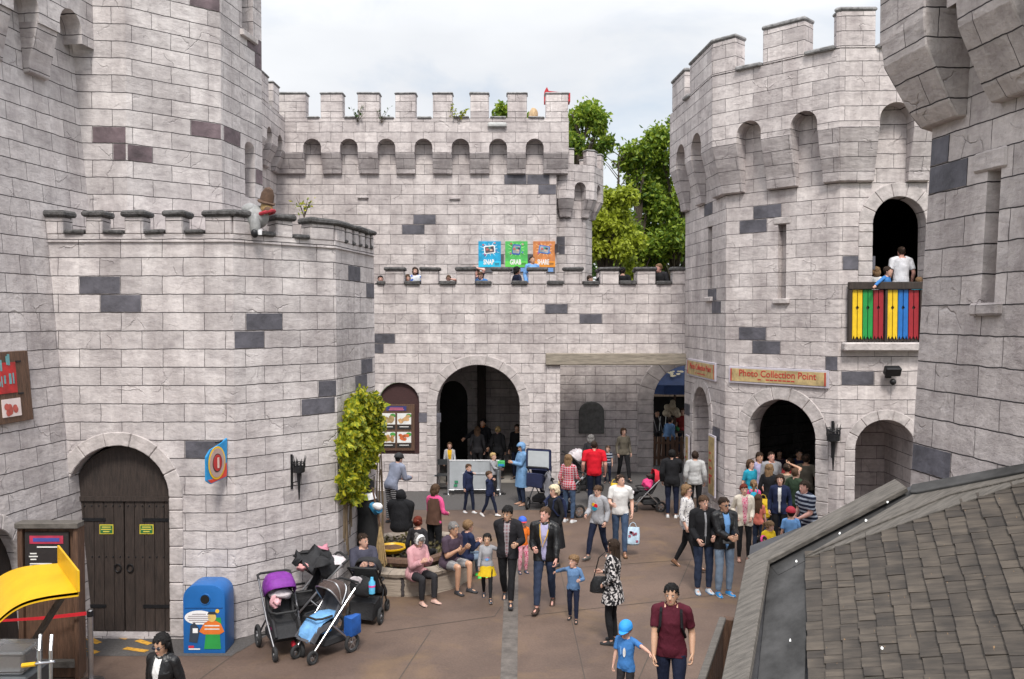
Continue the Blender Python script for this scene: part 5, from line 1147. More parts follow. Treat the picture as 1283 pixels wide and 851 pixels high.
        if o['top'] and o['top'].name.split('.')[0] in ('jacket', 'polo_shirt', 'coat', 'cardigan', 'raincoat'):
            mb = MB(); rg = []
            for i in range(15):
                a = -4.3 + 5.45 * i / 14 + (.0 if True else 0); dz = .006 * math.sin(a * 3); c0, c1 = U(.066 * math.cos(a), .016 + .062 * math.sin(a), 1.462 - .012 * math.sin(-a)), U(.088 * math.cos(a), .014 + .086 * math.sin(a), 1.455 - .022 * max(0, -math.sin(a))); t_ = ML @ V_((0, 0, .036 + dz)); rg.append([c1 * s, (c1 + t_ * .3) * s, (c0 + t_) * s, c0 * s])
            mb.loft(rg); mb.build('collar', m, o['top'], smooth=True)
    if bottom:
        m, cut, th = bottom[0], bottom[1], bottom[2]; sel = L_('thighL', 'thighR') & True; sel |= L_('torso') & (zz < (min(1.02, top[2] + .025) if top and not skirt else 1.02))
        if top and not skirt: sel &= ~((zz > top[2] + .03) & (rel[:, 1] > -.17) & (zz > .83))
        for nm in 'LR':
            if cut < 1: sel &= ~(L_('thigh' + nm) & (tof('thigh' + nm) > cut))
            else: sel |= L_('shin' + nm) & (tof('shin' + nm) < cut - 1)
        o['bottom'] = shell(bottom[3] if len(bottom) > 3 else 'trousers', P, NR, Q, sel, th, m, root, sc=s)
    def flare(name, m, z0, z1, r0, r1, ny=.75, folds=9, amp=.012, thick=.006):
        mb = MB(); n = 40; rings = []
        kN = 7
        for i in range(kN + 1):
            t = i / kN; z = z0 + (z1 - z0) * t; r = r0 + (r1 - r0) * (t ** .8); rg = []
            for j in range(n):
                a = 6.283185 * j / n; rr_ = r + amp * t * math.sin(folds * a + 2 * math.sin(a * 2) + i * .2); p = U(rr_ * math.cos(a), rr_ * ny * math.sin(a), z); rg.append(p * s)
            rings.append(rg)
        inn = [[(pv * s).lerp(p, 1) + ((pv * s) - p).normalized() * 0 + V_((0, 0, .0)) for p in rg] for rg in rings]
        rin = [[V_((p.x * (1 - .05), p.y * (1 - .05), p.z)) for p in rg] for rg in rings]
        mb.loft(rings + [rin[-1], rin[0]], caps=False); o[name] = mb.build(name, m, root, smooth=True)
    if skirt: flare(skirt[4] if len(skirt) > 4 else 'skirt', skirt[0], skirt[1], skirt[2], skirt[3][0], skirt[3][1])
    if coat: flare('coat_skirt', coat[0], coat[1], coat[2], coat[3][0], coat[3][1], folds=6, amp=.008)
    # shoes
    ms = cloth('shoe', shoes, rough=.6) if isinstance(shoes, tuple) else shoes; msole = cloth('sole', sole or (.03, .028, .026))
    for A, FM, sd_ in feet:
        mb = MB(); rg = []; k = (1 if not child else .95)
        for y, w, z1_ in ((.062, .022, -.045), (.055, .034, -.03), (.02, .040, -.005), (-.03, .040, -.01), (-.08, .043, -.035), (-.13, .044, -.048), (-.165, .036, -.052), (-.182, .018, -.058)):
            zb_ = -.084 - (.0 if y > -.1 else -.006 * (-.1 - y) / .08); pts = [(-w, zb_), (-w * 1.02, zb_ + .016), (-w * .86, zb_ + (z1_ - zb_) * .7), (-w * .45, z1_), (w * .45, z1_), (w * .86, zb_ + (z1_ - zb_) * .7), (w * 1.02, zb_ + .016), (w, zb_)]
            rg.append([(A + FM @ V_((x * k, y * k, z))) * s for x, z in pts])
        mb.loft(rg); nf = len(rg) - 1
        mb.m = [1 if (i < nf * 8 and i % 8 in (0, 6, 7)) else 0 for i in range(len(mb.f))]; mb.build('shoe', [ms, msole], root, smooth=True)
    # hair and hats
    z, y, x = hrel[:, 2], hrel[:, 1], hrel[:, 0]
    if hair and hair[0] != 'bald':
        st = hair[0]; line = .178 + .01 * np.sin(x * 160 + h * 90) - .018 * (np.abs(x) > .05); full = (z > line) | ((y > -.012) & (z > .118)) | ((y > .03) & (z > .05))
        if st in ('long', 'bob', 'bun', 'pony'): full |= (y > -.03) & (z > .08) & (np.abs(x) > .05)
        if st == 'receding': full = ((y > .0) & (z > .1)) | ((y > .03) & (z > .05)) | ((y > -.05) & (z > .2))
        th = {'short': .013, 'crop': .005, 'curly': .026, 'bob': .02, 'long': .016, 'bun': .010, 'pony': .010, 'spiky': .022, 'receding': .006}[st]
        sel = head & full
        ho = shell('hair', P, NR, Q, sel, th * (hs * .5 + .5), HAIR[hk], root, wr={'curly': .012, 'spiky': .012}.get(st, .006), sc=s, fuzz=.0055 if st not in ('crop', 'receding') else .002)
        if st in ('long', 'bob', 'pony', 'bun'):
            mb = MB(); ln = {'long': -.22, 'bob': .0, 'pony': -.12, 'bun': .1}[st]
            if st in ('long', 'bob'):
                for sx, w, yy in ((0, .072, .06), (-.062, .034, .025), (.062, .034, .025)):
                    rg = []
                    for i in range(8):
                        t = i / 7; zz_ = .16 + (ln + (0.03 if sx else 0) - .16) * t; p = HH(sx * (1 + .12 * math.sin(t * 3)), yy + .03 * math.sin(t * 2.4), zz_); rg.append([(p + hx * (w * (1 - .55 * max(0, t - .6)) * math.cos(a) * hs) + hy * (.03 * (1 - .5 * t * t) * math.sin(a))) * s for a in [6.283 * q / 12 for q in range(12)]])
                    mb.loft(rg)
            elif st == 'pony': mb.tube([HH(0, .095, .15) * s, HH(0, .135, .11) * s, HH(0, .125, .0) * s, HH(0, .11, ln) * s], [.02 * s, .032 * s, .028 * s, .008 * s], 8)
            else: mb.ball(HH(0, .115, .16) * s, .042 * s, 10, 8)
            mb.build('hair_lengths', HAIR[hk], ho or root, smooth=True, jit=.014 * s)
    if beard: shell('beard', P, NR, Q, head & (z < .062) & (z > -.01) & (y < -.01) & (np.abs(x) < .07) & ~((z > .042) & (np.abs(x) < .024)), .009, HAIR[beard], root, sc=s)
    if hat:
        kind, m = hat[0], hat[1]
        if kind == 'cap':
            ho = shell('cap', P, NR, Q, head & (z > .142 + .1 * np.clip(-y, -.02, 0)), .034, m, root, sc=s, wr=0); mb = MB(); rg = []
            for i in range(9):
                a = -1.25 + 2.5 * i / 8; q0, q1 = HH(.082 * math.sin(a), -.004 - .098 * math.cos(a), .152), HH(.088 * math.sin(a), -.0 - (.10 + .075 * max(0, math.cos(a)) ** .7) * math.cos(a), .138); dn = HM @ V_((0, 0, -.008)); rg.append([q0 * s, q1 * s, (q1 + dn) * s, (q0 + dn) * s])
            mb.loft(rg); mb.build('brim', hat[2] if len(hat) > 2 else m, ho or root, smooth=True)
        elif kind == 'hood':
            shell('hood', P, NR, Q, head & (((y > -.035) & (z > -.02)) | (z > .17)), .035, m, root, sc=s, wr=.004)
        elif kind == 'band': shell('headband', P, NR, Q, head & (np.abs(y + .02 - (z - .19) * .3) < .018) & (z > .1), .03, m, root, sc=s, wr=0)
        elif kind == 'glasses':
            mb = MB()
            for sd_ in (-1, 1):
                mb.ball(HH(sd_ * .033, -.098, .114) * s, (.026 * s, .006 * s, .02 * s), 12, 6, M=HM); mb.tube([HH(sd_ * .06, -.092, .118) * s, HH(sd_ * .08, -.01, .12) * s], .003 * s, 5)
            mb.tube([HH(-.03, -.1, .12) * s, HH(.03, -.1, .12) * s], .003 * s, 5); mb.build('glasses', m, root, smooth=True)
    if extras: extras(root, s, U, HH, ends, ML)
    return root

def shell_vest(root, s, U):
    mb = MB(); rg = []
    for z, rx, ry in ((.86, .19, .15), (1.0, .175, .145), (1.15, .165, .135), (1.3, .175, .14), (1.42, .16, .11)): rg.append([U(rx * math.cos(a), ry * math.sin(a), z) * s for a in [6.283 * q / 20 for q in range(20)]])
    mb.loft(rg); mb.build('gilet', cloth('brown_quilt', (.085, .045, .032)), root, smooth=True)
# ================================================================== greenery
def leafmat(name, lo, hi, yel=None, sc=.6):
    m, nt, b, nd, L = nodes(name); tc = nd('TexCoord'); n1 = nd('TexNoise', Scale=sc, Detail=4.0); L(tc.outputs['Object'], n1.inputs[0]); n2 = nd('TexNoise', Scale=sc * 9, Detail=1.0); L(tc.outputs['Object'], n2.inputs[0])
    c = ramp(nd, L, n1.outputs[0], .35, .65, lo, hi); c = mixc(nd, L, ramp(nd, L, n2.outputs[0], .45, .6, (0,) * 3, (.75,) * 3), c, yel or tuple(min(1, x * 1.5) for x in hi))
    out = nt.nodes['Material Output']; tr = nd('BsdfTranslucent'); ms = nd('MixShader'); ms.inputs[0].default_value = .38; L(c, b.inputs['Base Color']); L(c, tr.inputs[0]); b.inputs['Roughness'].default_value = .5; b.inputs['Specular IOR Level'].default_value = .3
    L(b.outputs[0], ms.inputs[1]); L(tr.outputs[0], ms.inputs[2]); L(ms.outputs[0], out.inputs[0]); return m
M_LEAF = leafmat('bright_spring_leaves', (.05, .105, .015), (.15, .24, .025), (.31, .38, .036)); M_LEAFD = leafmat('dark_leaves', (.02, .045, .010), (.05, .095, .016)); M_BARK = mat('bark', (.06, .045, .032), .9, .4, 6, .8, stretch=(3, 3, .5))
M_IVY = leafmat('yellow_ivy_leaves', (.06, .11, .012), (.23, .29, .022), (.58, .52, .03), 2.2)
def leaves(pts, size, rnd, droop=0.0, aspect=.62):
    """small folded leaf faces at the points given"""
    v, f = [], []
    for p in pts:
        s = size * rnd.uniform(.6, 1.3); n = Vector((rnd.gauss(0, 1), rnd.gauss(0, 1) - .3, rnd.gauss(0, 1) + .4)).normalized(); a = n.orthogonal().normalized(); a = Matrix.Rotation(rnd.uniform(0, 6.28), 3, n) @ a; a = (a + Vector((0, 0, -droop))).normalized(); b_ = n.cross(a); i = len(v)
        v += [tuple(p), tuple(p + a * s * .45 + b_ * s * aspect * .5 + n * s * .08), tuple(p + a * s), tuple(p + a * s * .45 - b_ * s * aspect * .5 + n * s * .08)]; f += [(i, i + 1, i + 2), (i, i + 2, i + 3)]
    return v, f
def leafobj(name, pts, size, m, parent, rnd, droop=0, aspect=.62):
    v, f = leaves(pts, size, rnd, droop, aspect); me = bpy.data.meshes.new(name); me.from_pydata(v, [], f); me.materials.append(m); o = bpy.data.objects.new(name, me); COL.objects.link(o); o.parent = parent; return o
def tree(label, x, Y, ytop, ybot, wpx, n, m, seed, group='trees beyond the castle walls', lobes=26, size=.34, trunk_r=.22):
    rnd = random.Random(seed); k = Y / FP; zt, zb = zat(ytop, Y), zat(ybot, Y); X = gx(x, Y); t = thing('tree', label, 'tree', (X, Y, 0), 0, group); rx = wpx * k / 2; cz, rz_ = (zt + zb) / 2, (zt - zb) / 2
    mb = MB(); trk = [Vector((0, 0, 0)), Vector((rnd.uniform(-.2, .2), 0, zb * .6)), Vector((rnd.uniform(-.3, .3), .1, cz)), Vector((rnd.uniform(-.4, .4), 0, zt - rz_ * .35))]; mb.tube(trk, [trunk_r * 1.3, trunk_r, trunk_r * .6, .04], 8); cl = []
    for i in range(lobes):
        a, e = rnd.uniform(0, 6.28), math.asin(rnd.uniform(-.75, 1)); r = rnd.uniform(.55, 1.0); wz = math.sin(e); wr = math.cos(e) ** .7 * (1 - .25 * max(0, wz)); c = Vector((rx * r * wr * math.cos(a), rx * .8 * r * wr * math.sin(a), cz + rz_ * r * wz)); cl.append((c, rnd.uniform(.22, .42) * min(rx, rz_)))
        p0 = trk[1].lerp(trk[3], max(0, min(1, (c.z - zb) / (zt - zb) * .7))); mid = p0.lerp(c, .55) + Vector((0, 0, .3)); mb.tube([p0, mid, c], [trunk_r * .35, trunk_r * .2, .02], 5)
    mb.build('trunk', M_BARK, t, smooth=True); pts = []
    for i in range(n):
        c, r = rnd.choice(cl); d = Vector((rnd.gauss(0, 1), rnd.gauss(0, 1), rnd.gauss(0, .8))).normalized() * r * rnd.random() ** .42 * (1.35 if rnd.random() < .12 else 1); pts.append(c + d)
    leafobj('crown', pts, size, m, t, rnd, .3); return t
tree('large bright green tree touching the left edge of the big right tower', 846, 44, 146, 372, 108, 19000, M_LEAF, 1, lobes=32, size=.25)
tree('broad bright tree between the turret and the largest tree', 796, 43, 190, 372, 88, 14000, M_LEAF, 11, lobes=26, size=.24)
tree('green tree rising directly behind the right end of the keep wall', 726, 40, 118, 262, 80, 5200, M_LEAF, 2, lobes=19, size=.23)
tree('low yellow green tree under the large tree, beside the turret', 762, 38, 228, 372, 80, 9000, leafmat('yellow_green_leaves', (.13, .18, .016), (.28, .32, .028)), 3, lobes=20, size=.22)
tree('dark tree crown low against the big tower, beyond the walkway', 848, 50, 225, 360, 60, 3600, M_LEAFD, 4, lobes=18)
tree('tree whose topmost leaves show through a gap in the keep battlements', 640, 42, 122, 250, 58, 2200, M_LEAF, 5, lobes=12, size=.3)
bt = thing('tree', 'thin half bare tree with few leaves beside the turret top', 'tree', (gx(768, 43), 43, 0), 0, 'trees beyond the castle walls'); mb = MB(); rnd = random.Random(9); zt = zat(180, 43); mb.tube([(0, 0, 0), (.1, 0, zt * .6), (.3, 0, zt)], [.14, .09, .015], 6); tips = []
for i in range(26):
    z = zt * rnd.uniform(.5, .97); p = Vector((.1 + .2 * z / zt, 0, z)); q = p + Vector((rnd.uniform(-1.3, 1.3), rnd.uniform(-.6, .6), rnd.uniform(.3, 1.3))); mb.tube([p, p.lerp(q, .5) + Vector((0, 0, .1)), q], [.03, .02, .006], 4); tips += [p.lerp(q, rnd.uniform(.6, 1)) for _ in range(12)]
mb.build('trunk', M_BARK, bt); leafobj('crown', tips, .2, M_LEAF, bt, rnd)
hg = tag(leafobj('far_foliage', [Vector((random.uniform(1.5, 16), random.uniform(56, 60), max(0, random.gauss(5.0, 2.6)))) for _ in range(9000)], .5, M_LEAFD, None, random.Random(12)), kind='stuff')
for i, (x, y, Y, n, lab) in enumerate(((575, 150, 27.5, 70, 'small weedy plant rooted on the keep wall above the fifth hanging arch'), (448, 151, 27.5, 26, 'sparse dry weed on the keep battlements near the left end'), (478, 152, 27.5, 18, 'tiny dry weed in a keep battlement gap left of centre'), (381, 268, 13.9, 34, 'rusty tuft growing on the low tower parapet'))):
    rnd = random.Random(i); t = thing('weed_plant', lab, 'plant', tuple(at(x, y, Y)), 0, 'weeds growing on the wall tops'); mb = MB(); pts = []
    for j in range(7): q = Vector((rnd.uniform(-.3, .3), rnd.uniform(-.1, .1), rnd.uniform(.2, .52))) * (.5 if i == 3 else 1); mb.tube([(0, 0, -.06), q * .5, q], [.008, .006, .003], 4); pts += [q * rnd.uniform(.4, 1) + Vector((rnd.uniform(-.05, .05),) * 3) for _ in range(n // 7 + 1)]
    mb.build('stem', M_BARK, t); leafobj('foliage', pts, .1 if i < 3 else .07, M_IVY if i in (0, 3) else M_LEAFD, t, rnd)

# ivy over the far corner of the low tower
iv = thing('ivy', 'yellow green climbing ivy cascading down the corner of the low tower', 'plant', (0, 0, 0)); rnd = random.Random(21); pts = []
prof_t = [(426, 552), (434, 520), (443, 500), (452, 492), (463, 497), (474, 494), (480, 510)]; prof_b = [(426, 612), (434, 622), (447, 628), (455, 618), (460, 588), (468, 568), (480, 556)]
ip = lambda pr, x: next((a[1] + (b_[1] - a[1]) * (x - a[0]) / (b_[0] - a[0]) for a, b_ in zip(pr, pr[1:]) if a[0] <= x <= b_[0]), pr[-1][1])
for i in range(2300):
    x = rnd.uniform(429, 477); ya, yb = ip(prof_t, x), ip(prof_b, x); y = ya + (yb - ya) * rnd.random() + rnd.gauss(0, 4.5); Y = 14.45 + (x - 426) / 54 * 2.0 + rnd.gauss(0, .10) - .12 * math.sin(y * .13 + x * .2); pts.append(at(x + rnd.gauss(0, 1.4), y, Y))
leafobj('foliage', pts, .14, M_IVY, iv, rnd, .5, .85); mb = MB()
for i in range(16):
    x = rnd.choice((rnd.uniform(431, 443), rnd.uniform(468, 478))); Y = 14.6 + (x - 426) / 54 * 2.0; a, b_ = at(x, rnd.uniform(560, 600), Y), at(x + rnd.uniform(-3, 3), rnd.uniform(655, 700), Y); mb.tube([a, a.lerp(b_, .5) + Vector((rnd.uniform(-.04, .04), 0, 0)), b_], .012, 5)
mb.build('stem', mat('dry_stem', (.14, .10, .06), .9, .3, 10, .3), iv)
pst = thing('lamp_post', 'slim grey post standing by the ivy at the tower corner', 'post', (gx(448, 15.9), 15.9, 0)); MB().lathe([(.09, 0), (.09, .06), (.055, .08), (.055, 2.9), (.0, 2.9)], 14).build('pole', mat('grey_metal_paint', (.25, .26, .28), .5, .15, 8, .05), pst, smooth=True); MB().lathe([(.07, 1.0), (.07, 1.06)], 14).build('collar', M_GREYM, pst)

# ================================================================== the round planter and what is in it
PX, PYY, prx, pry = -1.95, 17.05, 1.22, 1.6
pl_ = thing('planter', 'round planter with a pale stone kerb and dark soil in the middle of the court', 'planter', (PX, PYY, 0)); N = 30
circ = lambda r, z, k=N: [(math.cos(6.283185 * i / k) * prx * r, math.sin(6.283185 * i / k) * pry * r, z) for i in range(k)]
mb = MB(); mb.loft([circ(1.0, -.05), circ(1.0, .34)], caps=False); mb.loft([circ(1.02, .34), circ(1.03, .40), circ(.80, .41), circ(.79, .2)], caps=False, uvs=8); mb.build('kerb', stone('kerb_stone', (.36, .31, .25), (.29, .25, .2), .5, .42), pl_, smooth=True, jit=.012)
mb = MB(); mb.face(circ(.8, .33)); mb.build('soil', mat('dark_soil', (.03, .024, .018), .95, .5, 9, .8), pl_)
for a, b_ in (((-.7, -.9), (.3, -1.1)), ((.3, -1.1), (.85, -.3)), ((-.9, .4), (-.75, -.85))): MB().tube([(a[0], a[1], .45), (b_[0], b_[1], .46)], .09, 8).build('log', M_BROWNWOOD, pl_, smooth=True, jit=.01)
rnd = random.Random(8); mb = MB()
leafobj('leaf_litter', [Vector((rnd.uniform(-.8, .8), rnd.uniform(-1.1, 1.1), .35 + rnd.uniform(0, .14))) for _ in range(500)], .1, mat('litter_leaf', (.09, .075, .03), .9, .6, 6, .2), pl_, rnd)
ty = thing('yellow_tray', 'round yellow tray of brown bark on a low stand in the planter', 'tray', tuple(at(491, 690, 16.75)))
mb = MB(); mb.lathe([(.0, -.02), (.2, -.02), (.29, .06), (.29, .085), (.26, .085), (.19, .0)], 24); mb.build('tray', M_YEL, ty, smooth=True); mb = MB(); mb.lathe([(.0, .05), (.24, .05), (.1, .09), (0, .1)], 18); mb.build('filling', mat('bark_chips', (.12, .06, .025), .95, .6, 30, .9), ty, jit=.02)
MB().lathe([(.16, -ty.location.z + .34), (.1, -.02)], 12).build('stand', M_DARKWOOD, ty)
wf = thing('robed_figure', 'black robed scarecrow figure with white collar holding a straw broom by the ivy', 'statue', (gx(459, 15.75), 15.75, .2)); mb = MB()
n = 22; rg = []
for z, r in ((0, .24), (.3, .22), (.8, .19), (1.2, .17), (1.45, .19), (1.55, .12), (1.6, .05)): rg.append([(r * (1 + .09 * math.sin(5 * 6.283 * i / n + z)) * math.cos(6.283 * i / n), r * .85 * math.sin(6.283 * i / n), z) for i in range(n)])
mb.loft(rg); mb.build('robe', BLKF if False else mat('black_robe', (.010, .010, .011), .9, .3, 12, .4), wf, smooth=True)
MB().lathe([(.17, 1.5), (.13, 1.6), (.05, 1.64)], 16).build('collar', M_WHITE, wf, smooth=True, jit=.015); MB().lathe([(.10, 1.62), (.13, 1.72), (.11, 1.82), (.02, 1.88)], 14).build('head', mat('black_robe', (.010, .010, .011), .9, .3, 12, .4), wf, smooth=True)
MB().tube([(.1, -.1, 1.4), (.2, -.22, 1.3), (.26, -.3, 1.36)], [.07, .06, .07], 8).build('sleeve', mat('cuff_blue', (.02, .16, .30), .7, .2, 8, .2), wf, smooth=True); MB().ball((.24, -.34, 1.42), (.09, .06, .07), 10, 6).build('glove', M_WHITE, wf, smooth=True, jit=.02)
bm_ = thing('broom', 'straw besom broom with its bristles hanging down beside the black robed figure', 'broom', (gx(474, 15.5), 15.5, .2)); MB().tube([(-.12, -.02, 1.75), (.02, 0, 1.05)], .018, 6).build('handle', M_BROWNWOOD, bm_)
mb = MB(); rnd = random.Random(3)
for i in range(34): a = rnd.uniform(0, 6.28); r = rnd.uniform(.0, .12); mb.tube([(.02, 0, 1.12), (.02 + r * .6 * math.cos(a), r * .5 * math.sin(a), .75), (.03 + r * math.cos(a), r * math.sin(a), rnd.uniform(.32, .45))], .007, 4)
mb.build('bristles', mat('straw', (.36, .25, .12), .9, .3, 15, .3), bm_)

# ================================================================== barrier by the arch
ba = thing('queue_barrier', 'grey fabric queue barrier between two steel posts in front of the arch', 'barrier', (gx(594, 24.35), 24.35, 0)); bwid2 = .72
for sx in (-1, 1): MB().lathe([(.17, 0), (.17, .02), (.03, .035), (.025, .05), (.025, 1.0), (.0, 1.0)], 16, (sx * bwid2, 0, 0)).build('post', M_STEEL, ba, smooth=True)
mb = MB(); mb.loft([[(x, .012 * math.sin(x * 7), .16), (x, -.008 + .012 * math.sin(x * 7), .16), (x, -.008 + .012 * math.sin(x * 7 + .4), .94), (x, .012 * math.sin(x * 7 + .4), .94)] for x in [-bwid2 + .03 + i * (2 * bwid2 - .06) / 14 for i in range(15)]]); mb.build('banner', mat('banner_grey', (.34, .36, .38), .6, .1, 5, .1), ba)
for z in (.96, .14): MB().tube([(-bwid2, 0, z), (bwid2, 0, z)], .016, 8).build('rail', M_STEEL, ba)
for x, z, m in ((-.52, .26, 'banner_green'), (-.5, .36, 'banner_green')): MB().box((x, -.024, z), (.1, .004, .07)).build('small_mark', mat(m, (.03, .2, .1), .6, .1, 5, 0), ba)
MB().box((.0, -.024, .6), (.7, .003, .05)).build('faint_lettering', mat('banner_pale', (.45, .47, .5), .6, .2, 20, 0), ba)
bx_ = thing('toy_box', 'small green and blue box held out at the end of the grey barrier', 'box', tuple(at(628, 581, 23.9))); MB().box((0, 0, 0), (.2, .12, .16)).build('box', mat('box_green', (.05, .35, .1), .5, .3, 12, .05), bx_, bevel=.01); MB().box((0, -.062, -.03), (.16, .006, .06)).build('label_panel', mat('box_blue', (.03, .2, .5), .5, .3, 12, .05), bx_)
fc_ = thing('folding_chair', 'wire folding chair behind the left end of the grey barrier', 'chair', (gx(553, 24.95), 24.95, 0)); mb = MB()
for sx in (-1, 1):
    for a, b_ in (((sx * .2, -.2, 0), (sx * .2, .2, .85)), ((sx * .2, .22, 0), (sx * .2, -.18, .45))): MB().tube([a, b_], .012, 6).build('leg', M_STEEL, fc_)
MB().box((0, 0, .45), (.4, .36, .025)).build('seat', M_GREYM, fc_); MB().box((0, .19, .78), (.4, .02, .16)).build('backrest', M_GREYM, fc_)

# ================================================================== pushchairs
def crumple(o, a):
    for v in o.data.vertices: v.co += (mnoise.noise_vector(v.co * 9) + mnoise.noise_vector(v.co * 23) * .5) * a
def fab(name, col, r=.8, bumpy=.4): return mat(name, col, r, .22, 9, bumpy)
def stroller(label, x, Y, rz, hood, seat, frame, s=1.0, blanket=None, extras=(), hood_a=(35, 150), big=.145, group='pushchairs', rot=None, hoops=False, child=None):
    t = thing('pushchair', label, 'pushchair', (gx(x, Y), Y, 0), R(rz), group, s)
    for sx in (-1, 1):
        MB().tube([(sx * .2, -.40, .17), (sx * .24, -.1, .50), (sx * .25, .22, .82), (sx * .25, .42, 1.0)], .016, 8).build('frame', frame, t, smooth=True); MB().tube([(sx * .24, -.06, .53), (sx * .27, .18, .3), (sx * .28, .30, big)], .015, 8).build('rear_leg', frame, t, smooth=True)
        for px_, py, r in ((sx * .2, -.42, .105), (sx * .29, .31, big)):
            n = 20; tm = MB(); tm.tube([(px_, py + (r - .026) * math.cos(6.283 * i / n), r + (r - .02) * math.sin(6.283 * i / n)) for i in range(n)], .029, 8, cyc=True); w = tm.build('wheel', fab('tyre', (.02, .02, .021), .85, .1), t, smooth=True)
            rm_ = MB(); rm_.tube([(px_, py + (r - .042) * math.cos(6.283 * i / n), r + (r - .042) * math.sin(6.283 * i / n)) for i in range(n)], .008, 6, cyc=True); rm_.lathe([(.02, -.025), (.025, 0), (.02, .025)], 10, (px_, py, r), axis='X')
            for i in range(5): a = 6.283 * i / 5 + .3; rm_.bar((px_, py, r), (px_, py + (r - .04) * math.cos(a), r + (r - .04) * math.sin(a)), .014, .02)
            rm_.build('rim', M_STEEL if frame is M_STEEL else mat('rim_grey', (.3, .3, .31), .4, .1, 9, 0, metal=.5), w)
        MB().bar((sx * .2, -.42, .2), (sx * .2, -.41, .11), .05, .03).build('fork', M_BLACK, t)
    MB().tube([(-.25, .42, 1.0), (-.25, .50, 1.05), (-.2, .53, 1.06), (.2, .53, 1.06), (.25, .50, 1.05), (.25, .42, 1.0)], .02, 8).build('handlebar', fab('foam_grip', (.015, .015, .016), .7, .1), t, smooth=True)
    MB().tube([(-.28, .31, big), (.28, .31, big)], .012, 6).build('axle', M_BLACK, t)
    mb = MB(); path = [(-.42, .34), (-.38, .30), (-.26, .44), (-.02, .47), (.08, .50), (.17, .66), (.26, .86), (.30, .98)]; rg = []
    for (y, z), (y2, z2) in zip(path, path[1:] + [(path[-1][0] + .03, path[-1][1] + .1)]):
        d = Vector((0, y2 - y, z2 - z)).normalized(); n_ = Vector((0, -d.z, d.y)); rg.append([Vector((a, y, z)) + n_ * b_ for a, b_ in ((-.19, -.02), (.19, -.02), (.21, .01), (.20, .10), (.17, .10), (.15, .02), (-.15, .02), (-.17, .10), (-.20, .10), (-.21, .01))])
    mb.loft(rg); mb.build('seat', seat, t, smooth=True, jit=.006)
    MB().box((0, .06, .25), (.40, .46, .14)).build('basket', fab('basket_mesh', (.018, .018, .02), .9, .2), t, bevel=.03, jit=.01)
    mb = MB(); rg = []; pv_ = Vector((0, .14, .80))
    for r_, rr_ in ((1, .34),):
        a0, a1 = hood_a; k = 9
        for i in range(k + 1):
            a = R(a0 + (a1 - a0) * i / k); dr = Vector((0, -math.cos(a), math.sin(a))); bulge = 1 + .035 * math.cos(i * math.pi)
            rg.append([pv_ + Vector((.235 * math.copysign(abs(math.cos(q)) ** .55, math.cos(q)), 0, 0)) + dr * (.34 * bulge * abs(math.sin(q)) ** .55) for q in [math.pi * j / 14 for j in range(15)]])
    mb.loft(rg, closed=False, caps=False); hd = mb.build('hood', hood, t, smooth=True); so = hd.modifiers.new('thick', 'SOLIDIFY'); so.thickness = .012
    if hoops:
        for g in (rg[0], rg[4], rg[-1]): MB().tube(g, .012, 6).build('hoop', frame, t, smooth=True)
    MB().tube([(-.2, -.02, .66), (-.2, -.22, .66), (-.14, -.3, .66), (.14, -.3, .66), (.2, -.22, .66), (.2, -.02, .66)], .018, 8).build('bumper_bar', fab('foam_grip', (.015, .015, .016), .7, .1), t, smooth=True)
    if blanket:
        mb = MB(); rg = []
        for y, z, w in ((-.40, .36, .14), (-.34, .46, .19), (-.2, .58, .2), (0, .63, .19), (.12, .62, .15)): rg.append([(w * math.cos(q), y + .03 * math.sin(2 * q), z + .06 * math.sin(q)) for q in [6.283 * i / 14 for i in range(14)]])
        mb.loft(rg); mb.build('blanket', blanket, t, smooth=True, jit=.022)
    for nm, c, r, m in extras: mb = MB(); (mb.box(c, tuple(2 * q for q in r)) if 'bag' in nm and 'hang' not in nm else mb.ball(c, r, 16, 10)); oo = mb.build(nm, m, t, bevel=.03 if 'bag' in nm and 'hang' not in nm else 0, seg=2, smooth=True); crumple(oo, min(r) * (1.3 if 'coat' in nm or 'cloth' in nm or 'cover' in nm or nm in ('pink_blanket', 'muslin') else .5))
    return t
F_BLK = fab('pram_black', (.014, .014, .016)); F_GRY = fab('pram_grey', (.07, .07, .078)); F_PUR = fab('pram_purple', (.17, .02, .25), .7); F_NAV = fab('pram_navy', (.012, .018, .06)); F_RED = fab('pram_red', (.5, .012, .03)); F_WHT = fab('muslin', (.55, .5, .52)); F_BL = fab('blanket_blue', (.14, .33, .60)); F_ROSE = fab('blanket_rose', (.5, .2, .26)); F_BRN = fab('pram_mocha', (.06, .04, .035)); F_MAG = fab('pram_magenta', (.38, .02, .16))
stroller('purple hooded pushchair parked against the low tower', 350, 13.0, 28, F_PUR, F_BLK, mat('slate_tube', (.10, .10, .11), .4, .1, 9, 0, metal=.6), .98, None, (('muslin', (0, .02, .86), (.16, .12, .05), F_WHT), ('pink_cloth', (-.1, -.08, .78), (.1, .12, .06), fab('pale_rose', (.6, .33, .36))), ('magenta_bag', (.05, -.05, .34), (.19, .16, .07), F_MAG), ('red_strap', (.1, -.3, .17), (.035, .05, .05), F_RED)), big=.165)
stroller('silver framed pushchair with a blue blanket on its grey seat', 405, 12.85, -38, F_BRN, F_GRY, M_STEEL, .92, F_BL, (('blue_bag', (.27, .36, .42), (.08, .13, .16), fab('bag_blue', (.01, .08, .32))), ('play_mat', (.0, -.12, .42), (.2, .2, .05), fab('mat_blue', (.03, .2, .5)))), hood_a=(55, 120), hoops=True, big=.15)
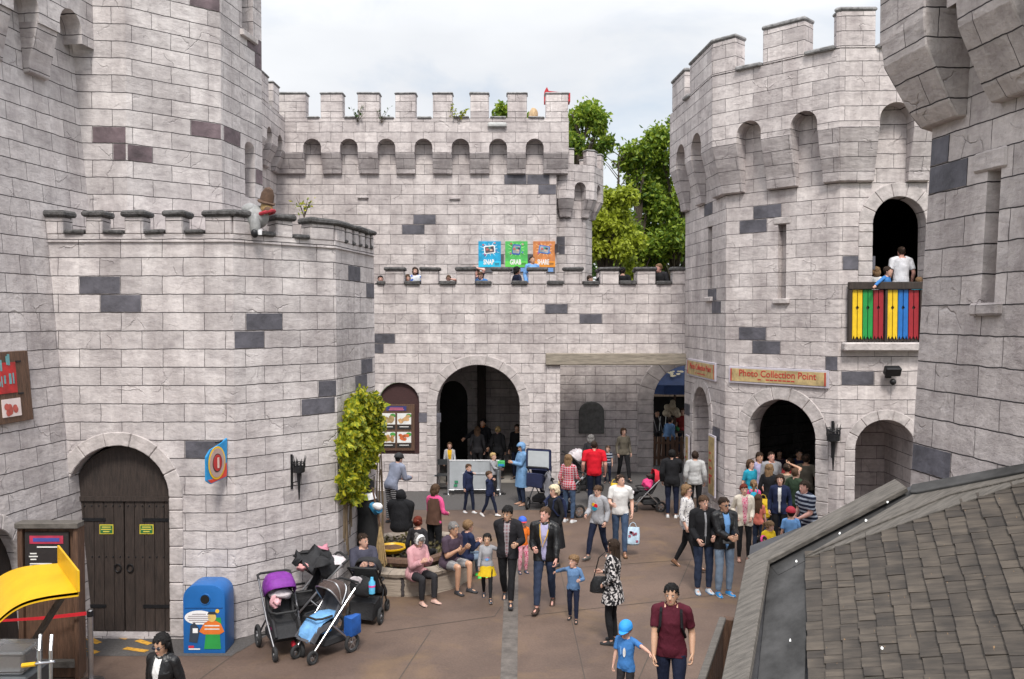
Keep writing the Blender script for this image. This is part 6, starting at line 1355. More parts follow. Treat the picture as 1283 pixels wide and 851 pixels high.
stroller('black pushchair heaped with coats between the tower and the silver one', 386, 13.8, -62, F_BLK, F_BLK, M_STEEL, 1.06, None, (('black_coat', (0, .05, 1.06), (.27, .24, .12), F_BLK), ('pink_blanket', (.1, -.13, 1.0), (.1, .12, .05), fab('dusty_pink', (.55, .27, .26))), ('cream_cover', (-.02, .34, .98), (.2, .26, .06), F_WHT), ('floral_cloth', (-.1, .22, 1.14), (.13, .13, .08), F_ROSE)), hood_a=(70, 150))
s4 = stroller('black pushchair seen from behind with a pink and blue bottle hanging on it', 462, 14.4, 172, F_BLK, F_BLK, mat('black_tube', (.02, .02, .022), .35, .1, 9, 0, metal=.5), .9, None, (('hanging_bag', (0, .5, .72), (.22, .06, .2), F_BLK), ('white_cloth', (.07, .57, .86), (.11, .02, .06), F_WHT), ('under_bag', (0, .28, .28), (.24, .16, .17), F_BLK)), hood_a=(40, 110))
MB().lathe([(.0, -.16), (.055, -.15), (.06, .05), (.03, .09), (.025, .14), (0, .14)], 12, (-.21, .56, .78)).build('bottle', mat('bottle_blue', (.10, .42, .66), .3, .1, 5, 0), s4, smooth=True); MB().lathe([(.062, -.03), (.062, .0)], 12, (-.21, .56, .78)).build('bottle_band', mat('bottle_pink', (.7, .06, .3), .3, .1, 5, 0), s4)
s5 = stroller('low black buggy with a red hood and a child in pink, by the passage', 812, 22.4, -84, F_RED, F_BLK, M_STEEL, .92, None, (('child_jacket', (0, .02, .72), (.15, .17, .17), fab('jacket_pink', (.62, .04, .18))), ('child_legs', (0, -.24, .55), (.12, .22, .07), F_BLK), ('child_head', (0, .07, .95), (.09, .1, .1), HAIR_D if False else mat('toddler_hair', (.03, .02, .015), .7, .3, 30, .4)), ('child_shoe', (.05, -.46, .52), (.05, .08, .06), F_WHT)), hood_a=(95, 165))
s6 = stroller('tall navy pushchair with a clear window in its hood, at the pier', 681, 22.7, 160, F_NAV, F_NAV, mat('slate_tube', (.10, .10, .11), .4, .1, 9, 0, metal=.6), 1.08, None, (('hung_coat', (-.3, .5, .6), (.13, .09, .38), fab('coat_grey', (.16, .16, .18))), ('hung_bag', (.05, .5, .75), (.2, .07, .16), F_NAV)), hood_a=(60, 100))
mb = MB(); mb.box((0, .36, 1.22), (.62, .03, .50)); mb.build('hood_panel', F_NAV, s6, bevel=.03); MB().box((0, .38, 1.22), (.52, .012, .40)).build('clear_window', mat('vinyl_window', (.45, .48, .5), .15, .08, 4, .05), s6, bevel=.01)
s7 = stroller('dark pushchair with a boy in it, in front of the plaid shirt woman', 706, 21.7, -70, F_BLK, F_NAV, M_STEEL, 1.0, None, (('boy_jacket', (0, .04, .7), (.16, .17, .2), F_NAV), ('boy_face', (0, .02, .96), (.085, .095, .105), SKIN_F if False else mat('toddler_skin', (.5, .29, .21), .55, .1, 9, 0)), ('boy_hair', (0, .05, 1.0), (.095, .1, .09), mat('toddler_hair_brown', (.06, .03, .02), .7, .3, 30, .4)), ('biscuit', (.04, -.12, .86), (.04, .03, .05), fab('biscuit', (.6, .45, .25)))), hood_a=(110, 165), big=.16)
stroller('white and black pushchair waiting in the covered passage', 731, 24.9, 105, F_WHT, F_BLK, M_STEEL, 1.05, F_WHT, (('blue_toy', (.15, -.1, 1.05), (.04, .05, .16), fab('toy_blue', (.02, .05, .45))),), hood_a=(80, 150))

# ================================================================== figure and fabrics up on the walls
kn = thing('knight_figure', 'slumped ornamental figure with brown hat and red scarf on the low tower', 'statue', tuple(at(326, 274, 13.75)), R(0), None, 1.15)
GP = mat('pewter_grey', (.27, .27, .27), .6, .3, 8, .3)
def KN(nm, parts, m, par=kn):
    mb = MB()
    for c, r in parts: mb.ball(c, r, 14, 9)
    return mb.build(nm, m, par, smooth=True, jit=.012)
KN('body', [((-.08, 0, .02), (.2, .15, .17))], GP); KN('shoulder', [((-.14, -.02, .12), (.10, .11, .09))], GP); KN('arm', [((-.03, -.13, -.1), (.07, .07, .16))], GP)
hd_ = KN('head', [((.10, -.05, .15), (.085, .085, .095))], mat('ochre_face', (.40, .27, .12), .6, .25, 10, .2)); KN('beard', [((.13, -.11, .10), (.05, .04, .05))], mat('felt_brown', (.10, .058, .038), .9, .4, 9, .5), hd_)
mb = MB(); mb.lathe([(.02, -.03), (.115, -.035), (.118, -.015), (.09, .0), (.085, .09), (.05, .17), (.0, .2)], 16); ht = mb.build('hat', mat('felt_brown', (.10, .058, .038), .9, .4, 9, .5), kn, smooth=True, jit=.012); ht.location = (.10, -.045, .235); ht.rotation_euler = (R(12), R(16), 0)
mb = MB(); mb.tube([(.10 + .1 * math.cos(t), -.04 + .095 * math.sin(t), .07 + .03 * math.cos(t)) for t in [6.283 * i / 14 for i in range(14)]], .026, 7, cyc=True); mb.build('scarf', mat('scarf_red', (.33, .02, .035), .7, .2, 10, .2), kn, smooth=True)
KN('glove', [((-.02, -.2, -.22), (.045, .045, .06))], M_BLACK)
for x, m in ((.0, (.02, .08, .3)), (.06, (.7, .7, .72))): MB().box((x - .02, -.16, -.2), (.055, .02, .07)).build('tag', mat('tag_%d' % (x * 100), m, .6, .1, 9, 0), kn)
rc = thing('red_canopy', 'strip of red canopy showing above the last keep battlement', 'canopy', (gx(697, 29.2), 29.2, zat(120, 29.2))); mb = MB(); mb.prism([(-.42, -.3), (.42, -.3), (.42, -.03), (0, .0), (-.28, .03), (-.34, .16), (-.42, .02)], .5); mb.build('canopy', mat('canopy_red', (.42, .012, .02), .7, .15, 9, .2), rc)
br2 = thing('boulder', 'sandy rounded boulder shape behind the last gap of the keep battlements', 'rock', (gx(668, 29.0), 29.0, zat(146, 29.0))); MB().ball((0, 0, 0), (.15, .2, .3), 14, 9).build('rock', mat('sandy_rock', (.46, .33, .19), .9, .3, 6, .5), br2, smooth=True, jit=.05)

# ================================================================== the market beyond the archway
pr = thing('market_parasol', 'navy blue market parasol with a cream emblem seen through the far archway', 'parasol', (gx(846, 31.4), 31.4, 0)); MB().tube([(0, 0, 0), (0, 0, 3.55)], .035, 8).build('pole', M_BROWNWOOD, pr)
oc = lambda r, z: [(r * math.cos(R(22.5 + 45 * k)), r * math.sin(R(22.5 + 45 * k)), z) for k in range(8)]
mb = MB(); mb.loft([oc(.06, 3.6), oc(.9, 3.2), oc(1.75, 2.62), oc(1.76, 2.3), oc(1.73, 2.3), oc(1.72, 2.6), oc(.05, 3.54)], caps=False); mb.build('canopy', mat('parasol_navy', (.008, .028, .10), .75, .2, 5, .2), pr)
mb = MB(); rr = random.Random(6); C0 = Vector((-.25, -1.22, 2.96)); ux, uy = Vector((1, 0, 0)), Vector((0, .75, .66)).normalized()
for i in range(12):
    a = rr.uniform(0, 6.28); c = C0 + ux * rr.uniform(-.26, .26) + uy * rr.uniform(-.13, .13); r = rr.uniform(.04, .09); mb.face([c + Vector((0, -.03 - i * .001, .03)) + (ux * math.cos(t) * r * rr.uniform(.7, 1.3) + uy * math.sin(t) * r * .7) for t in [6.283 * q / 7 for q in range(7)]])
mb.build('emblem', mat('emblem_cream', (.55, .47, .3), .7, .2, 9, 0), pr, weld=False)
pf = thing('picket_fence', 'brown wooden picket fence in front of the market stall', 'fence', (gx(832, 29.1), 29.1, 0))
for i in range(9): MB().box((-.6 + i * .15, 0, .48), (.1, .03, .96)).build('picket', M_BROWNWOOD, pf, bevel=.006)
for z in (.25, .75): MB().box((0, .03, z), (1.4, .04, .07)).build('rail', M_BROWNWOOD, pf)
stl = thing('market_stall', 'dark market stall stacked with small goods under the blue parasol', 'stall', (gx(842, 31.2), 31.2, 0)); MB().box((0, .2, .85), (2.4, .8, .06)).build('table', M_DARKWOOD, stl)
for sx in (-1.1, 1.1): MB().box((sx, .2, .41), (.08, .7, .82)).build('leg', M_DARKWOOD, stl)
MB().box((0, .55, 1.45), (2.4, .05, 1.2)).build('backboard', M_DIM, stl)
rr = random.Random(14)
for i in range(26): cc = rr.choice(((.5, .03, .04), (.04, .2, .5), (.6, .5, .35), (.5, .48, .45), (.03, .3, .1), (.6, .3, .03))); o = thing('market_goods', 'small coloured trinket among the goods on the market stall', 'trinket', tuple(Vector(stl.location) + Vector((-1.05 + (i % 13) * .16, -.05 + .25 * (i // 13), .9 + .0))), rr.uniform(0, 3), 'trinkets on the market stall', rr.uniform(.8, 1.5)); MB().box((0, 0, .05), (.08, .06, .12)).build('box', mat('goods_%d' % int(cc[0] * 100 + cc[1] * 10), cc, .5, .3, 15, .05), o, bevel=.012)
ts = thing('soft_toy_bunch', 'bunch of cream soft toys hanging under the blue parasol', 'toys', tuple(at(839, 512, 30.6))); mb = MB()
for i in range(16): mb.ball((rr.uniform(-.22, .3), rr.uniform(-.1, .1), rr.uniform(-.28, .26)), rr.uniform(.07, .13), 9, 6)
mb.build('toys', mat('cream_plush', (.48, .41, .30), .95, .25, 25, .6), ts, smooth=True, jit=.02); MB().tube([(0, 0, .2), (.02, .1, .8)], .008, 5).build('cord', M_BLACK, ts)
for i, x in enumerate((822, 829)): o = thing('display_frame', ('left' if i == 0 else 'right') + ' leaning pale metal display frame at the market stall', 'frame', tuple(at(x, 531, 30.4)), R(10)); MB().tube([(-.12, 0, .28), (.04, 0, -.28), (.12, 0, -.24), (.16, 0, .25)], .012, 5).build('frame', M_STEEL, o)
mh = thing('market_hall', 'dark timber hall closing the view behind the market stall', 'building', (7, 36, 0)); MB().box((0, 0, 1.9), (9, .3, 3.8)).build('wall', mat('hall_timber', (.05, .035, .025), .85, .4, 5, .4, stretch=(4, 1, .4)), mh)
mb = MB(); mb.prism([(-4.9, 3.75), (4.9, 3.75), (0, 5.2)], 1.2, 0, None, (0, .5, 0)); mb.build('roof', M_TAR, mh)
# ================================================================== the crowd
def W2L(pos, h, rz, w): return Matrix.Rotation(-R(rz), 3, 'Z') @ (Vector(w) - Vector(pos)) / (h / 1.75)
def who(label, x, Y, h, rz, z=0.0, lw=None, rw=None, lfw=None, rfw=None, **k):
    pos = (gx(x, Y), Y, z)
    if lw is not None: k['lh'] = W2L(pos, h, rz, lw)
    if rw is not None: k['rh'] = W2L(pos, h, rz, rw)
    return person(label, pos, h, rz, **k)
BLK = cloth('black_cotton', (.014, .014, .016)); LEA = cloth('black_leather', (.010, .010, .011), rough=.38); NAVY = cloth('navy_cotton', (.016, .022, .055)); JEAN = cloth('dark_denim', (.026, .036, .066)); LJEAN = cloth('light_denim', (.17, .225, .30)); MJEAN = cloth('mid_denim', (.05, .078, .135))
DNAVY = cloth('dark_navy_cotton', (.012, .016, .035)); WHT = cloth('white_cotton', (.62, .61, .6)); GREY = cloth('grey_marl', (.30, .30, .32)); DGREY = cloth('charcoal_cotton', (.026, .025, .028)); BURG = cloth('burgundy_cotton', (.075, .012, .022)); REDC = cloth('red_cotton', (.55, .012, .025)); BLUEC = cloth('blue_cotton', (.05, .17, .42)); SKY = cloth('sky_blue_cotton', (.16, .33, .62)); PINK = cloth('pale_pink_wool', (.50, .27, .29)); HOT = cloth('hot_pink_cotton', (.62, .08, .22)); YELC = cloth('yellow_cotton', (.62, .42, .02)); CREAM = cloth('cream_knit', (.56, .50, .42)); BROWN = cloth('brown_cloth', (.085, .045, .032)); RAIN = cloth('blue_raincoat', (.14, .27, .46), rough=.55); PURP = cloth('dusky_purple_cotton', (.065, .045, .065)); ORNG = cloth('orange_cotton', (.65, .15, .02)); TEAL = cloth('teal_cotton', (.02, .25, .36)); LAV = cloth('lavender_cotton', (.35, .33, .5)); KHAKI = cloth('khaki_grey', (.13, .115, .09)); STEEL = cloth('steel_blue_knit', (.10, .18, .32))
PLAID = cloth('red_plaid', (.42, .02, .04), 'plaid', (.45, .42, .45)); STRIPE = cloth('navy_stripes', (.02, .024, .045), 'stripes', (.33, .36, .42), sc=1.1); PRINT = cloth('black_white_print', (.015, .015, .017), 'print', (.5, .47, .46)); FLOR = cloth('floral_white', (.58, .56, .55), 'floral', (.16, .15, .19)); PINKP = cloth('pink_floral', (.6, .3, .35), 'floral', (.45, .04, .12)); YW = cloth('yellow_tee', (.65, .38, .02))
M_SPEC = mat('dark_lens', (.02, .025, .04), .15, .05, 5, 0)
def backpack(m, small=False):
    def f(root, s, U, HH, ends, ML):
        k = .8 if small else 1; mb = MB(); rg = []
        for z, w, d in ((1.0, .10, .03), (1.03, .145, .085), (1.2, .15, .10), (1.36, .13, .075), (1.42, .08, .03)): rg.append([U(w * k * math.cos(a) * (1 if abs(math.cos(a)) < .7 else .95), .135 + d * k + d * k * math.sin(a), z) * s for a in [6.283 * q / 14 for q in range(14)]])
        mb.loft(rg); bp_ = mb.build('backpack', m, root, smooth=True)
        for sx in (-1, 1):
            mb = MB(); mb.tube([U(sx * .1, .13, 1.40) * s, U(sx * .115, .03, 1.475) * s, U(sx * .12, -.10, 1.41) * s, U(sx * .13, -.135, 1.25) * s, U(sx * .17, -.03, 1.1) * s, U(sx * .13, .12, 1.04) * s], .018 * s, 6); mb.build('strap', m, bp_, smooth=True)
    return f
def chestmark(cols, z=1.22, y=-.142):
    def f(root, s, U, HH, ends, ML):
        for i, (dx, dz, w, h_, m) in enumerate(cols):
            mb = MB(); pts = [(dx + w * math.cos(6.283 * q / 10), z + dz + h_ * math.sin(6.283 * q / 10)) for q in range(10)]; mb.loft([[U(px, y - .004 - i * .002 + abs(px) * .25, pz) * s for px, pz in pts], [U(px, y + .02 + abs(px) * .25, pz) * s for px, pz in pts]]); mb.build('printed_motif', m, root)
    return f
def both(*fs):
    def f(*a):
        for g in fs: g(*a)
    return f
def lanyard(m):
    def f(root, s, U, HH, ends, ML):
        mb = MB(); mb.tube([U(.02, .03, 1.49) * s, U(.085, -.06, 1.44) * s, U(.06, -.165, 1.28) * s, U(-.01, -.185, 1.10) * s, U(-.05, -.165, 1.28) * s, U(-.075, -.06, 1.44) * s], .011 * s, 5, cyc=True); mb.build('lanyard', m, root, smooth=True)
    return f
WALK = dict(lf=(.09, -.27, .088), rf=(-.09, .26, .13, 0, 32)); WALK2 = dict(lf=(.09, .26, .13, 0, 32), rf=(-.09, -.27, .088)); STEP = dict(lf=(.1, -.14, .086), rf=(-.1, .12, .088))
def sit(d=0): return dict(pel=(0, 0, -.46 + d), lf=(.12, -.44, .086), rf=(-.12, -.38, .086), lh=(.1, -.36, .78 + d), rh=(-.1, -.36, .78 + d))
def jacket(m, hem=.84, th=.02): return (m, 1.95, hem, th, 1.47, 'jacket')
def tee(m, th=.014): return (m, .72, .88, th, 1.445, 'shirt')
def swt(m, hem=.87, th=.016): return (m, 1.96, hem, th, 1.455, 'sweater')
TR = lambda m, th=.013: (m, 1.95, th, 'trousers'); SH = lambda m: (m, .85, .02, 'shorts'); LEG = lambda m: (m, 1.97, .005, 'leggings')
SNK = dict(shoes=(.55, .55, .56), sole=(.6, .6, .6))
# --- foreground
who('dark haired woman in sunglasses and black leather jacket at bottom left', 199, 9.35, 1.62, -18, sex='f', skin='asian', hair=('long', 'black'), hat=('glasses', M_SPEC), top=jacket(LEA), inner=(WHT, .05), bottom=TR(JEAN), pitch=14, vox=.011)
mp_ = (gx(842, 10.6), 10.6, 0); hold = at(819, 822, 10.5)
who('man in a burgundy polo shirt with backpack straps holding a small hand', 843, 10.6, 1.76, -12, skin='asian', hair=('short', 'black'), top=(BURG, .72, .86, .016, 1.445, 'polo_shirt'), bottom=TR(DNAVY), rw=hold, extras=backpack(BLK), vox=.011, yaw=-8, **{k: v for k, v in STEP.items()})
who('small boy in a bright blue cap and blue shirt led by the hand', 786, 10.9, 1.2, -30, skin='fair', hair=('short', 'brown'), hat=('cap', mat('cap_blue', (.02, .26, .68), .7, .1, 9, .2)), top=(BLUEC, .7, .84, .016, 1.45, 'shirt'), bottom=TR(DGREY), lw=hold, pitch=14, vox=.012, extras=chestmark([(.02, .0, .025, .09, WHT), (-.05, .02, .015, .08, SKY)]))
who('long haired woman in a black and white print tunic seen from behind', 769, 13.25, 1.63, -118, sex='f', hair=('long', 'dark'), top=(PRINT, 1.9, .95, .016, 1.45, 'tunic'), coat=(PRINT, 1.02, .70, (.165, .245)), bottom=LEG(BLK), shoes=(.012, .012, .013), vox=.012, yaw=-15, lh=(.2, -.1, 1.0), rh=(-.1, -.24, 1.12))
m6 = at(697, 716, 14.5)
who('man in open black leather jacket and jeans leading a toddler', 683, 14.8, 1.78, -12, skin='pink', hair=('short', 'brown'), top=jacket(LEA), inner=(LAV, .07), bottom=TR(JEAN), lw=m6, rh=(-.14, -.25, 1.08), shoes=(.05, .028, .02), extras=lanyard(cloth('gold_ribbon', (.5, .3, .05))), vox=.012, yaw=-25, **WALK2)
who('toddler in a blue sweater holding the hand of the leather jacket man', 719, 14.25, 1.1, -14, hair=('curly', 'light'), top=swt(STEEL), bottom=TR(DNAVY), rw=m6, lh=(.2, -.2, 1.12), vox=.012, shoes=(.02, .02, .022), yaw=-30, **STEP)
gh = at(631, 694, 15.2)
who('little girl in yellow skirt and grey sweater, walking hand in hand', 610, 15.3, 1.2, 0, sex='f', skin='asian', hair=('pony', 'black'), top=swt(GREY, .92), skirt=(YELC, 1.0, .66, (.13, .235)), bottom=LEG(BLK), lw=gh, shoes=(.03, .035, .05), sole=(.6, .6, .6), vox=.012, extras=chestmark([(0, .05, .05, .04, YW), (0, -.02, .06, .035, HOT), (0, -.08, .05, .035, SKY)], 1.2, -.125), **WALK)
who('dark haired man in black jacket and trousers holding the girl in yellow', 636, 15.1, 1.73, -8, skin='asian', hair=('spiky', 'black'), top=jacket(cloth('charcoal_wool', (.018, .017, .02)), .82, .026), inner=(cloth('muted_check', (.2, .12, .13), 'plaid', (.3, .3, .32)), .05), bottom=TR(BLK), rw=gh, lh=(.2, -.28, 1.12), pitch=10, yaw=-18, vox=.012, **WALK)
who('small child in orange top and a red and blue cap behind the two fathers', 655, 16.9, 1.12, 20, hair=('short', 'light'), hat=('cap', mat('cap_cobalt', (.03, .1, .5), .7, .1, 9, .2), mat('cap_brim_red', (.5, .03, .03), .7, .1, 9, .2)), top=tee(ORNG), bottom=TR(PINKP), shoes=(.05, .06, .1))
who('fair haired woman in a long black dress with a navy backpack', 695, 17.4, 1.66, -58, sex='f', hair=('bob', 'pale'), top=swt(BLK, .95), coat=(BLK, 1.02, .42, (.165, .27)), bottom=LEG(BLK), extras=backpack(NAVY, True), pitch=8)
# --- middle of the court
who('long haired woman in a red plaid shirt and jeans beside the pushchair', 713, 21.1, 1.68, 150, sex='f', hair=('long', 'light'), top=(PLAID, 1.95, .84, .016, 1.46, 'shirt'), bottom=TR(MJEAN, .008), rh=(-.15, -.3, 1.05), **SNK)
who('broad man in a bright red polo shirt seen from the back', 745, 22.6, 1.8, 178, skin='pink', hair=('receding', 'dark'), top=(REDC, .72, .85, .02, 1.46, 'polo_shirt'), bottom=TR(DNAVY), build=1.18, yaw=-15)
who('grey haired woman in a grey top standing by the passage wall', 741, 24.6, 1.68, 160, sex='f', hair=('bob', 'grey'), top=swt(DGREY), bottom=TR(BLK))
who('boy in a pale grey hoodie with a bright chest print, walking', 750, 17.9, 1.55, -42, hair=('short', 'brown'), top=swt(GREY, .84, .022), bottom=TR(DNAVY), rh=(-.12, -.3, 1.05), pitch=18, shoes=(.09, .085, .08), extras=chestmark([(-.03, .05, .05, .04, YW), (.04, .03, .045, .045, REDC), (0, -.04, .07, .045, TEAL)], 1.24, -.155), **WALK2)
who('man in a white t-shirt and jeans carrying a carrier bag', 778, 18.2, 1.72, -8, hair=('short', 'dark'), top=tee(WHT, .016), bottom=TR(MJEAN), rh=(-.16, -.28, 1.12), shoes=(.16, .08, .04), yaw=50, **STEP)
who('man in black coat and trousers standing behind the red pushchair', 843, 21.6, 1.72, 165, hair=('short', 'black'), top=(BLK, 1.95, .75, .03, 1.47, 'coat'), bottom=TR(DNAVY), rh=(-.1, -.3, 1.35), **SNK)
who('boy in a light grey hooded top with his back turned, by the tower', 872, 21.7, 1.66, 170, hair=('short', 'dark'), top=(cloth('light_grey_fleece', (.42, .42, .42)), 1.95, .86, .026, 1.48, 'hoodie'), bottom=TR(BLK))
BOOT = (.14, .065, .03)
who('woman in floral white top, black leggings and tan boots', 862, 17.2, 1.7, 62, sex='f', hair=('bob', 'light'), hat=('glasses', M_SPEC), top=(FLOR, 1.5, .84, .02, 1.43, 'blouse'), bottom=LEG(BLK), shoes=BOOT, extras=None, **WALK2)
who('tall youth in a black zipped jacket and jeans with white trainers', 883, 15.7, 1.8, 6, hair=('short', 'brown'), top=jacket(BLK, .84, .024), inner=(GREY, .022), bottom=TR(JEAN), rh=(-.16, -.2, .98), lh=(.1, -.28, 1.05), shoes=(.5, .55, .6), sole=(.1, .3, .6), yaw=10, pitch=8, vox=.013)
who('man in black leather jacket and pale jeans looking at his phone', 909, 15.55, 1.79, 14, skin='tan', hair=('short', 'dark'), hat=('glasses', M_SPEC), top=jacket(LEA, .84, .026), inner=(SKY, .06), bottom=TR(LJEAN), lh=(.06, -.34, 1.12), rh=(-.08, -.34, 1.1), shoes=(.03, .22, .5), sole=(.5, .5, .5), yaw=12, vox=.013)
who('red haired woman in a long cream cardigan with a pink scarf', 934, 17.75, 1.6, -4, sex='f', hair=('curly', 'red'), top=(CREAM, 1.95, .8, .024, 1.46, 'cardigan'), inner=(PINKP, .06), coat=None, bottom=LEG(BLK), lh=(.12, -.22, 1.0), rh=(-.2, -.1, 1.0), shoes=(.3, .16, .12))
who('fair girl in a bright yellow rain jacket above the roof edge', 965, 16.3, 1.2, 15, sex='f', hair=('pony', 'light'), top=(YELC, 1.95, .8, .03, 1.48, 'rain_jacket'), bottom=TR(NAVY), pitch=20, yaw=30)
who('dark haired girl with a pink headband close to the roof edge', 958, 15.4, 1.13, 25, sex='f', skin='tan', hair=('pony', 'black'), hat=('band', HOT), top=swt(NAVY), bottom=TR(BLK), yaw=10)
who('small boy in a red cap and light blue t-shirt facing away', 993, 16.7, 1.36, 175, hair=('short', 'dark'), hat=('cap', mat('cap_crimson', (.4, .02, .04), .7, .1, 9, .2)), top=tee(SKY), bottom=TR(DNAVY))
who('man in a navy and white striped polo shirt bending to a boy', 1017, 17.3, 1.78, -70, skin='pink', hair=('short', 'dark'), top=(STRIPE, .75, .86, .018, 1.46, 'polo_shirt'), bottom=TR(DNAVY), lean=14, build=1.12, lh=(.1, -.34, 1.0))
# --- by and in the photo archway
who('small girl in pink with a blue rucksack by the photo archway', 946, 19.5, 1.36, 165, sex='f', hair=('pony', 'light'), top=swt(HOT), bottom=TR(BLK), extras=backpack(TEAL, True))
who('woman with very long fair hair in black top and jeans', 966, 19.75, 1.68, 140, sex='f', hair=('long', 'light'), top=jacket(BLK), bottom=TR(MJEAN, .008))
who('woman in a taupe dress shading her eyes with one arm', 988, 19.6, 1.72, 160, sex='f', skin='tan', hair=('bun', 'dark'), top=(KHAKI, .7, .9, .014, 1.45, 'dress'), coat=(KHAKI, 1.0, .62, (.16, .22)), bottom=LEG(BLK), rh=(-.06, -.22, 1.66))
who('man in a lavender shirt just inside the photo archway', 953, 21.0, 1.74, 20, skin='tan', hair=('short', 'dark'), top=(LAV, .75, .88, .014, 1.45, 'shirt'), bottom=TR(BLK))
who('woman in a turquoise top at the left jamb of the photo archway', 942, 20.65, 1.62, 30, sex='f', hair=('bob', 'brown'), top=tee(TEAL), bottom=TR(BLK))
who('man in dark navy standing deep inside the photo archway', 1003, 21.4, 1.76, 10, skin='tan', hair=('short', 'black'), top=swt(NAVY), bottom=TR(BLK))
who('dim figure in purple at the back of the photo archway', 978, 22.0, 1.66, 0, sex='f', skin='tan', hair=('bob', 'black'), top=swt(PURP), bottom=TR(BLK))
who('man in a grey shirt shadowed at the right jamb of the photo archway', 1012, 20.7, 1.75, 150, skin='tan', hair=('short', 'dark'), top=tee(KHAKI), bottom=TR(BLK))
who('woman in brick red waiting inside the photo archway', 992, 20.9, 1.62, 165, sex='f', hair=('bob', 'dark'), top=swt(cloth('brick_red', (.3, .04, .04))), bottom=TR(BLK))
who('child in white at the foot of the photo archway behind the yellow bag', 975, 20.3, 1.2, 175, hair=('short', 'light'), top=tee(WHT), bottom=TR(JEAN))
who('man in a grey fleece behind the photo archway queue', 968, 20.9, 1.78, 10, skin='pink', hair=('crop', 'dark'), top=swt(GREY), bottom=TR(DNAVY))
who('woman in olive walking out of the covered passage', 782, 26.3, 1.64, 15, sex='f', hair=('bob', 'brown'), top=swt(KHAKI), bottom=TR(BLK), **WALK)
who('child in a striped top beside the covered passage wall', 762, 26.0, 1.15, -20, hair=('short', 'brown'), top=tee(STRIPE), bottom=TR(DNAVY))
who('woman in a navy jacket with a fringe in the queue below the archway', 979, 18.6, 1.64, -20, sex='f', hair=('bob', 'dark'), top=jacket(NAVY), inner=(WHT, .04), bottom=TR(BLK))
who('girl in a coral top between the yellow rain jacket and the archway', 952, 18.3, 1.28, 150, sex='f', hair=('long', 'brown'), top=tee(cloth('coral_cotton', (.55, .16, .12))), bottom=TR(JEAN))
who('man in a dark green jacket among the queue by the archway', 999, 18.9, 1.74, 120, hair=('receding', 'brown'), top=jacket(cloth('dark_green_canvas', (.03, .05, .03))), bottom=TR(JEAN))
# --- round the planter
SEAT = .40
who('grey haired man in a dark t-shirt and shorts seated on the planter edge', 560, 15.95, 1.76, 48, skin='tan', hair=('short', 'grey'), lean=16, pitch=8, top=tee(PURP, .016), bottom=SH(cloth('grey_check_shorts', (.28, .27, .27), 'plaid', (.16, .16, .17))), vox=.013, **sit(0))
who('curly haired boy in navy with neon green shoes on the planter edge', 580, 16.45, 1.5, 120, hair=('curly', 'light'), lean=14, top=swt(NAVY), bottom=TR(LJEAN), shoes=(.08, .62, .12), sole=(.5, .12, .02), pel=(0, 0, -.40), lf=(.12, -.42, .086), rf=(-.12, -.36, .086), lh=(.08, -.36, .8), rh=(-.08, -.36, .8))
who('woman in a pale pink coat seated on the planter with a striped headband', 519, 15.35, 1.62, 42, sex='f', hair=('bun', 'grey'), hat=('band', WHT), lean=10, pitch=26, top=(PINK, 1.92, .8, .034, 1.48, 'coat'), bottom=TR(DGREY), shoes=(.5, .33, .28), vox=.013, **sit(.02))
who('dark haired man in a slate hoodie seated beside the tower corner', 453, 15.15, 1.72, 22, hair=('short', 'dark'), lean=4, yaw=35, top=swt(cloth('slate_fleece', (.06, .06, .085)), .84, .026), bottom=SH(DGREY), shoes=(.03, .035, .06), **sit(-.02))
who('woman in a brown gilet with pink sleeves behind the planter', 543, 17.6, 1.62, 150, sex='f', hair=('bob', 'brown'), top=(HOT, 1.9, .86, .014, 1.49, 'hoodie'), bottom=TR(BLK), lean=6, lh=(.12, -.3, 1.05), rh=(-.2, -.25, 1.05), extras=lambda root, s, U, HH, ends, ML: shell_vest(root, s, U))
who('man in grey hoodie and dark cap leaning over by the ivy', 489, 21.0, 1.74, 140, hair=('short', 'black'), hat=('cap', mat('cap_black', (.015, .015, .017), .7, .1, 9, .2)), top=swt(cloth('blue_grey_marl', (.22, .24, .31)), .84, .026), bottom=TR(cloth('black_patterned', (.014, .014, .016), 'bands', (.35, .35, .36), sc=2)), lean=28, lh=(.2, -.5, 1.0), rh=(-.15, -.5, 1.05))
who('figure huddled in a black hooded coat, sitting with back turned', 500, 18.6, 1.7, 175, hair=('short', 'black'), hat=('hood', BLK), top=(BLK, 1.95, .72, .05, 1.5, 'coat'), bottom=TR(BLK), lean=14, build=1.15, pel=(0, 0, -.42), lf=(.14, -.4, .086), rf=(-.14, -.36, .086), lh=(.1, -.34, .8), rh=(-.1, -.34, .8))
who('woman with dark red hair tied up, sitting deep in the planter behind the pink coat', 523, 16.5, 1.6, 160, sex='f', hair=('bun', 'red'), top=swt(DGREY), bottom=TR(BLK), pel=(0, 0, -.40), lf=(.12, -.42, .086), rf=(-.12, -.36, .086))
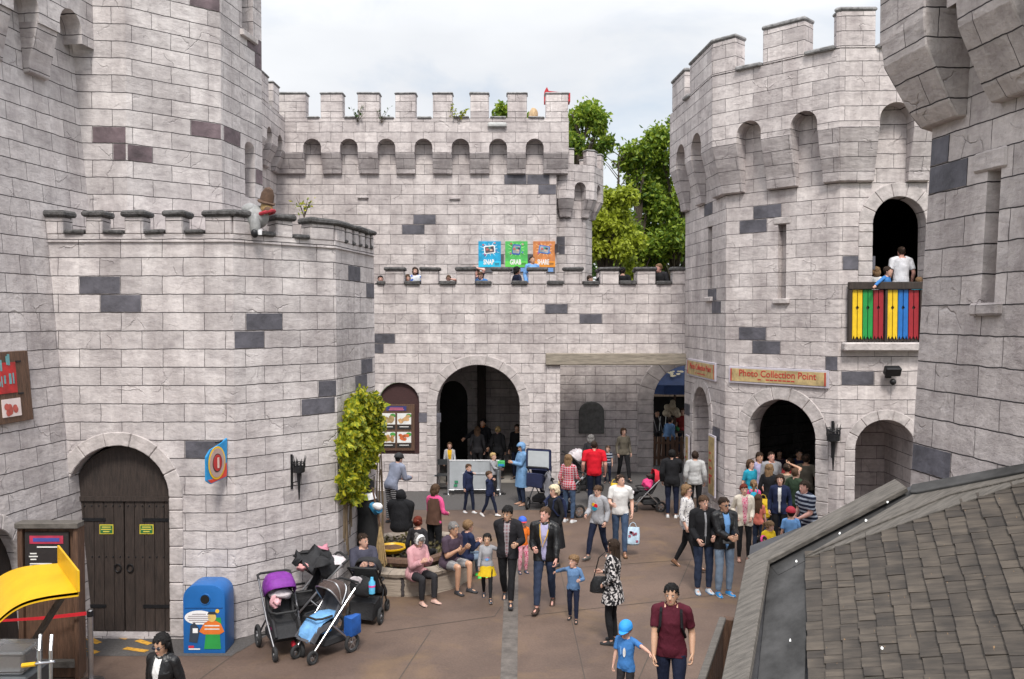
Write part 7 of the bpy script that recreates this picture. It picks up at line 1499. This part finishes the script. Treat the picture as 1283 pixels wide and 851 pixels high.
# --- by the arch
who('boy in navy sweatshirt with his hand to his mouth', 587, 22.1, 1.27, 40, hair=('short', 'brown'), top=swt(NAVY, .82, .022), bottom=TR(DNAVY), lh=(.05, -.17, 1.42), **{**SNK, **STEP})
who('smaller boy in navy striding past the grey barrier', 613, 21.7, 1.16, 62, hair=('short', 'brown'), top=swt(NAVY, .82, .022), bottom=TR(DNAVY), rh=(-.02, -.17, 1.42), **{**SNK, **WALK})
who('fair boy in grey hoodie at the right end of the barrier', 618, 24.1, 1.24, 60, hair=('short', 'blond'), top=swt(GREY), bottom=TR(DGREY), lh=(.1, -.35, 1.1), rh=(-.05, -.34, 1.1))
who('hooded person in a long pale blue raincoat looking at a phone', 654, 23.0, 1.68, -62, sex='f', skin='tan', hair=('short', 'dark'), hat=('hood', RAIN), top=(RAIN, 1.95, .84, .028, 1.5, 'raincoat'), coat=(RAIN, .98, .52, (.18, .235)), bottom=TR(JEAN), lh=(.04, -.32, 1.2), rh=(-.06, -.32, 1.2), shoes=(.35, .2, .14), pitch=15)
who('boy in a white and yellow t-shirt just inside the round arch', 563, 25.8, 1.28, 5, hair=('short', 'brown'), top=(cloth('grey_sleeves', (.45, .45, .47)), 1.95, .86, .014, 1.45, 'shirt'), inner=(YW, .085), bottom=TR(BLK))
who('tall man in black with an orange collar inside the round arch', 605, 27.0, 1.84, -35, skin='tan', hair=('short', 'black'), top=jacket(BLK, .82, .026), bottom=TR(BLK), rh=(-.35, -.45, 1.15), extras=lambda root, s, U, HH, ends, ML: MB().tube([U(.075 * math.cos(a), .02 + .075 * math.sin(a), 1.475 - .02 * math.sin(a)) * s for a in [6.283 * q / 12 for q in range(12)]], .02 * s, 6, cyc=True).build('collar', ORNG, root, smooth=True))
who('woman with long brown hair in charcoal inside the round arch', 598, 26.6, 1.66, 175, sex='f', hair=('long', 'brown'), top=swt(DGREY), bottom=TR(BLK))
who('fair haired woman in a black coat inside the round arch', 624, 26.6, 1.66, 160, sex='f', hair=('bun', 'blond'), top=(BLK, 1.95, .7, .03, 1.48, 'coat'), bottom=TR(BLK))
who('man half hidden by the right jamb of the round arch', 648, 26.6, 1.72, -30, skin='tan', hair=('short', 'dark'), top=swt(BLK), bottom=TR(DNAVY))
# --- on the walkway and the balcony
WZ = 4.8
who('small girl in lilac beside a bearded man on the walkway', 511, 25.45, 1.3, 12, WZ + .1, sex='f', hair=('bob', 'brown'), top=swt(LAV), bottom=TR(DNAVY), pel=(0, 0, 0))
who('bearded long haired man in blue and white on the walkway', 520.5, 25.5, 1.62, -4, WZ, hair=('long', 'dark'), top=swt(cloth('white_blue_blocks', (.55, .58, .62), 'floral', (.04, .1, .4), sc=.4)), bottom=TR(JEAN), beard='dark')
who('person resting head and hand on the walkway battlement', 560, 25.45, 1.42, 20, WZ, skin='pink', hair=('crop', 'brown'), top=tee(GREY), bottom=TR(JEAN), lean=18, pitch=30, lh=(.06, -.3, 1.52))
who('boy in bright blue looking down from the walkway', 604, 25.45, 1.5, -20, WZ, hair=('short', 'brown'), top=swt(BLUEC), bottom=TR(JEAN), lean=12, pitch=20)
who('adult reaching an arm up the poster above the battlement', 597, 25.75, 1.6, -30, WZ, skin='pink', hair=('short', 'brown'), top=tee(PURP), bottom=TR(JEAN), lh=(.08, -.1, 1.72))
who('dark haired woman in navy looking back along the walkway', 648, 25.5, 1.64, 120, WZ, sex='f', hair=('bob', 'black'), top=swt(DNAVY), bottom=TR(BLK), rh=(-.25, -.2, 1.15))
who('man in front of the orange poster on the walkway', 667, 26.6, 1.72, 30, WZ + .3, skin='tan', hair=('crop', 'dark'), top=swt(SKY), bottom=TR(JEAN), pitch=-8)
who('person in dark clothes bending low behind the battlement gap', 744, 25.5, 1.6, 70, WZ, hair=('short', 'black'), top=swt(BLK), bottom=TR(JEAN), lean=30, pitch=20)
who('child in teal crouched behind the wall gap on the walkway', 733, 25.5, 1.4, 60, WZ, hair=('short', 'dark'), top=swt(TEAL), bottom=TR(TEAL), lean=20)
who('person in black partly hidden by the battlement, facing the trees', 780, 25.45, 1.62, 165, WZ, hair=('short', 'black'), top=swt(BLK), bottom=TR(BLK))
who('man with a camera leaning on the walkway near the big tower', 829, 25.4, 1.74, -35, WZ, skin='pink', hair=('short', 'light'), top=jacket(DGREY), bottom=TR(BLK), lean=20, lh=(.2, -.38, 1.12), rh=(-.1, -.4, 1.1), yaw=-30)
who('person with a hand on the sill at the left end of the walkway', 477, 25.5, 1.38, 10, WZ, skin='pink', hair=('short', 'black'), top=swt(BLK), bottom=TR(BLK), lh=(.05, -.3, 1.3))
who('balding man in a white t-shirt with his back to the balcony', 1128, 19.75, 1.78, 184, WZ, skin='pink', hair=('crop', 'dark'), top=tee(cloth('white_jersey', (.66, .66, .7)), .018), bottom=TR(JEAN), build=1.12)
who('boy in blue hanging one arm over the coloured balcony', 1105, 19.2, 1.3, 40, WZ, hair=('short', 'dark'), top=swt(BLUEC), bottom=TR(JEAN), rw=at(1093, 361, 18.8), lean=16, yaw=30)
who('child with light brown hair at the left end of the balcony', 1097, 19.55, 1.3, 175, WZ, sex='f', hair=('bob', 'light'), top=tee(WHT), bottom=TR(JEAN))
who('small child in turquoise bending over the balcony rail', 1142, 19.25, 1.12, 110, WZ, hair=('short', 'light'), top=swt(TEAL), bottom=TR(JEAN), lean=35)
# --- market beyond the archway
who('person in a blue shirt seated at the market stall', 836, 29.6, 1.6, 120, skin='tan', hair=('short', 'dark'), top=swt(STEEL), bottom=TR(BLK), lean=20)
who('shopper in dark clothes among the market goods', 824, 31.0, 1.68, 20, skin='tan', hair=('short', 'black'), top=swt(DGREY), bottom=TR(BLK))
who('shopper in red under the blue market parasol', 856, 31.4, 1.7, -20, sex='f', skin='fair', hair=('bob', 'brown'), top=tee(cloth('brick_red', (.3, .04, .04))), bottom=TR(JEAN))
# things people carry
def carrier(label, p, m1, m2, w=.3, h=.36):
    t = thing('carrier_bag', label, 'bag', tuple(p)); mb = MB(); rg = []
    for z, a, b_ in ((-h, .8, .05), (-h * .9, .95, .09), (-h * .4, 1, .075), (0, .9, .02)): rg.append([(w / 2 * a * math.copysign(abs(math.cos(q)) ** .5, math.cos(q)), b_ * math.sin(q), z - .1) for q in [6.283 * i / 16 for i in range(16)]])
    mb.loft(rg); mb.build('bag', m1, t, smooth=True, jit=.012)
    for y in (-.015, .015): MB().tube([(-.08, y, -.11), (-.05, y * .5, -.02), (0, 0, .01), (.05, y * .5, -.02), (.08, y, -.11)], .006, 5).build('handle', m1, t)
    mb = MB(); rr = random.Random(4)
    for i in range(7): x, z = rr.uniform(-.09, .09), -.1 - rr.uniform(.05, h * .9); mb.box((x, -.083, z), (.05, .012, .045))
    mb.build('print', m2, t, weld=False); return t
carrier('white and blue printed carrier bag hanging beside the white t-shirt man', at(793, 655, 18.1), mat('carrier_white_blue', (.42, .55, .66), .4, .3, 9, .1), mat('carrier_print', (.3, .08, .12), .5, .5, 30, 0))
carrier('yellow carrier bag hanging by the woman with very long fair hair', at(956, 620, 19.5), mat('carrier_yellow', (.66, .44, .02), .45, .1, 9, .1), YELC, .34, .42)
carrier('small yellow bag held by the man in the red polo shirt', at(770, 601, 22.3), mat('carrier_yellow', (.66, .44, .02), .45, .1, 9, .1), YELC, .2, .36)
hbg = thing('handbag', 'black shoulder bag hanging at the side of the woman in the print tunic', 'bag', tuple(at(752, 733, 13.2)))
mb = MB(); mb.loft([[(w * math.cos(q), d * math.sin(q), z) for q in [6.283 * i / 14 for i in range(14)]] for z, w, d in ((-.12, .12, .03), (-.1, .16, .06), (.03, .15, .065), (.13, .10, .03))]); mb.build('bag', LEA, hbg, smooth=True); MB().tube([(-.1, 0, .1), (-.02, 0, .42), (.14, 0, .56), (.12, 0, .3), (.1, 0, .1)], .009, 5).build('strap', LEA, hbg)
ph = thing('phone', 'dark phone held in front of the man in pale jeans', 'phone', tuple(at(911, 679, 15.22))); MB().box((0, 0, 0), (.15, .012, .075), rot=Matrix.Rotation(R(-40), 3, 'X')).build('case', M_BLACK, ph, bevel=.004)
